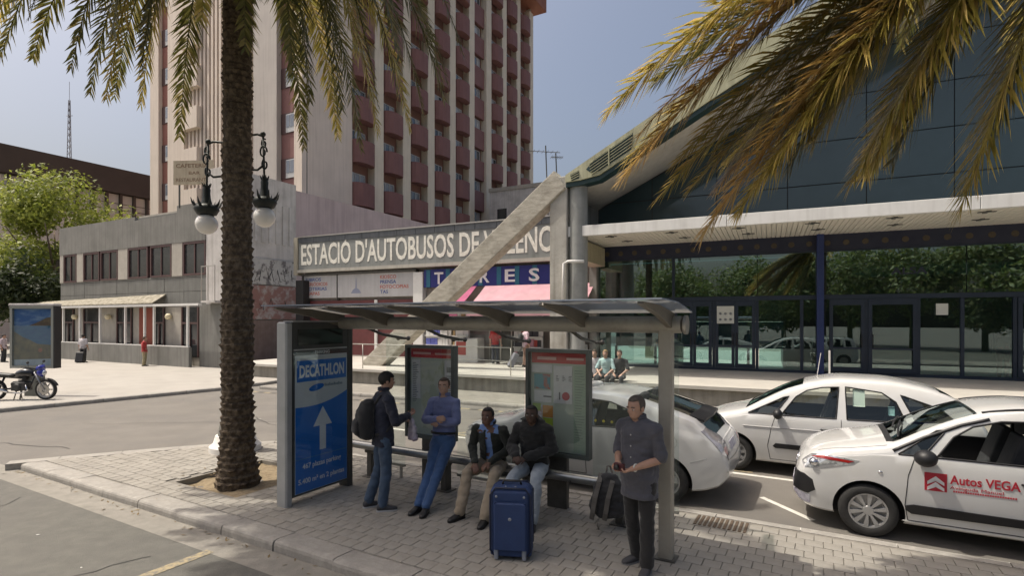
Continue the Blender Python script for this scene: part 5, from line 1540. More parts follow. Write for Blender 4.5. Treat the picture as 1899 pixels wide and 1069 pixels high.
    def handle(s, x, z, m=None, sg=-1, w=.20):
        p0 = s.side(x, z, sg); p1 = s.side(x + w, z, sg); o = Vector((0, sg * .03, 0))
        b = MB(); b.tube([p0, p0 + o + Vector((.03, 0, 0)), p1 + o - Vector((.03, 0, 0)), p1], [.012, .016, .016, .012], 8); return b.build('door_handle', m or M_trim, s.root, smooth=True)
    def seats(s, xs, zc=.62):
        for x in xs:
            for y in (-.36, .36):
                b = MB(); b.cbox(x - .25, x + .25, y - .24, y + .24, zc + .005, zc + .14, .03)
                b.prism([(x + .12, zc + .14), (x + .26, zc + .14), (x + .40, zc + .66), (x + .30, zc + .68)], 'y', y - .22, y + .22)
                b.build('seat', M_seat, s.root, bevel=.02)
                b = MB(); b.cbox(x + .31, x + .41, y - .13, y + .13, zc + .70, zc + .88, .025); b.build('headrest', M_seat, s.root)
    def wheel_and_dash(s, x, zc=.62):
        b = MB(); b.prism([(x - .35, zc + .02), (x - .05, zc + .02), (x + .0, zc + .3), (x - .35, zc + .34)], 'y', -.62, .62); b.build('dashboard', M_cabin, s.root, bevel=.02)
        b = MB(); c = Vector((x + .14, -.36, zc + .30)); d = Vector((.8, 0, .55)).normalized(); u = Vector((0, 1, 0)); w = d.cross(u)
        ring = [c + (u * math.cos(2 * PI * k / 20) + w * math.sin(2 * PI * k / 20)) * .18 for k in range(21)]
        b.tube(ring, .016, 6, cap=False); b.tube([c, c - d * .2], .03, 6); b.tube([ring[0], ring[10]], .014, 5); b.build('steering_wheel', M_cabin, s.root, smooth=True)

def plan_of(L, nose=.60, tail=.74):
    return [(0, nose), (.05, nose + .11), (.12, nose + .2), (.25, nose + .29 if nose < .65 else .93), (.5, .955), (.9, .99), (1.3, 1.0), (L - 1.2, 1.0), (L - .7, .985), (L - .35, .95), (L - .15, .89), (L - .05, tail + .07), (L, tail)]

# ---------------------------------------------------------------- compact MPV at the right (advertises the dealer)
V_NEAR = 7.76
def place(name, label, cat, u_front, v_near, W, group=None):
    return thing(name, label, cat, S(u_front, v_near + W / 2, 0), STREET, group)
L, W = 4.08, 1.73
r1 = place('parked_car', 'white car with red dealer lettering and a black strip on its door', 'car', .30, V_NEAR, W, 'white cars parked behind the shelter')
c = Car(r1, L, W,
        [(0, .52), (.03, .68), (.09, .80), (.2, .90), (.45, .995), (.8, 1.07), (1.02, 1.12), (1.35, 1.30), (1.7, 1.475), (2.0, 1.575), (2.4, 1.625), (3.0, 1.625), (3.5, 1.585), (3.8, 1.51), (3.93, 1.25), (4.02, .95), (4.08, .72)],
        [(0, .66), (.4, .90), (1.0, 1.0), (2.5, 1.02), (3.8, 1.08)], [(0, .34), (.12, .24), (.4, .2), (3.6, .2), (3.95, .26), (4.08, .4)],
        plan_of(L, .66), wheels=(.80, 3.34), wr=.312)
q1 = [(1.10, 1.03), (1.33, 1.03), (1.56, 1.34), (1.47, 1.325)]
w1 = [(1.46, 1.035), (2.46, 1.035), (2.46, 1.50), (2.05, 1.475), (1.80, 1.40), (1.62, 1.27)]
w2 = [(2.56, 1.035), (3.34, 1.055), (3.28, 1.48), (2.85, 1.51), (2.56, 1.505)]
w3 = [(3.45, 1.08), (3.74, 1.10), (3.66, 1.42), (3.42, 1.46)]
scr = [(1.06, -.66), (1.06, .66), (1.86, .585), (1.86, -.585)]
c.body((1.03, 3.86, .62), [q1, w1, w2, w3], [scr])
c.windows([q1, w2, w3])
c.line('window_seal', w1 + w1[:1], M_trim, c.pside(-1), .012)          # the driver's window is down
c.patch('side_window', w1, M_carglass, c.pside(1), off=-.016, thick=.004)
c.screen('windscreen', scr)
for sg in (-1, 1):
    c.line('pillar_trim', [(1.05, 1.06), (1.35, 1.235), (1.7, 1.405), (1.95, 1.49)], M_trim, c.pside(sg), .022, -.008)
c.line('wiper', [(1.12, -.6), (1.16, -.2), (1.22, .2)], M_trim, c.ptop(), .012, .02); c.line('wiper', [(1.12, .0), (1.16, .3), (1.24, .62)], M_trim, c.ptop(), .012, .02)
c.patch('cowl', [(1.0, -.60), (1.06, -.64), (1.06, .64), (1.0, .60)], M_trim, c.ptop(), .004)
dg1 = c.pdiag(.72, .70, 0, 0)
for sg in (1, -1):
    pr = dg1 if sg > 0 else c.pdiag(.72, -.70, 0, 0)
    k = 1 if sg > 0 else -1
    poly = [(.52, .80), (.62, .735), (.80, .76), (1.06, .86), (1.10, .905), (.80, .93), (.62, .90)]
    hl = c.patch('headlamp', [(k * a, z) for a, z in poly], M_lamp, pr, .006, step=.04)
    c.patch('indicator', [(k * a, z) for a, z in [(.66, .885), (1.02, .865), (1.06, .89), (.8, .915)]], M_redlens, pr, .010, hl, .04)
    b = MB(); h, n_, d_ = pr((k * .72, .82)); b.ball(h - d_ * .0, (.06, .06, .05), 12, 8); b.build('reflector', M_chrome, hl, smooth=True)
c.patch('bumper_grille', [(-.66, .42), (.66, .42), (.68, .58), (.6, .64), (-.6, .64), (-.68, .58)], M_trim, c.pfront(), .006)
c.patch('number_plate', [(-.26, .36), (.26, .36), (.26, .47), (-.26, .47)], M_plate, c.pfront(), .022, step=.1)
for _k in (1, -1):
    _p = c.pdiag(.72, .70 * _k, 0, 0)
    c.patch('bumper_corner_grille', [(_k * a, z) for a, z in ((.40, .43), (.66, .41), (.74, .47), (.72, .60), (.62, .655), (.40, .665))], M_trim, _p, .012, step=.04)
    c.patch('bumper_corner_plate', [(_k * a, z) for a, z in ((.44, .29), (.66, .29), (.68, .39), (.44, .40))], M_plate, _p, .010, step=.04)
c.patch('fog_lamp_panel', [(-.62, .30), (-.36, .28), (-.36, .39), (-.62, .41)], M_plate, c.pfront(), .008)
b = MB()
for z in (.70, .735):
    pts = [c.pfront()((y, z + .035 - abs(y) * .5))[0] - Vector((.008, 0, 0)) for y in (-.12, -.06, 0, .06, .12)]
    b.tube(pts, .012, 6)
b.build('chevron_badge', M_chrome, c.root, smooth=True)
bigs = c.patch('side_strip', [(1.16, .40), (1.22, .36), (2.48, .37), (2.48, .455), (1.24, .47), (1.17, .45)], M_trim, c.pside(), .022, step=.05)
c.patch('side_strip', [(2.54, .37), (3.02, .38), (3.0, .46), (2.54, .455)], M_trim, c.pside(), .022, step=.05)
for pts in ([(1.19, .27), (1.16, .45), (1.19, .8), (1.25, 1.0)], [(2.51, .27), (2.51, 1.02)], [(3.2, .72), (3.35, .95), (3.4, 1.05)], [(1.19, .27), (2.51, .27)]):
    c.line('door_seam', pts, M_trim, c.pside(), .005, -.001)
c.line('bonnet_seam', [(.28, -.62), (.6, -.72), (1.0, -.74)], M_trim, c.ptop(), .005, -.001)
c.line('roof_rail', [(1.9, -.60), (2.5, -.61), (3.5, -.59)], M_trim, c.ptop(), .014, .006); c.line('roof_rail', [(1.9, .60), (2.5, .61), (3.5, .59)], M_trim, c.ptop(), .014, .006)
c.patch('sill_trim', [(1.14, .205), (2.98, .205), (2.98, .262), (1.14, .262)], M_paint, c.pside(), .012)
c.handle(2.18, .84); c.mirror(1.36, 1.02, size=(.15, .12, .095)); c.mirror(1.36, 1.02, 1, size=(.15, .12, .095))
b = MB(); p = c.side(.92, .80); b.ball(p, (.025, .012, .018)); b.build('side_repeater', M_chrome, c.root, smooth=True)
c.wheel(10); c.seats((1.95, 2.85)); c.wheel_and_dash(1.45)
b = MB(); b.cbox(2.62, 2.72, .2, .5, 1.02, 1.36, .03); b.build('headrest', mat('headrest_red', (.3, .03, .03), .8), c.root)
# dealer's lettering
M_dred = mat('decal_red', (.45, .02, .04), .5); M_dwh = mat('decal_white', (.75, .74, .74), .5)
sq = c.patch('emblem_square', [(1.34, .66), (1.545, .66), (1.545, .865), (1.34, .865)], M_dred, c.pside(), .004, step=.07)
for zo in (.70, .765):
    c.patch('chevron', [(1.365, zo), (1.4425, zo + .065), (1.52, zo), (1.52, zo - .035), (1.4425, zo + .03), (1.365, zo - .035)], M_dwh, c.pside(), .008, sq, .05, .002)
yd = c.side(1.8, .78).y - .0045
text('lettering', 'Autos VEGA', M_dred, c.root, (1.57, yd, .765), .095, .60, depth=.003, bold=.02)
text('lettering', 'Avinguda Manuel', M_dred, c.root, (1.57, yd + .0, .705), .036, .46, depth=.003)
b = MB()
for k in range(26): b.box(1.60 + k * .021, 1.614 + k * .021, c.side(1.8, .67).y - .004, c.side(1.8, .67).y, .672, .690)
b.build('small_print', M_dred, c.root)

# ---------------------------------------------------------------- rounded MPV in the second row
L, W = 4.28, 1.75
r2 = place('parked_car', 'white rounded car in the row behind, paper notice in its rear side window', 'car', 2.05, 10.05, W, 'white cars parked behind the shelter')
c = Car(r2, L, W,
        [(0, .50), (.03, .64), (.1, .76), (.25, .86), (.55, .96), (.85, 1.04), (1.2, 1.24), (1.6, 1.455), (1.95, 1.57), (2.4, 1.64), (2.9, 1.635), (3.4, 1.56), (3.75, 1.45), (4.02, 1.22), (4.16, 1.0), (4.25, .8), (4.28, .6)],
        [(0, .62), (.5, .88), (1.0, .98), (2.5, 1.01), (3.9, 1.06)], [(0, .34), (.15, .24), (.45, .2), (3.8, .2), (4.1, .26), (4.28, .4)],
        plan_of(L, .60), wheels=(.74, 3.52), wr=.312)
q1 = [(.98, 1.02), (1.38, 1.02), (1.60, 1.33), (1.52, 1.31)]
w1 = [(1.48, 1.02), (2.27, 1.03), (2.31, 1.52), (2.08, 1.50), (1.86, 1.44), (1.70, 1.33)]
w2 = [(2.42, 1.03), (3.18, 1.05), (3.06, 1.34), (2.88, 1.47), (2.40, 1.53)]
w3 = [(3.30, 1.07), (3.78, 1.11), (3.60, 1.28), (3.12, 1.45)]
scr = [(.92, -.66), (.92, .66), (1.80, .58), (1.80, -.58)]; rsc = [(3.62, -.56), (3.62, .56), (4.0, .6), (4.0, -.6)]
c.body((.9, 4.05, .62), [q1, w1, w2, w3], [scr, rsc])
c.windows([q1, w1, w2]); c.windows([w3], M_carglass_d); c.screen('windscreen', scr); c.screen('rear_window', rsc, M_carglass_d)
for pts in ([(1.32, .27), (1.28, .5), (1.34, .8), (1.40, 1.01)], [(2.34, .27), (2.34, 1.02)], [(3.05, .5), (3.22, .9), (3.24, 1.03)], [(1.32, .27), (2.34, .27)]):
    c.line('door_seam', pts, M_trim, c.pside(), .005, -.001)
c.line('belt_moulding', [(.9, .80), (2.3, .815), (3.3, .82)], mat('moulding_grey', (.4, .4, .4), .5), c.pside(), .009, .002)
c.patch('side_strip', [(1.36, .50), (1.4, .47), (2.3, .475), (2.3, .545), (1.4, .55)], M_trim, c.pside(), .02, step=.05)
c.patch('side_strip', [(2.38, .475), (3.0, .48), (3.0, .55), (2.38, .545)], M_trim, c.pside(), .02, step=.05)
c.handle(2.06, .84); c.handle(3.0, .86); c.mirror(1.46, 1.03)
dg1 = c.pdiag(.72, .70, 0, 0)
c.patch('headlamp', [(.50, .70), (.72, .63), (.95, .72), (1.0, .80), (.75, .82)], M_lamp, dg1, .005, step=.05)
c.wheel(9); c.seats((1.9, 2.85)); c.wheel_and_dash(1.42)
pp = c.patch('paper_notice', [(2.50, 1.24), (2.66, 1.24), (2.66, 1.50), (2.50, 1.50)], mat('paper_greenish', (.50, .58, .52), .7), c.pside(), -.02, step=.1, thick=.002)
c.patch('paper_notice', [(2.96, 1.14), (3.04, 1.14), (3.04, 1.27), (2.96, 1.27)], mat('sticker_teal', (.25, .42, .42), .6), c.pside(), -.022, step=.1, thick=.002)
b = MB(); b.tube([c.topz(2.0, 0), c.topz(2.0, 0) + Vector((.06, 0, .42))], .006, 6); b.build('aerial', M_white, c.root)

# ---------------------------------------------------------------- hatchback taxi right behind the shelter
L, W = 4.46, 1.745
r3 = place('parked_car', 'white hatchback behind the shelter panel with black sloping rear glass and spoiler', 'car', 5.55, V_NEAR, W, 'white cars parked behind the shelter')
c = Car(r3, L, W,
        [(0, .50), (.03, .62), (.1, .72), (.3, .83), (.7, .93), (1.05, 1.0), (1.4, 1.19), (1.8, 1.37), (2.1, 1.46), (2.45, 1.50), (2.8, 1.485), (3.2, 1.42), (3.7, 1.29), (4.02, 1.19), (4.12, 1.10), (4.24, .98), (4.36, .90), (4.42, .78), (4.46, .60)],
        [(0, .60), (.5, .82), (1.2, .93), (2.5, .97), (3.6, 1.02), (4.1, 1.0)], [(0, .32), (.15, .22), (.45, .18), (3.9, .19), (4.3, .27), (4.46, .42)],
        plan_of(L, .58, .76), wheels=(.93, 3.63), wr=.318)
q1 = [(1.30, .985), (1.62, .985), (1.80, 1.20), (1.72, 1.19)]
w1 = [(1.70, .985), (2.38, .995), (2.40, 1.39), (2.2, 1.375), (1.95, 1.30)]
w2 = [(2.48, .995), (3.18, 1.02), (3.30, 1.10), (3.1, 1.27), (2.8, 1.365), (2.48, 1.39)]
scr = [(1.12, -.66), (1.12, .66), (1.98, .57), (1.98, -.57)]
rsc = [(3.12, -.52), (3.12, .52), (3.96, .60), (3.96, -.60)]
c.body((1.1, 4.0, .6), [q1, w1, w2], [scr, rsc])
c.windows([q1, w1, w2], M_carglass_d); c.screen('windscreen', scr, M_carglass_d); c.screen('rear_window', rsc, mat('rear_glass_black', (.012, .014, .014), .06, coat=1.0))
for pts in ([(1.44, .26), (1.40, .5), (1.45, .98)], [(2.44, .26), (2.44, .985)], [(3.08, .5), (3.28, .85), (3.36, 1.03)], [(1.44, .26), (2.44, .26)]):
    c.line('door_seam', pts, M_trim, c.pside(), .005, -.001)
c.line('fuel_flap_seam', [(3.72 + .085 * math.cos(a * .5236), .88 + .085 * math.sin(a * .5236)) for a in range(13)], mat('seam_grey', (.35, .35, .35), .6), c.pside(), .004, -.001)
c.handle(2.14, .86, M_paint); c.handle(3.0, .88, M_paint); c.mirror(1.6, .99, m=M_paint)
# black spoiler lip and upright lower rear glass
b = MB(); vs = []
for x, dz in ((3.95, .01), (4.16, .025)):
    for y in (-.60, -.3, 0, .3, .60): vs.append((x - abs(y) * .06, y, c.topz(3.95, y * .9).z + dz - (x - 3.95) * .32))
n5 = len(vs); vs += [(x, y, z - .035) for x, y, z in vs]
fs = [(i, i + 1, i + 6, i + 5) for i in range(4)] + [(n5 + i + 5, n5 + i + 6, n5 + i + 1, n5 + i) for i in range(4)]
fs += [(i + 1, i, n5 + i, n5 + i + 1) for i in range(4)] + [(5 + i, 6 + i, n5 + 6 + i, n5 + 5 + i) for i in range(4)] + [(0, 5, n5 + 5, n5), (9, 4, n5 + 4, n5 + 9)]
b.add(vs, fs); b.build('spoiler', M_trim, c.root)
c.patch('lower_rear_glass', [(4.11, -.56), (4.11, .56), (4.26, .58), (4.26, -.58)], MATS['rear_glass_black'], c.ptop(), .004)
dr = c.pdiag(-.72, .70, 4.46, 0)
for k, pr in ((1, c.pdiag(-.75, .66, 4.2, -.3)), (-1, c.pdiag(-.75, -.66, 4.2, .3))):
    def mirror_poly(pl_): return [(k * a, z) for a, z in pl_]
    tl = c.patch('tail_lamp', mirror_poly([(-.42, 1.06), (-.26, 1.09), (-.03, .98), (.05, .74), (-.04, .66), (-.20, .76), (-.32, .94)]), M_amber, pr, .008, step=.04)
    c.patch('brake_lens', mirror_poly([(-.12, .84), (-.03, .84), (-.01, .77), (-.07, .73), (-.13, .78)]), mat('pale_red_lens', (.45, .2, .19), .2, coat=1.0), pr, .013, tl, .04)
c.patch('number_plate', [(-.26, .74), (.26, .74), (.26, .85), (-.26, .85)], M_plate, c.prear(), .006, step=.1)
c.line('hatch_seam', [(-.66, .78), (-.6, .66), (0, .63), (.6, .66), (.66, .78)], M_trim, c.prear(), .005, -.001)
c.line('bumper_seam', [(3.98, .62), (4.2, .70)], MATS['seam_grey'], c.pside(), .004, -.001)
c.patch('headlamp', [(.42, .66), (.62, .57), (.98, .70), (1.24, .86), (1.0, .84), (.62, .76)], M_lamp, c.pdiag(.72, .70, 0, 0), .005, step=.05)
b = MB()
for k, (y, s_) in enumerate(((-.1, .07), (.1, .055))): b.ball(c.topz(2.3, y) + Vector((0, 0, s_ * .4)), (s_ * 1.4, s_, s_ * .8), 12, 8)
b.build('roof_light', M_white, c.root, smooth=True)
M_tx = mat('taxi_sticker_yellow', (.55, .45, .04), .6)
b = MB()
for k in range(4): 
    p = c.side(2.58 + k * .13, 1.075); b.ball(p + Vector((0, .012, 0)), (.022, .004, .022), 8, 6)
b.build('sticker', M_tx, c.root, smooth=True)
c.patch('sticker', [(3.04, 1.03), (3.2, 1.035), (3.2, 1.16), (3.04, 1.16)], mat('sticker_lime', (.35, .45, .12), .6), c.pside(), -.012, step=.1, thick=.002)
c.wheel(5); c.seats((1.95, 2.85)); c.wheel_and_dash(1.5)
# ================================================================== PEOPLE
def skinmat(name, c): return mat(name, c, .5, tuple(x * .82 for x in c), 9, bump=.08, bscale=60)
def cloth(name, c, c2=None, rough=.85, bump=.35, bscale=22, scale=6):
    return mat(name, c, rough, c2 or tuple(x * .72 for x in c), scale, bump=bump, bscale=bscale, sheen=.2)
M_eye_w = mat('eye_white', (.55, .53, .5), .3); M_eye_d = mat('eye_dark', (.01, .008, .006), .2)

def fuse(mb, voxel, smooth=3, wrinkle=0.0, seed=0, wscale=9.0):
    """one continuous surface out of overlapping closed shapes"""
    me = mb.mesh('fuse'); bm = bmesh.new(); bm.from_mesh(me); bmesh.ops.recalc_face_normals(bm, faces=bm.faces); bm.to_mesh(me); bm.free()
    o = bpy.data.objects.new('fuse', me); COL.objects.link(o)
    rm = o.modifiers.new('r', 'REMESH'); rm.mode = 'VOXEL'; rm.voxel_size = voxel
    sm_ = o.modifiers.new('s', 'SMOOTH'); sm_.iterations = smooth; sm_.factor = .5
    out = evaluated(o)
    if wrinkle:
        ns = [v.normal.copy() for v in out.vertices]
        for v, n_ in zip(out.vertices, ns):
            p = v.co
            w = noise.noise(Vector((p.x * wscale + seed, p.y * wscale, p.z * wscale * 1.9))) + .5 * noise.noise(Vector((p.x * wscale * 2.1, p.y * wscale * 2.1 + seed, p.z * wscale * 3.4)))
            v.co = p + n_ * w * wrinkle * 1.6
    return out

def limb(mb, pts, rad, n=14, caps=True):
    """tapered limb with round ends, smoothed between joints; radius may be a pair (wide, deep) """
    P = [Vector(p) for p in pts]
    dense = []; rr = []
    m = len(P)
    for i in range(m - 1):
        for k in range(6):
            t = k / 6
            a = P[max(i - 1, 0)]; b = P[i]; c = P[i + 1]; d = P[min(i + 2, m - 1)]
            cr = .5 * ((2 * b) + (c - a) * t + (2 * a - 5 * b + 4 * c - d) * t * t + (3 * b - a - 3 * c + d) * t ** 3)
            ln = b.lerp(c, t)
            dense.append(ln.lerp(cr, .35)); s = t * t * (3 - 2 * t); rr.append(rad[i] * (1 - s) + rad[i + 1] * s)
    dense.append(P[-1]); rr.append(rad[-1])
    mb.tube(dense, rr, n)
    if caps:
        mb.ball(dense[0], rr[0] * .99, n, 8); mb.ball(dense[-1], rr[-1] * .99, n, 8)

def loft(mb, rings, n=20):
    """rings of (centre, side vector, front vector): ellipses"""
    vs = []; fs = []
    for c, a, b_ in rings:
        for k in range(n):
            t = 2 * PI * k / n
            ct, st_ = math.cos(t), math.sin(t)
            e = .82
            vs.append(Vector(c) + Vector(a) * (abs(ct) ** e * (1 if ct > 0 else -1)) + Vector(b_) * (abs(st_) ** e * (1 if st_ > 0 else -1)))
    for i in range(len(rings) - 1):
        for k in range(n):
            k2 = (k + 1) % n; fs.append((i * n + k, i * n + k2, (i + 1) * n + k2, (i + 1) * n + k))
    fs.append(tuple(range(n - 1, -1, -1))); fs.append(tuple(range((len(rings) - 1) * n, len(rings) * n)))
    mb.add(vs, fs)

def hand(mb, wrist, elbow, curl=.5, side=1, palm_n=None):
    """palm, four bent fingers and a thumb, following the forearm"""
    wrist = Vector(wrist); d = (wrist - Vector(elbow)).normalized()
    pn = Vector(palm_n) if palm_n is not None else Vector((0, 0, -1)); pn = (pn - d * pn.dot(d)).normalized()     # palm side
    s = d.cross(pn).normalized() * side                                                                       # towards the thumb
    c = wrist + d * .05
    vs = []
    loft(mb, [(wrist - d * .02, s * .027, pn * .02), (wrist + d * .02, s * .034, pn * .018), (wrist + d * .06, s * .042, pn * .016), (wrist + d * .095, s * .042, pn * .013)], 12)
    for k, (off, ln) in enumerate(((.033, .070), (.011, .078), (-.011, .073), (-.032, .058))):
        p = wrist + d * .085 + s * off; pts = [p - d * .02, p]; a = 0
        for j, f in enumerate((.45, .32, .26)):
            a += curl * (.55, .85, .6)[j] * 1.15
            pts.append(pts[-1] + (d * math.cos(a) + pn * math.sin(a)) * ln * f)
        mb.tube(pts, [.0105, .0105, .0095, .0085, .0065], 8)
        mb.ball(pts[-1], .0068, 8, 6)
    p = wrist + d * .03 + s * .03
    t1 = p + (s * .6 + d * .7 + pn * .25).normalized() * .042; t2 = t1 + (d * .85 + pn * .5 - s * .1 * curl).normalized() * .034
    mb.tube([p - s * .015, p, t1, t2], [.014, .0135, .011, .008], 8); mb.ball(t2, .0082, 8, 6)

class Person:
    """pose in metres: x to the person's right ... -x left, +y the way they face, z up"""
    def __init__(s, label, loc, facing, J, skin, voxel=.0075, group=None, scale=1.0, head_turn=0.0, head_nod=0.0):
        f = Vector(facing); rz = math.atan2(-f.x, f.y)
        s.root = thing('person', label, 'person', loc, rz, group)
        s.root.scale = (scale,) * 3
        s.J = {k: Vector(v) for k, v in J.items()}; s.skin = skin; s.vx = voxel
        s.hr = Matrix.Rotation(head_turn, 3, 'Z') @ Matrix.Rotation(head_nod, 3, 'X')
        s.seed = random.Random(label).random() * 50
    def axes(s):
        J = s.J; sx = (J['shR'] - J['shL']).normalized(); hx = (J['hipR'] - J['hipL']).normalized(); up = (J['neck'] - J['pel']).normalized()
        return sx, hx, up
    def torso(s, mb, grow=0.0, hem=None, front=0.0):
        """shoulders to hips as ellipses; hem lowers the bottom edge below the pelvis"""
        J = s.J; sx, hx, up = s.axes()
        rows = [(-.10, .145, .102), (.0, .156, .112), (.10, .147, .106), (.22, .140, .100), (.34, .150, .108), (.42, .158, .110), (.49, .145, .092), (.53, .105, .072), (.56, .062, .060)]
        H = (J['neck'] - J['pel']).length; out = []
        if hem: rows = [(-hem, .153, .115) if hem > 0 else (-hem, .146, .107)] + [r for r in rows if r[0] > -hem + .03]
        for z, a, b_ in rows:
            t = max(0, min(1, z / .52)); ax = hx.lerp(sx, t).normalized(); fr_ = up.cross(ax).normalized() * 1
            c = J['pel'] + (J['neck'] - J['pel']) * (z / .55)
            bend = math.sin(PI * max(0, min(1, t))) * .02
            out.append((c - fr_ * bend, ax * (a + grow * (1 if z < .5 else .5)), fr_ * (b_ + grow + front * math.sin(PI * max(0, min(1, (z + .1) / .45))))))
        loft(mb, out, 22)
        # shoulder caps
        for k in ('R', 'L'):
            limb(mb, [J['neck'].lerp(J['sh' + k], .25) - up * .03, J['sh' + k] - up * .01], [.062 + grow, .056 + grow])
    def head(s, mb):
        J = s.J; h = J['head']; hr = s.hr
        def B(c, r): mb.ball(h + hr @ Vector(c), r, 18, 12, hr)
        B((0, -.012, .03), (.076, .096, .088)); B((0, .018, -.035), (.060, .072, .075)); B((0, .045, -.075), (.036, .036, .032)); B((0, .052, .0), (.055, .036, .058))
        mb.add(*s.nose(h, hr))
        for k in (-1, 1):
            B((k * .077, -.012, -.008), (.010, .022, .032)); B((k * .033, .074, .022), (.024, .012, .009)); B((k * .035, .06, -.02), (.022, .02, .02))
        B((0, .083, -.058), (.022, .010, .006)); B((0, .081, -.07), (.018, .010, .007))
        limb(mb, [J['neck'] - Vector((0, 0, .03)), J['neck'] + (h - J['neck']) * .45, h + hr @ Vector((0, -.015, -.03))], [.066, .055, .054])
    def nose(s, h, hr):
        P = [(0, .088, .022), (.010, .086, .0), (-.010, .086, 0), (0, .116, -.026), (.017, .088, -.032), (-.017, .088, -.032), (0, .06, 0)]
        return [h + hr @ Vector(p) for p in P], [(0, 1, 3), (0, 3, 2), (1, 4, 3), (2, 3, 5), (3, 4, 5), (0, 6, 1), (0, 2, 6), (1, 6, 4), (2, 5, 6), (4, 6, 5)]
    def body(s, curlR=.5, curlL=.5, palmR=None, palmL=None, hands=True):
        J = s.J; mb = MB(); s.torso(mb); s.head(mb)
        for k, cu, pn in (('R', curlR, palmR), ('L', curlL, palmL)):
            limb(mb, [J['sh' + k], J['sh' + k].lerp(J['el' + k], .5), J['el' + k], J['el' + k].lerp(J['wr' + k], .35), J['wr' + k]], [.050, .044, .038, .040, .026])
            if hands: hand(mb, J['wr' + k], J['el' + k], cu, -1 if k == 'R' else 1, pn)
            limb(mb, [J['hip' + k], J['hip' + k].lerp(J['kn' + k], .5), J['kn' + k], J['kn' + k].lerp(J['an' + k], .35), J['an' + k]], [.085, .074, .054, .052, .036])
            f = s.foot(k); limb(mb, [J['an' + k], J['an' + k] - Vector((0, 0, .04)) + f * .02, J['an' + k] - Vector((0, 0, .065)) + f * .14], [.036, .036, .026])
        s.b = link('body', fuse(mb, s.vx, 2), s.skin, s.root, True)
        if s.vx < .012:
            for k in (-1, 1):
                e = MB(); p = J['head'] + s.hr @ Vector((k * .032, .078, .008)); e.ball(p, (.013, .010, .008), 10, 7, s.hr); eo = e.build('eye', M_eye_w, s.root, smooth=True)
                e = MB(); e.ball(p + s.hr @ Vector((0, .0075, 0)), (.006, .004, .006), 8, 6, s.hr); e.build('iris', M_eye_d, eo, smooth=True)
                e = MB(); e.tube([J['head'] + s.hr @ Vector((k * .015, .088, .030)), J['head'] + s.hr @ Vector((k * .035, .085, .035)), J['head'] + s.hr @ Vector((k * .05, .072, .028))], .005, 5); e.build('eyebrow', s.hairm, s.root, smooth=True)
        return s.b
    hairm = None
    def foot(s, k):
        J = s.J; f = J['toe' + k] - J['an' + k]; f.z = 0; return f.normalized()
    def hair(s, m, vol=.008, front=.075, low=-.02, back=-.085):
        """cap of hair: skull shape cut along the hairline"""
        s.hairm = m; J = s.J; nu, nv = 36, 20; c0 = Vector((0, -.014, .032)); r = Vector((.077, .097, .090))
        vs = []; fs = []; q = random.Random(s.seed)
        keep = {}
        for i in range(nv + 1):
            t = PI * i / nv
            for k in range(nu):
                a = 2 * PI * k / nu; d = Vector((math.sin(t) * math.cos(a), math.sin(t) * math.sin(a), math.cos(t)))
                g = vol * (1 + .5 * noise.noise(d * 5 + Vector((s.seed, 0, 0))))
                p = c0 + Vector((d.x * (r.x + g), d.y * (r.y + g), d.z * (r.z + g)))
                lim = front if d.y > .35 else (low if d.y > -.25 else back)
                keep[len(vs)] = p.z >= lim; vs.append(J['head'] + s.hr @ p)
        for i in range(nv):
            for k in range(nu):
                f = (i * nu + k, (i + 1) * nu + k, (i + 1) * nu + (k + 1) % nu, i * nu + (k + 1) % nu)
                if all(keep[x] for x in f): fs.append(f)
        b = MB(); b.add(vs, fs); o = b.build('hair', m, s.root, smooth=True, fix=False)
        md = o.modifiers.new('thickness', 'SOLIDIFY'); md.thickness = .012; md.offset = -1
    def top(s, name, m, grow=.014, hem=.12, sleeve=1.0, wr=.006, loose=.0, arm=.010, extra=None, collar=None, hood=False, front=0.0):
        """shirt or jacket; sleeve 1 = to the wrist, .4 = short"""
        J = s.J; mb = MB(); s.torso(mb, grow, hem, front)
        for k in ('R', 'L'):
            sh, el, wr_ = J['sh' + k], J['el' + k], J['wr' + k]
            if sleeve >= .95: limb(mb, [sh, sh.lerp(el, .5), el, el.lerp(wr_, .4), el.lerp(wr_, .96)], [.054 + arm, .050 + arm, .046 + arm, .044 + arm, .033 + arm])
            else: limb(mb, [sh, sh.lerp(el, .45), sh.lerp(el, min(1, sleeve * 2))], [.056 + arm, .054 + arm, .052 + arm * 1.3])
        if extra: extra(mb)
        up = s.axes()[2]
        if hood:
            limb(mb, [J['shL'].lerp(J['neck'], .45) + up * .06 + Vector((0, -.02, 0)), J['neck'] + up * .06 + Vector((0, -.10, 0)), J['shR'].lerp(J['neck'], .45) + up * .06 + Vector((0, -.02, 0))], [.05, .075, .05])
        o = link(name, fuse(mb, max(.010, s.vx), 3, wr, s.seed), m, s.root, True)
        if collar:
            c = MB(); ring = []
            fwd = up.cross(s.axes()[0]).normalized()
            for k in range(15):
                a = -.35 * PI + PI * .5 + (2 * PI * .85) * (k / 14) + .25
                a = R(115) + R(310) * k / 14
                ring.append(J['neck'] + up * (.045) + s.axes()[0] * math.cos(a) * .068 + fwd * (math.sin(a) * .066 - .004))
            for h0, h1, r in ((0, 0, .016), (.02, 0, .014)):
                c.tube([p + up * h0 for p in ring], r, 6)
            c.build('collar', collar, o, smooth=True)
        return o
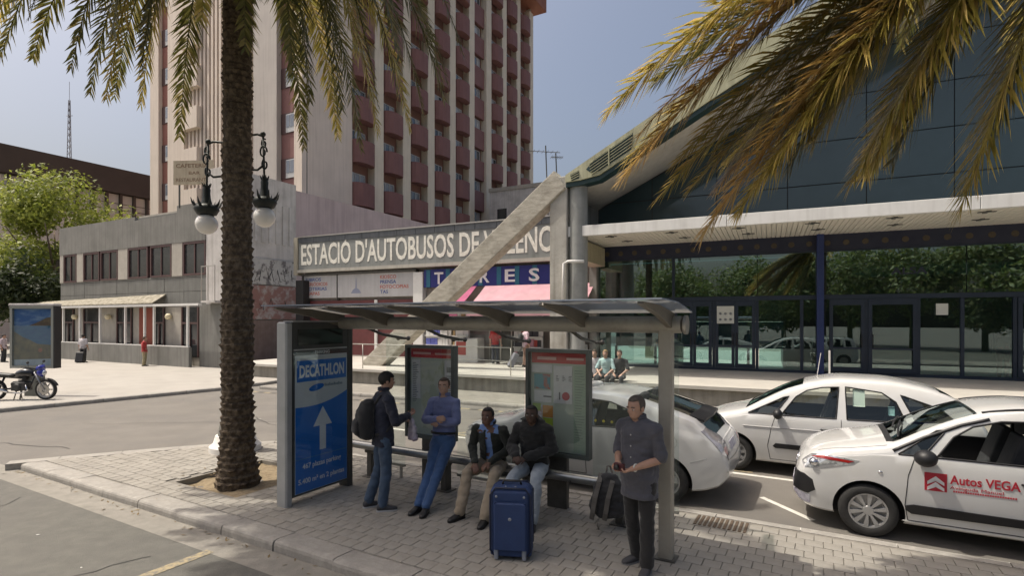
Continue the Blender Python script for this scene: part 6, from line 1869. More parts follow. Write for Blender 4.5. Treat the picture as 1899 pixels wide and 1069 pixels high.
    def trousers(s, m, grow=.012, flare=.012, wr=.006, name='trousers', to=.97):
        J = s.J; mb = MB(); sx, hx, up = s.axes(); fr_ = up.cross(hx).normalized()
        c = J['pel']
        loft(mb, [(c - up * .12, hx * (.132 + grow), fr_ * (.102 + grow)), (c - up * .03, hx * (.152 + grow), fr_ * (.112 + grow)), (c + up * .06, hx * (.142 + grow), fr_ * (.104 + grow)), (c + up * .10, hx * (.136 + grow), fr_ * (.099 + grow))], 22)
        for k in ('R', 'L'):
            h, kn, an = J['hip' + k], J['kn' + k], J['an' + k]
            limb(mb, [h + (h - c) * .05, h.lerp(kn, .45), kn, kn.lerp(an, .4), kn.lerp(an, to)], [.086 + grow, .077 + grow, .060 + grow, .056 + grow + flare * .5, .048 + grow + flare])
        return link(name, fuse(mb, max(.010, s.vx), 3, wr, s.seed + 9, 8), m, s.root, True)
    def belt(s, m):
        J = s.J; sx, hx, up = s.axes(); fr_ = up.cross(hx).normalized(); c = J['pel'] + up * .085
        b = MB(); ring = [c + hx * math.cos(2 * PI * k / 24) * .176 + fr_ * math.sin(2 * PI * k / 24) * .128 for k in range(25)]
        b.tube(ring, .018, 6, cap=False); b.build('belt', m, s.root, smooth=True)
    def shoes(s, m, sole=None):
        J = s.J
        for k in ('R', 'L'):
            f = s.foot(k); sd = Vector((f.y, -f.x, 0)); z = Vector((0, 0, 1)); a = J['an' + k]
            tilt = (J['toe' + k].z - (a.z - .075))
            g = lambda y, zz: a + f * y + z * (zz - .085 + max(0, y) / .17 * tilt * 1.0)
            b = MB()
            loft(b, [(g(-.075, .045), sd * .026, z * .030), (g(-.055, .05), sd * .036, z * .045), (g(0, .055), sd * .040, z * .050), (g(.06, .040), sd * .044, z * .036), (g(.12, .030), sd * .047, z * .027), (g(.165, .026), sd * .038, z * .022), (g(.190, .022), sd * .018, z * .014)], 16)
            so_ = b.build('shoe', m, s.root, smooth=True)
            b = MB(); out = [(-.08, .02), (-.05, .036), (.0, .038), (.08, .046), (.13, .048), (.175, .034), (.195, .0)]
            poly = [(y, w) for y, w in out] + [(y, -w) for y, w in out[-2::-1]]
            vs = [g(y, -.004) + sd * w for y, w in poly] + [g(y, .014) + sd * w for y, w in poly]; n = len(poly)
            b.add(vs, [tuple(range(n)), tuple(range(2 * n - 1, n - 1, -1))] + [(i, i + n, (i + 1) % n + n, (i + 1) % n) for i in range(n)])
            b.build('sole', sole or M_black, so_)

def stand(h=1.76, lean=0.0):
    """relaxed standing pose"""
    k = h / 1.76
    J = dict(pel=(0, 0, .95), neck=(0, .0, 1.49), head=(0, .025, 1.645), shR=(.175, 0, 1.43), shL=(-.175, 0, 1.43), elR=(.235, -.03, 1.14), elL=(-.235, -.03, 1.14), wrR=(.25, .06, .89), wrL=(-.25, .06, .89),
             hipR=(.088, 0, .91), hipL=(-.088, 0, .91), knR=(.10, .015, .50), knL=(-.10, .015, .50), anR=(.10, -.03, .085), anL=(-.10, -.03, .085), toeR=(.13, .13, .01), toeL=(-.13, .13, .01))
    return {a: Vector(b) * k for a, b in J.items()}

H_black = mat('hair_black', (.012, .010, .009), .7, (.02, .017, .015), 40); H_grey = mat('hair_grey_brown', (.07, .055, .045), .8, (.12, .10, .085), 40)
H_brown = mat('hair_brown', (.045, .028, .018), .7, (.07, .045, .03), 40)
SK_light = skinmat('skin_light', (.50, .31, .23)); SK_mid = skinmat('skin_tan', (.44, .26, .185)); SK_dark = skinmat('skin_dark', (.085, .045, .03)); SK_brown = skinmat('skin_brown', (.17, .09, .06))
M_shoe = mat('shoe_black', (.012, .012, .012), .4); M_sneak = mat('shoe_grey', (.05, .05, .055), .6)

# --- man reading the timetable, back half turned
J = stand(1.80)
J['shR'] += Vector((0, .03, 0)); J['elR'] = Vector((.25, .10, 1.17)); J['wrR'] = Vector((.12, .30, 1.22)); J['elL'] = Vector((-.25, .08, 1.17)); J['wrL'] = Vector((-.17, .30, 1.12))
J['head'] += Vector((0, .025, -.005)); J['neck'] += Vector((0, .01, 0)); J['anL'] += Vector((-.02, -.13, 0)); J['toeL'] += Vector((-.02, -.13, 0)); J['knL'] += Vector((0, -.05, 0))
P = Person('person standing with back turned, dark navy jacket and jeans, reading the first timetable', S(5.02, 5.42, ISL), (.90, .44, 0), J, SK_mid, head_nod=-.12)
P.hairm = H_black; P.body(.8, .9, (0, 0, 1), (0, .3, -1)); P.hair(H_black, .010, .05, -.035, -.075)
P.top('jacket', cloth('navy_jacket', (.010, .014, .035), (.007, .009, .022), .7), .024, .13, 1.0, .008, arm=.018, collar=MATS['navy_jacket'])
P.trousers(cloth('jeans_dark', (.035, .06, .10), (.05, .085, .14)), .010, .010); P.shoes(M_sneak, mat('sole_white', (.45, .45, .45), .7))
bk = thing('backpack', 'full black backpack worn by the man reading the first timetable', 'backpack', P.root.location, P.root.rotation_euler.z)
b = MB(); loft(b, [((0, -.20, .93), (.10, 0, 0), (0, .06, 0)), ((0, -.23, .97), (.145, 0, 0), (0, .10, 0)), ((0, -.25, 1.12), (.155, 0, 0), (0, .125, 0)), ((0, -.235, 1.30), (.150, 0, 0), (0, .11, 0)), ((0, -.20, 1.42), (.12, 0, 0), (0, .08, 0)), ((0, -.18, 1.455), (.07, 0, 0), (0, .045, 0))], 24)
M_bp = cloth('backpack_black', (.010, .010, .011), (.016, .016, .018), .8)
link('bag', fuse(b, .014, 3, .006, 3), M_bp, bk, True)
b = MB(); loft(b, [((0, -.335, 1.0), (.10, 0, 0), (0, .03, 0)), ((0, -.36, 1.05), (.12, 0, 0), (0, .045, 0)), ((0, -.355, 1.17), (.115, 0, 0), (0, .04, 0)), ((0, -.33, 1.21), (.09, 0, 0), (0, .025, 0))], 18); b.build('pocket', M_bp, bk, smooth=True)
for k in (-1, 1):
    b = MB(); pts = [(k * .10, -.13, 1.40), (k * .115, -.06, 1.50), (k * .12, .02, 1.515), (k * .125, .105, 1.44), (k * .13, .14, 1.30), (k * .15, .12, 1.15), (k * .16, .0, 1.04), (k * .12, -.13, 1.0)]
    b.tube(pts, .020, 8); b.build('strap', M_bp, bk, smooth=True)
pbg = thing('carrier_bag', 'pale mauve carrier bag hanging from the hand of the man in the navy jacket', 'bag', P.root.location, P.root.rotation_euler.z)
b = MB(); loft(b, [((.10, .37, .88), (.10, 0, 0), (0, .035, 0)), ((.10, .37, .92), (.125, .0, 0), (0, .055, 0)), ((.10, .365, 1.05), (.11, 0, 0), (0, .045, 0)), ((.11, .36, 1.15), (.055, 0, 0), (0, .02, 0)), ((.115, .35, 1.19), (.02, 0, 0), (0, .012, 0))], 18)
link('bag', fuse(b, .012, 2, .010, 5, 14), mat('bag_mauve', (.36, .30, .38), .45, (.45, .42, .46), 6), pbg, True)

# --- man leaning on the perch bench, arms folded
J = stand(1.78)
J.update(pel=Vector((0, .03, .84)), neck=Vector((0, .0, 1.40)), head=Vector((.0, .02, 1.56)), shR=Vector((.17, .005, 1.34)), shL=Vector((-.17, .005, 1.34)), elR=Vector((.235, .13, 1.10)), elL=Vector((-.235, .12, 1.10)),
         wrR=Vector((.02, .23, 1.14)), wrL=Vector((-.02, .19, 1.09)), hipR=Vector((.085, .04, .81)), hipL=Vector((-.085, .04, .81)), knR=Vector((.085, .28, .46)), knL=Vector((-.05, .30, .46)), anR=Vector((.10, .60, .085)), anL=Vector((-.03, .64, .085)), toeR=Vector((.13, .78, .01)), toeL=Vector((-.06, .82, .01)))
P = Person('person leaning on the bench with folded arms, blue shirt and blue jeans', S(4.56, 6.15, ISL), (-.30, -.95, 0), J, SK_light, head_turn=.1)
P.hairm = H_brown; P.body(.6, .6, (0, -1, 0), (0, -1, 0)); P.hair(H_brown, .006, .08, -.02, -.06)
M_bsh = cloth('shirt_blue', (.17, .20, .37), (.13, .155, .30))
P.top('shirt', M_bsh, .018, -.045, 1.0, .006, arm=.014, collar=M_bsh)
P.trousers(cloth('jeans_blue', (.05, .11, .25), (.04, .085, .19)), .008, .004); P.belt(mat('belt_black', (.01, .01, .01), .5)); P.shoes(M_shoe)

def sit(dz=0.0, lean=.06):
    return dict(pel=Vector((0, 0, .60 + dz)), neck=Vector((0, lean, 1.12 + dz)), head=Vector((0, lean + .06, 1.275 + dz)), shR=Vector((.185, lean - .01, 1.06 + dz)), shL=Vector((-.185, lean - .01, 1.06 + dz)),
                elR=Vector((.27, lean + .06, .80 + dz)), elL=Vector((-.27, lean + .06, .80 + dz)), wrR=Vector((.09, .34, .66 + dz)), wrL=Vector((-.09, .34, .66 + dz)),
                hipR=Vector((.09, .02, .575 + dz)), hipL=Vector((-.09, .02, .575 + dz)), knR=Vector((.17, .46, .53)), knL=Vector((-.17, .46, .53)), anR=Vector((.17, .58, .085)), anL=Vector((-.17, .58, .085)), toeR=Vector((.21, .74, .01)), toeL=Vector((-.21, .74, .01)))
# --- seated man, open dark jacket
J = sit(-.02, .16)
J['head'] += Vector((0, .02, -.03))
J['elR'] = Vector((.26, .12, .80)); J['elL'] = Vector((-.26, .12, .80)); J['wrR'] = Vector((.12, .38, .645)); J['wrL'] = Vector((-.07, .36, .66))
J['knR'] = Vector((.20, .43, .54)); J['anR'] = Vector((.23, .62, .085)); J['toeR'] = Vector((.30, .77, .01)); J['anL'] = Vector((-.13, .70, .085)); J['toeL'] = Vector((-.13, .86, .01))
P = Person('person seated on the bench, open dark jacket over light blue shirt, beige trousers', S(3.82, 6.25, ISL), (-.30, -.954, 0), J, SK_brown, head_turn=-.1)
P.hairm = H_black; P.body(.55, .6, (0, -.2, -1), (0, -.2, -1)); P.hair(H_black, .004, .08, -.01, -.05)
P.top('shirt', cloth('shirt_light_blue', (.20, .32, .62), (.15, .25, .52)), .002, .08, .5, .004, arm=-.004, collar=MATS['shirt_light_blue'])
def open_jacket(P, m, grow=.028):
    """jacket whose two fronts hang apart over the shirt"""
    J = P.J; sx, hx, up = P.axes(); mb = MB(); H = J['neck'] - J['pel']
    rows = [(-.06, .185, .150), (.04, .182, .135), (.16, .172, .128), (.28, .168, .124), (.38, .172, .124), (.46, .160, .108), (.52, .115, .085)]
    N = 26; gap = R(19); th = .018; vs = []; fs = []
    for z, a, b_ in rows:
        t = max(0, min(1, z / .52)); ax = hx.lerp(sx, t).normalized(); fr_ = up.cross(ax).normalized(); c = J['pel'] + H * (z / .55)
        g = gap * (1.0 - .35 * t)
        for s_ in (0, 1):
            for k in range(N):
                an = PI / 2 + g + (2 * PI - 2 * g) * k / (N - 1); e = th * s_
                vs.append(c + ax * math.cos(an) * (a - e) + fr_ * math.sin(an) * (b_ - e))
    M2 = 2 * N
    for i in range(len(rows) - 1):
        for k in range(N - 1):
            fs.append((i * M2 + k, i * M2 + k + 1, (i + 1) * M2 + k + 1, (i + 1) * M2 + k)); fs.append((i * M2 + N + k + 1, i * M2 + N + k, (i + 1) * M2 + N + k, (i + 1) * M2 + N + k + 1))
        fs.append((i * M2, (i + 1) * M2, (i + 1) * M2 + N, i * M2 + N)); fs.append((i * M2 + N - 1, i * M2 + M2 - 1, (i + 1) * M2 + M2 - 1, (i + 1) * M2 + N - 1))
    for i in (0, len(rows) - 1):
        for k in range(N - 1):
            f = (i * M2 + k, i * M2 + N + k, i * M2 + N + k + 1, i * M2 + k + 1); fs.append(f if i == 0 else f[::-1])
    mb.add(vs, fs)
    for k in ('R', 'L'):
        sh_, el, w_ = J['sh' + k], J['el' + k], J['wr' + k]
        limb(mb, [sh_ + up * .0, sh_.lerp(el, .5), el, el.lerp(w_, .4), el.lerp(w_, .93)], [.070, .064, .060, .058, .048])
        limb(mb, [J['neck'].lerp(sh_, .45) - up * .02, sh_], [.050, .062])
    o = link('jacket', fuse(mb, .0095, 2, .007, P.seed), m, P.root, True)
    c = MB(); fwd = up.cross(sx).normalized()
    c.tube([J['neck'] + up * .05 + sx * math.cos(R(150) + R(240) * k / 12) * .078 + fwd * (math.sin(R(150) + R(240) * k / 12) * .075) for k in range(13)], .02, 8); c.build('collar', m, o, smooth=True)
open_jacket(P, cloth('jacket_dark_green', (.014, .018, .012), (.010, .012, .009), .75))
P.trousers(cloth('trousers_beige', (.34, .28, .20), (.28, .225, .16)), .012, .012, wr=.008); P.shoes(M_shoe)

# --- seated man, black hooded jacket
J = sit(.03, .08)
J['elR'] = Vector((.28, .10, .86)); J['elL'] = Vector((-.27, .08, .86)); J['wrR'] = Vector((.14, .33, .80)); J['wrL'] = Vector((.02, .30, .78)); J['head'] = Vector((0, .14, 1.285))
J['knR'] = Vector((.15, .42, .56)); J['anR'] = Vector((.14, .56, .085)); J['toeR'] = Vector((.15, .72, .01)); J['knL'] = Vector((-.15, .42, .56)); J['anL'] = Vector((-.13, .50, .085)); J['toeL'] = Vector((-.16, .66, .01))
P = Person('person seated behind the blue suitcase in a black hooded jacket and pale jeans', S(3.20, 6.25, ISL), (-.34, -.94, 0), J, SK_dark, head_turn=.05)
P.hairm = H_black; P.body(.7, .7, (0, -.5, -1), (0, -.5, -1)); P.hair(H_black, .002, .085, .0, -.04)
P.top('hooded_jacket', cloth('jacket_black', (.010, .010, .010), (.015, .015, .015), .8), .034, .12, 1.0, .010, arm=.026, hood=True)
P.trousers(cloth('jeans_pale', (.36, .40, .44), (.29, .33, .37)), .014, .014, wr=.008); P.shoes(M_sneak)

# --- man standing by the post, looking at what he holds
J = stand(1.74)
J['elR'] = Vector((.225, .02, 1.13)); J['wrR'] = Vector((.08, .26, 1.10)); J['elL'] = Vector((-.235, -.02, 1.13)); J['wrL'] = Vector((-.08, .26, 1.06)); J['head'] += Vector((0, .035, -.012)); J['neck'] += Vector((0, .015, 0))
J['anL'] += Vector((-.02, .08, 0)); J['toeL'] += Vector((-.03, .08, 0)); J['anR'] += Vector((.0, -.10, 0)); J['toeR'] += Vector((.03, -.09, 0)); J['knR'] += Vector((0, -.03, 0))
P = Person('person standing by the shelter post in a grey short-sleeved shirt and black trousers', S(1.58, 5.38, ISL), (-.70, -.71, 0), J, SK_mid, head_turn=-.15, head_nod=-.2)
P.hairm = H_grey; P.body(1.0, .9, (0, -.6, -1), (0, -.4, 1)); P.hair(H_grey, .006, .08, -.025, -.07)
M_gsh = cloth('shirt_grey', (.075, .075, .092), (.055, .056, .07))
P.top('shirt', M_gsh, .034, .22, .46, .006, arm=.014, collar=M_gsh, front=.03)
P.trousers(cloth('trousers_black', (.008, .008, .009), (.012, .012, .013), .85), .011, .014, wr=.005); P.shoes(M_sneak, mat('sole_grey', (.2, .2, .2), .7))
b = MB(); w = P.J['wrL'].lerp(P.J['elL'], .12); b.tube([w + Vector((.0, 0, 0)) + Vector((math.cos(a) * .0, math.cos(a) * .034, math.sin(a) * .034)) for a in [2 * PI * k / 14 for k in range(15)]], .008, 6, cap=False); b.build('wristband', mat('wristband_white', (.6, .6, .55), .5), P.root, smooth=True)
b = MB()
for z in (1.36, 1.25, 1.14): b.ball((.0, .155, z), (.008, .004, .008), 8, 6)
b.build('button', mat('button_pale', (.4, .4, .38), .4), P.root)
cm_ = thing('camera', 'small dark red camera held in both hands of the man by the post', 'camera', P.root.location, P.root.rotation_euler.z)
b = MB(); b.cbox(-.055, .055, .335, .375, 1.05, 1.12, .006); b.build('case', mat('camera_maroon', (.05, .008, .012), .4), cm_)
b = MB(); b.lathe([(0, .40), (.02, .40), (.024, .376)], 16, (.01, 0, 1.085), axis='y'); b.build('lens', M_black, cm_, smooth=True)

# --- people farther off -------------------------------------------------
def far(label, loc, facing, topm, legm, skin, hairm, h=1.70, sleeve=.45, group=None, J=None, shoe=M_shoe, turn=0.0, grow=.016):
    P = Person(label, loc, facing, J or stand(h), skin, voxel=.016, group=group, head_turn=turn)
    P.hairm = hairm; P.body(.6, .6); P.hair(hairm, .008); P.top('shirt', topm, grow, .10, sleeve, .005); P.trousers(legm, .012, .01); P.shoes(shoe); return P
M_red = cloth('shirt_red', (.42, .03, .03), (.34, .025, .025)); M_navyt = cloth('trousers_navy', (.02, .025, .05)); M_wsh = cloth('shirt_white', (.55, .52, .53), (.46, .43, .45)); M_khaki = cloth('trousers_khaki', (.36, .31, .18)); M_darkt = cloth('trousers_dark', (.03, .03, .035))
k = 918 - 949.5
far('person in a red T-shirt and dark trousers walking outside the shop door', Vector((-.72, 23.6, PZ)), (.25, 1, 0), M_red, M_navyt, SK_light, H_black, 1.68)
P = far('person in white and pink with a dark shoulder bag, pulling a grey suitcase', Vector((.55, 21.9, PZ)), (.9, .4, 0), cloth('top_white_pink', (.55, .30, .38), (.6, .55, .58), scale=4), cloth('skirt_tan', (.35, .22, .16)), SK_light, H_brown, 1.66)
sb = thing('shoulder_bag', 'dark shoulder bag on the back of the person in white and pink', 'bag', P.root.location, P.root.rotation_euler.z)
b = MB(); loft(b, [((0, -.22, .98), (.12, 0, 0), (0, .05, 0)), ((0, -.25, 1.08), (.16, 0, 0), (0, .09, 0)), ((0, -.24, 1.28), (.15, 0, 0), (0, .08, 0)), ((0, -.20, 1.36), (.08, 0, 0), (0, .04, 0))], 16); b.build('bag', M_bp, sb, smooth=True)
b = MB(); b.tube([(-.1, -.16, 1.34), (-.05, -.02, 1.50), (.08, .1, 1.42), (.2, .02, 1.1), (.15, -.18, 1.02)], .012, 6); b.build('strap', M_bp, sb, smooth=True)
def trolley(label, loc, rz, m, w=.42, d=.24, h=.66, tilt=0.0, handle=True, name='suitcase'):
    t = thing(name, label, 'suitcase', loc, rz); t.rotation_euler = (tilt, 0, rz)
    b = MB(); b.cbox(-w / 2, w / 2, -d / 2, d / 2, .035, h, .03); b.build('shell', m, t, bevel=.008)
    for x in (-w / 2 + .07, w / 2 - .07):
        for y in (-d / 2 + .05, d / 2 - .05):
            b = MB(); b.lathe([(0, -.014), (.03, -.014), (.032, 0), (.03, .014), (0, .014)], 14, (x, y, .032), axis='x'); b.build('wheel', M_black, t, smooth=True, angle=40)
    if handle:
        b = MB(); b.tube([(-.09, d / 2 - .03, h - .02), (-.09, d / 2 - .03, h + .34), (.09, d / 2 - .03, h + .34), (.09, d / 2 - .03, h - .02)], .011, 8); b.build('pull_handle', M_steel_dark, t, smooth=True)
    return t
trolley('grey wheeled suitcase tilted behind the person in white and pink', Vector((-.10, 21.75, PZ)), R(-80), mat('suitcase_grey', (.2, .2, .23), .6), .4, .22, .62, tilt=R(-28))
def kid(label, t, y, topm, h, hairm):
    J = sit(-.14, .04); J['wrR'] = Vector((.12, .30, .52)); J['wrL'] = Vector((-.12, .30, .52)); J['elR'].z -= .0
    for a in ('knR', 'knL'): J[a] = Vector((J[a].x * .8, .40, .42))
    for a in ('anR', 'anL'): J[a] = Vector((J[a].x * .8, .42, .085))
    for a in ('toeR', 'toeL'): J[a] = Vector((J[a].x, .57, .01))
    p = G(t, y, PZ - .29)
    return far(label, p, (-.425, -.905, 0), topm, M_darkt, SK_light, hairm, J=J, h=h)
M_aqua = cloth('top_pale_aqua', (.42, .58, .58), (.34, .5, .5))
kid('person in a pale top sitting on the platform edge, beside the aqua one', 1.42, -5.25, M_wsh, 1.5, H_brown)
kid('person in an aqua top over blue sitting in the middle of the platform edge group', 1.78, -5.3, M_aqua, 1.5, mat('hair_blond', (.3, .19, .09), .7))
kid('person in dark clothes sitting at the right end of the platform edge group', 2.2, -5.2, M_darkt, 1.5, H_brown)
far('person in black with red trousers standing in the dark station doorway', G(13.3, .9, PZ), (-.4, -.9, 0), cloth('top_black', (.012, .012, .012)), cloth('trousers_dark_red', (.16, .015, .02)), SK_light, H_black, 1.74, 1.0)
far('person in a red top and khaki trousers walking past the grey building', Vector((-19.5, 28.9, ISL)), (.9, .3, 0), M_red, M_khaki, SK_mid, H_brown, 1.55, 1.0)
P = far('person in a white top seen from behind in front of the grey building', Vector((-24.8, 31.5, ISL)), (-.1, 1, 0), M_wsh, M_darkt, SK_mid, H_black, 1.60)
trolley('black suitcase pulled by the person in the white top', Vector((-24.65, 31.05, ISL)), R(10), M_black, .42, .26, .6, tilt=R(-14))
far('person in a pale shirt half hidden at the left edge behind the motorcycle', Vector((-29.4, 31.5, ISL)), (1, .2, 0), cloth('shirt_pink_white', (.5, .42, .45)), M_darkt, SK_mid, H_black, 1.6)
# ================================================================== LUGGAGE under the shelter
cs = thing('suitcase', 'large upright navy blue suitcase standing in front of the seated men', 'suitcase', S(2.84, 5.02, ISL), STREET + R(22))
M_navyc = mat('suitcase_navy', (.014, .034, .105), .7, (.018, .042, .125), 7, bump=.25, bscale=160)
w, d, h = .43, .30, .75
b = MB(); b.cbox(-w / 2, w / 2, -d / 2, d / 2, .04, h, .045); b.build('shell', M_navyc, cs, bevel=.012)
b = MB(); b.cbox(-w / 2 + .04, w / 2 - .04, -d / 2 - .035, -d / 2 - .002, .12, h - .14, .02); b.build('front_pocket', M_navyc, cs, bevel=.008)
piping = mat('suitcase_piping', (.008, .014, .04), .6)
for y in (-d / 2 + .012, d / 2 - .012):
    b = MB(); pts = [(-w / 2 + .05, y, .045), (-w / 2 + .005, y, .10), (-w / 2 + .005, y, h - .08), (-w / 2 + .06, y, h - .005), (w / 2 - .06, y, h - .005), (w / 2 - .005, y, h - .08), (w / 2 - .005, y, .10), (w / 2 - .05, y, .045)]
    b.tube(pts, .010, 8); b.build('piping', piping, cs, smooth=True)
for x in (-w / 2 + .07, w / 2 - .07):
    b = MB(); b.cbox(x - .022, x + .022, -d / 2 - .02, -d / 2 + .03, .02, .12, .008); b.build('corner_guard', mat('guard_grey', (.22, .24, .28), .5), cs)
    for y in (-d / 2 + .03, d / 2 - .04):
        b = MB(); b.lathe([(0, -.012), (.034, -.012), (.038, 0), (.034, .012), (0, .012)], 16, (x, y, .038), axis='x'); b.build('wheel', M_black, cs, smooth=True, angle=40)
    b = MB(); b.ball((x, -d / 2 - .002, h - .09), (.014, .006, .014), 10, 6); b.build('stud', MATS['guard_grey'], cs, smooth=True)
b = MB(); b.ball((0, -d / 2 - .036, .44), (.018, .005, .018), 12, 8); b.build('badge', MATS['guard_grey'], cs, smooth=True)
b = MB(); b.tube([(-.1, 0, h - .003), (-.085, 0, h + .035), (.085, 0, h + .035), (.1, 0, h - .003)], .013, 8); b.build('carry_handle', M_black, cs, smooth=True)
for x in (-.05, .05):
    b = MB(); b.ball((x, -.10, h + .003), (.01, .01, .006), 8, 6); b.build('rivet', M_chrome, cs)
# grey backpack hung on the bench end
gb_ = thing('backpack', 'grey and black backpack hanging on the right end of the bench by its straps', 'backpack', S(2.18, 6.17, ISL + .16), STREET + R(14))
M_bpg = cloth('backpack_charcoal', (.022, .022, .024), (.032, .032, .034), .8)
b = MB(); loft(b, [((0, 0, .0), (.14, 0, 0), (0, .07, 0)), ((0, 0, .05), (.19, 0, 0), (0, .11, 0)), ((0, 0, .22), (.20, 0, 0), (0, .12, 0)), ((.01, 0, .38), (.17, 0, 0), (0, .105, 0)), ((.01, .01, .47), (.11, 0, 0), (0, .07, 0)), ((.01, .01, .50), (.06, 0, 0), (0, .04, 0))], 24)
link('bag', fuse(b, .011, 3, .010, 4), M_bpg, gb_, True)
M_strap = mat('strap_grey', (.11, .10, .09), .85, (.15, .14, .125), 12)
for x in (-.09, .06):
    b = MB()
    for a, c in zip([(x, .03, .50), (x - .01, -.09, .42), (x - .05, -.145, .26), (x - .08, -.13, .08)], [(x - .01, -.09, .42), (x - .05, -.145, .26), (x - .08, -.13, .08), (x - .10, -.08, -.02)]): b.bar(a, c, .055, .016, up=(0, -1, .3))
    b.build('strap', M_strap, gb_, bevel=.004)
b = MB(); b.tube([(-.03, .03, .49), (-.025, .12, .56), (.0, .20, .545), (.03, .16, .48), (.03, .04, .48)], .012, 8); b.build('grab_loop', M_strap, gb_, smooth=True)
b = MB(); loft(b, [((-.15, -.06, .06), (.05, 0, 0), (0, .05, 0)), ((-.17, -.06, .14), (.055, 0, 0), (0, .06, 0)), ((-.15, -.05, .24), (.045, 0, 0), (0, .045, 0))], 14); b.build('side_pocket', cloth('pocket_mesh', (.06, .058, .055), (.02, .02, .02), scale=20), gb_, smooth=True)
b = MB(); b.tube([(-.11, -.08, -.01), (-.12, -.10, -.08), (-.1, -.10, -.13)], .008, 6); b.build('strap_end', M_strap, gb_, smooth=True)

# ================================================================== MOTORCYCLE
mc = thing('motorcycle', 'black motorcycle with blue headlamp parked on its stand at the plaza kerb', 'motorcycle', Vector((-15.15, 16.8, ISL)), R(4))
# x forwards (to the right in the photo), y to its left
xf, xr, rw = .74, -.72, .315
def wheel_m(x, front):
    b = MB(); b.lathe([(rw * .80, -.045), (rw * .90, -.055), (rw, -.02), (rw, .02), (rw * .90, .055), (rw * .80, .045)], 36, (x, 0, rw), axis='y', closed=True); wo = b.build('wheel', M_rubber, mc, smooth=True, angle=40)
    b = MB(); b.lathe([(rw * .70, -.03), (rw * .80, -.035), (rw * .80, .035), (rw * .70, .03)], 36, (x, 0, rw), axis='y', closed=True); b.lathe([(0, -.07), (.05, -.07), (.05, .07), (0, .07)], 16, (x, 0, rw), axis='y')
    for k in range(6):
        a = k * PI / 3; b.bar((x + .04 * math.cos(a), 0, rw + .04 * math.sin(a)), (x + rw * .72 * math.cos(a), 0, rw + rw * .72 * math.sin(a)), .03, .03, up=(0, 1, 0))
    b.build('rim', mat('bike_rim_silver', (.5, .5, .5), .3, metal=.8), wo, smooth=True, angle=30)
    b = MB(); b.lathe([(.07, -.085), (.15, -.085), (.15, -.079), (.07, -.079)], 24, (x, 0, rw), axis='y', closed=True); b.build('brake_disc', M_steel, wo)
wheel_m(xf, 1); wheel_m(xr, 0)
b = MB()
for y in (-.09, .09): b.tube([(xf, y, rw), (xf - .28, y, .86)], [.026, .022], 10)
b.build('fork', mat('fork_steel', (.30, .30, .31), .35, metal=.8), mc, smooth=True)
b = MB(); pts = []
for k in range(9):
    a = R(20 + k * 15); pts.append((xf + (rw + .03) * math.cos(a), rw + (rw + .03) * math.sin(a)))
for (x0, z0), (x1, z1) in zip(pts[:-1], pts[1:]): b.bar((x0, 0, z0), (x1, 0, z1), .11, .015)
b.build('mudguard', M_black, mc)
M_bk = mat('bike_black', (.012, .012, .014), .25, coat=.6)
b = MB(); loft(b, [((.38, 0, .80), (0, .07, 0), (0, 0, .06)), ((.30, 0, .83), (0, .13, 0), (0, 0, .12)), ((.12, 0, .84), (0, .15, 0), (0, 0, .14)), ((-.05, 0, .80), (0, .12, 0), (0, 0, .11)), ((-.15, 0, .76), (0, .08, 0), (0, 0, .07))], 18); b.build('fuel_tank', M_bk, mc, smooth=True)
b = MB(); loft(b, [((-.10, 0, .77), (0, .09, 0), (0, 0, .05)), ((-.25, 0, .76), (0, .14, 0), (0, 0, .06)), ((-.55, 0, .79), (0, .13, 0), (0, 0, .05)), ((-.85, 0, .83), (0, .11, 0), (0, 0, .045)), ((-.95, 0, .84), (0, .06, 0), (0, 0, .025))], 16); b.build('seat', mat('seat_vinyl', (.02, .02, .02), .45), mc, smooth=True)
b = MB(); b.cbox(-.2, .26, -.15, .15, .30, .58, .04); b.lathe([(0, -.2), (.10, -.2), (.12, -.16), (.12, -.1)], 18, (.0, 0, .40), axis='y')
for k in range(5): b.box(.02, .24, -.13, .13, .60 + k * .03, .612 + k * .03)
b.build('engine', mat('engine_grey', (.045, .045, .047), .5, (.07, .07, .07), 9, metal=.5), mc)
b = MB(); b.tube([(.44, 0, .84), (.2, 0, .66), (-.1, 0, .68), (-.6, 0, .72), (-.9, 0, .80)], .025, 8); b.tube([(.42, 0, .78), (.28, 0, .35), (-.15, 0, .28), (-.28, 0, .5)], .024, 8); b.tube([(-.2, .08, .36), (xr, .1, rw)], .024, 8); b.tube([(-.2, -.08, .36), (xr, -.1, rw)], .024, 8); b.tube([(-.55, .1, .70), (xr, .12, rw + .02)], .03, 8); b.tube([(-.55, -.1, .70), (xr, -.12, rw + .02)], .03, 8)
b.build('frame', M_bk, mc, smooth=True)
b = MB(); b.tube([(.22, -.12, .5), (.30, -.14, .30), (.1, -.15, .22), (-.25, -.16, .25)], .022, 8); b.tube([(-.25, -.17, .27), (-.55, -.18, .36), (-.95, -.19, .48)], [.035, .052, .048], 12); b.build('exhaust', M_chrome, mc, smooth=True)
b = MB(); b.tube([(.34, -.36, 1.04), (.42, -.2, 1.0), (.46, 0, .96), (.42, .2, 1.0), (.34, .36, 1.04)], .013, 8); b.tube([(.30, -.38, 1.045), (.36, -.26, 1.03)], .019, 8); b.tube([(.30, .38, 1.045), (.36, .26, 1.03)], .019, 8); b.build('handlebar', M_black, mc, smooth=True)
for y in (-1, 1):
    b = MB(); b.tube([(.40, y * .24, 1.01), (.44, y * .30, 1.14)], .007, 6); b.ball((.44, y * .31, 1.17), (.02, .06, .04), 12, 8); b.build('mirror', M_black, mc, smooth=True)
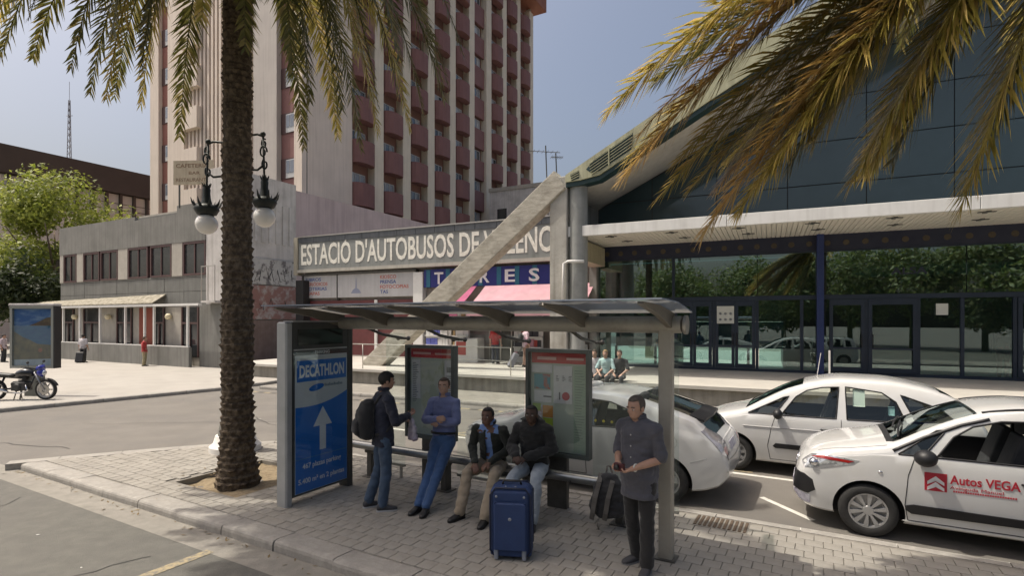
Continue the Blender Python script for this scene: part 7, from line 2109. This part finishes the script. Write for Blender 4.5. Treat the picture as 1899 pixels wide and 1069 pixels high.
b = MB(); b.ball((.60, 0, .84), (.12, .12, .13), 18, 12); b.prism([(.5, .92), (.66, .94), (.62, 1.08), (.52, 1.02)], 'y', -.1, .1); b.build('headlamp_fairing', mat('fairing_blue', (.012, .022, .28), .25, coat=.7), mc, smooth=True)
b = MB(); b.ball((.69, 0, .83), (.045, .085, .085), 14, 10); b.build('headlamp', M_lamp, mc, smooth=True)
b = MB(); b.tube([(-.12, .14, .30), (-.18, .28, .0)], .014, 8); b.build('side_stand', M_steel_dark, mc, smooth=True)
b = MB(); b.bar((-.05, -.1, .28), (-.1, -.14, .0), .03, .03); b.bar((-.05, .1, .28), (-.12, .12, .0), .03, .03); b.build('centre_stand', M_steel_dark, mc)
b = MB(); b.box(-.98, -.9, -.06, .06, .70, .80); b.build('tail_light', M_redlens, mc)

# ================================================================== POSTER STAND on the plaza
ms = thing('poster_stand', 'freestanding poster case with a seaside picture on the plaza behind the motorcycle', 'poster stand', Vector((-15.55, 17.75, ISL)), R(-3))
W2, z0, z1 = .74, .90, 2.92
f = MB()
f.box(-W2, -W2 + .08, -.12, .12, z0, z1); f.box(W2 - .08, W2, -.12, .12, z0, z1); f.box(-W2 + .08, W2 - .08, -.12, .12, z0, z0 + .08); f.box(-W2 + .08, W2 - .08, -.12, .12, z1 - .08, z1); f.box(-W2 + .08, W2 - .08, -.05, .10, z0 + .08, z1 - .08)
f.build('frame', mat('stand_frame', (.30, .31, .28), .45, metal=.3), ms)
b = MB(); b.cbox(-W2 - .03, W2 + .05, -.15, .15, z1 + .003, z1 + .08, .015); b.build('top_cap', M_whitew, ms)
b = MB(); b.cbox(-.28, .28, -.1, .1, 0, z0 - .002, .02); b.build('pedestal', mat('pedestal_grey', (.12, .125, .11), .6), ms)
b = MB(); b.box(W2 + .002, W2 + .05, -.12, .12, z0, z1); b.build('side_cheek', M_black, ms)
px0, px1, pz0, pz1 = -W2 + .09, W2 - .09, z0 + .09, z1 - .09
def strip(poly, m, y, nm):
    b = MB(); b.prism(poly, 'y', y - .002, y); return b.build(nm, m, pst2)
b = MB(); b.box(px0, px1, -.056, -.052, pz0, pz1)
pst2 = b.build('poster', mat('picture_sky', (.05, .13, .32), .35, (.22, .32, .46), 1.6, stretch=(1, 1, 3), contrast=(.45, .7)), ms)
H = pz1 - pz0
strip([(px0, pz0), (px1, pz0), (px1, pz0 + H * .70), (px0, pz0 + H * .70)], mat('picture_sea', (.012, .075, .20), .35, (.03, .12, .22), 2.5, stretch=(1, 1, 4)), -.0565, 'picture_sea')
strip([(px0 + .5, pz0 + H * .70), (px1, pz0 + H * .70), (px1, pz0 + H * .86), (px1 - .2, pz0 + H * .84), (px1 - .5, pz0 + H * .76)], mat('picture_cliff', (.16, .10, .06), .4, (.10, .07, .045), 6), -.059, 'picture_headland')
strip([(px0, pz0), (px1, pz0), (px1, pz0 + H * .36), (px0 + .8, pz0 + H * .38), (px0 + .5, pz0 + H * .46), (px0 + .3, pz0 + H * .50), (px0, pz0 + H * .60)], mat('picture_shore', (.17, .13, .07), .4, (.06, .06, .045), 4), -.0595, 'picture_shore')
strip([(px0, pz0), (px1, pz0), (px1, pz0 + H * .12), (px0, pz0 + H * .10)], mat('picture_band', (.35, .40, .45), .4, (.25, .3, .36), 4), -.062, 'picture_band')
b = MB(); b.lathe([(0, -.066), (.07, -.066), (.07, -.0625)], 16, (.25, 0, pz0 + H * .27), axis='y'); b.build('picture_figure', mat('picture_warm', (.28, .10, .07), .4), pst2)
b = MB(); b.box(px0 - .005, px1 + .005, -.1, -.096, pz0, pz1); b.build('front_glass', glass('poster_glass', (.95, .97, .98), .05), ms)

# small concrete post on the platform behind the dealer's car
bo = thing('bollard', 'small pale concrete post on the platform edge behind the right-hand car roof', 'bollard', G(8.2, -5.1, PZ), STN)
b = MB(); b.cbox(-.12, .12, -.12, .12, 0, .32, .015); b.build('post', M_gutter, bo); b = MB(); b.cbox(-.16, .22, -.15, .15, .322, .46, .02); b.build('cap', M_whitew, bo)
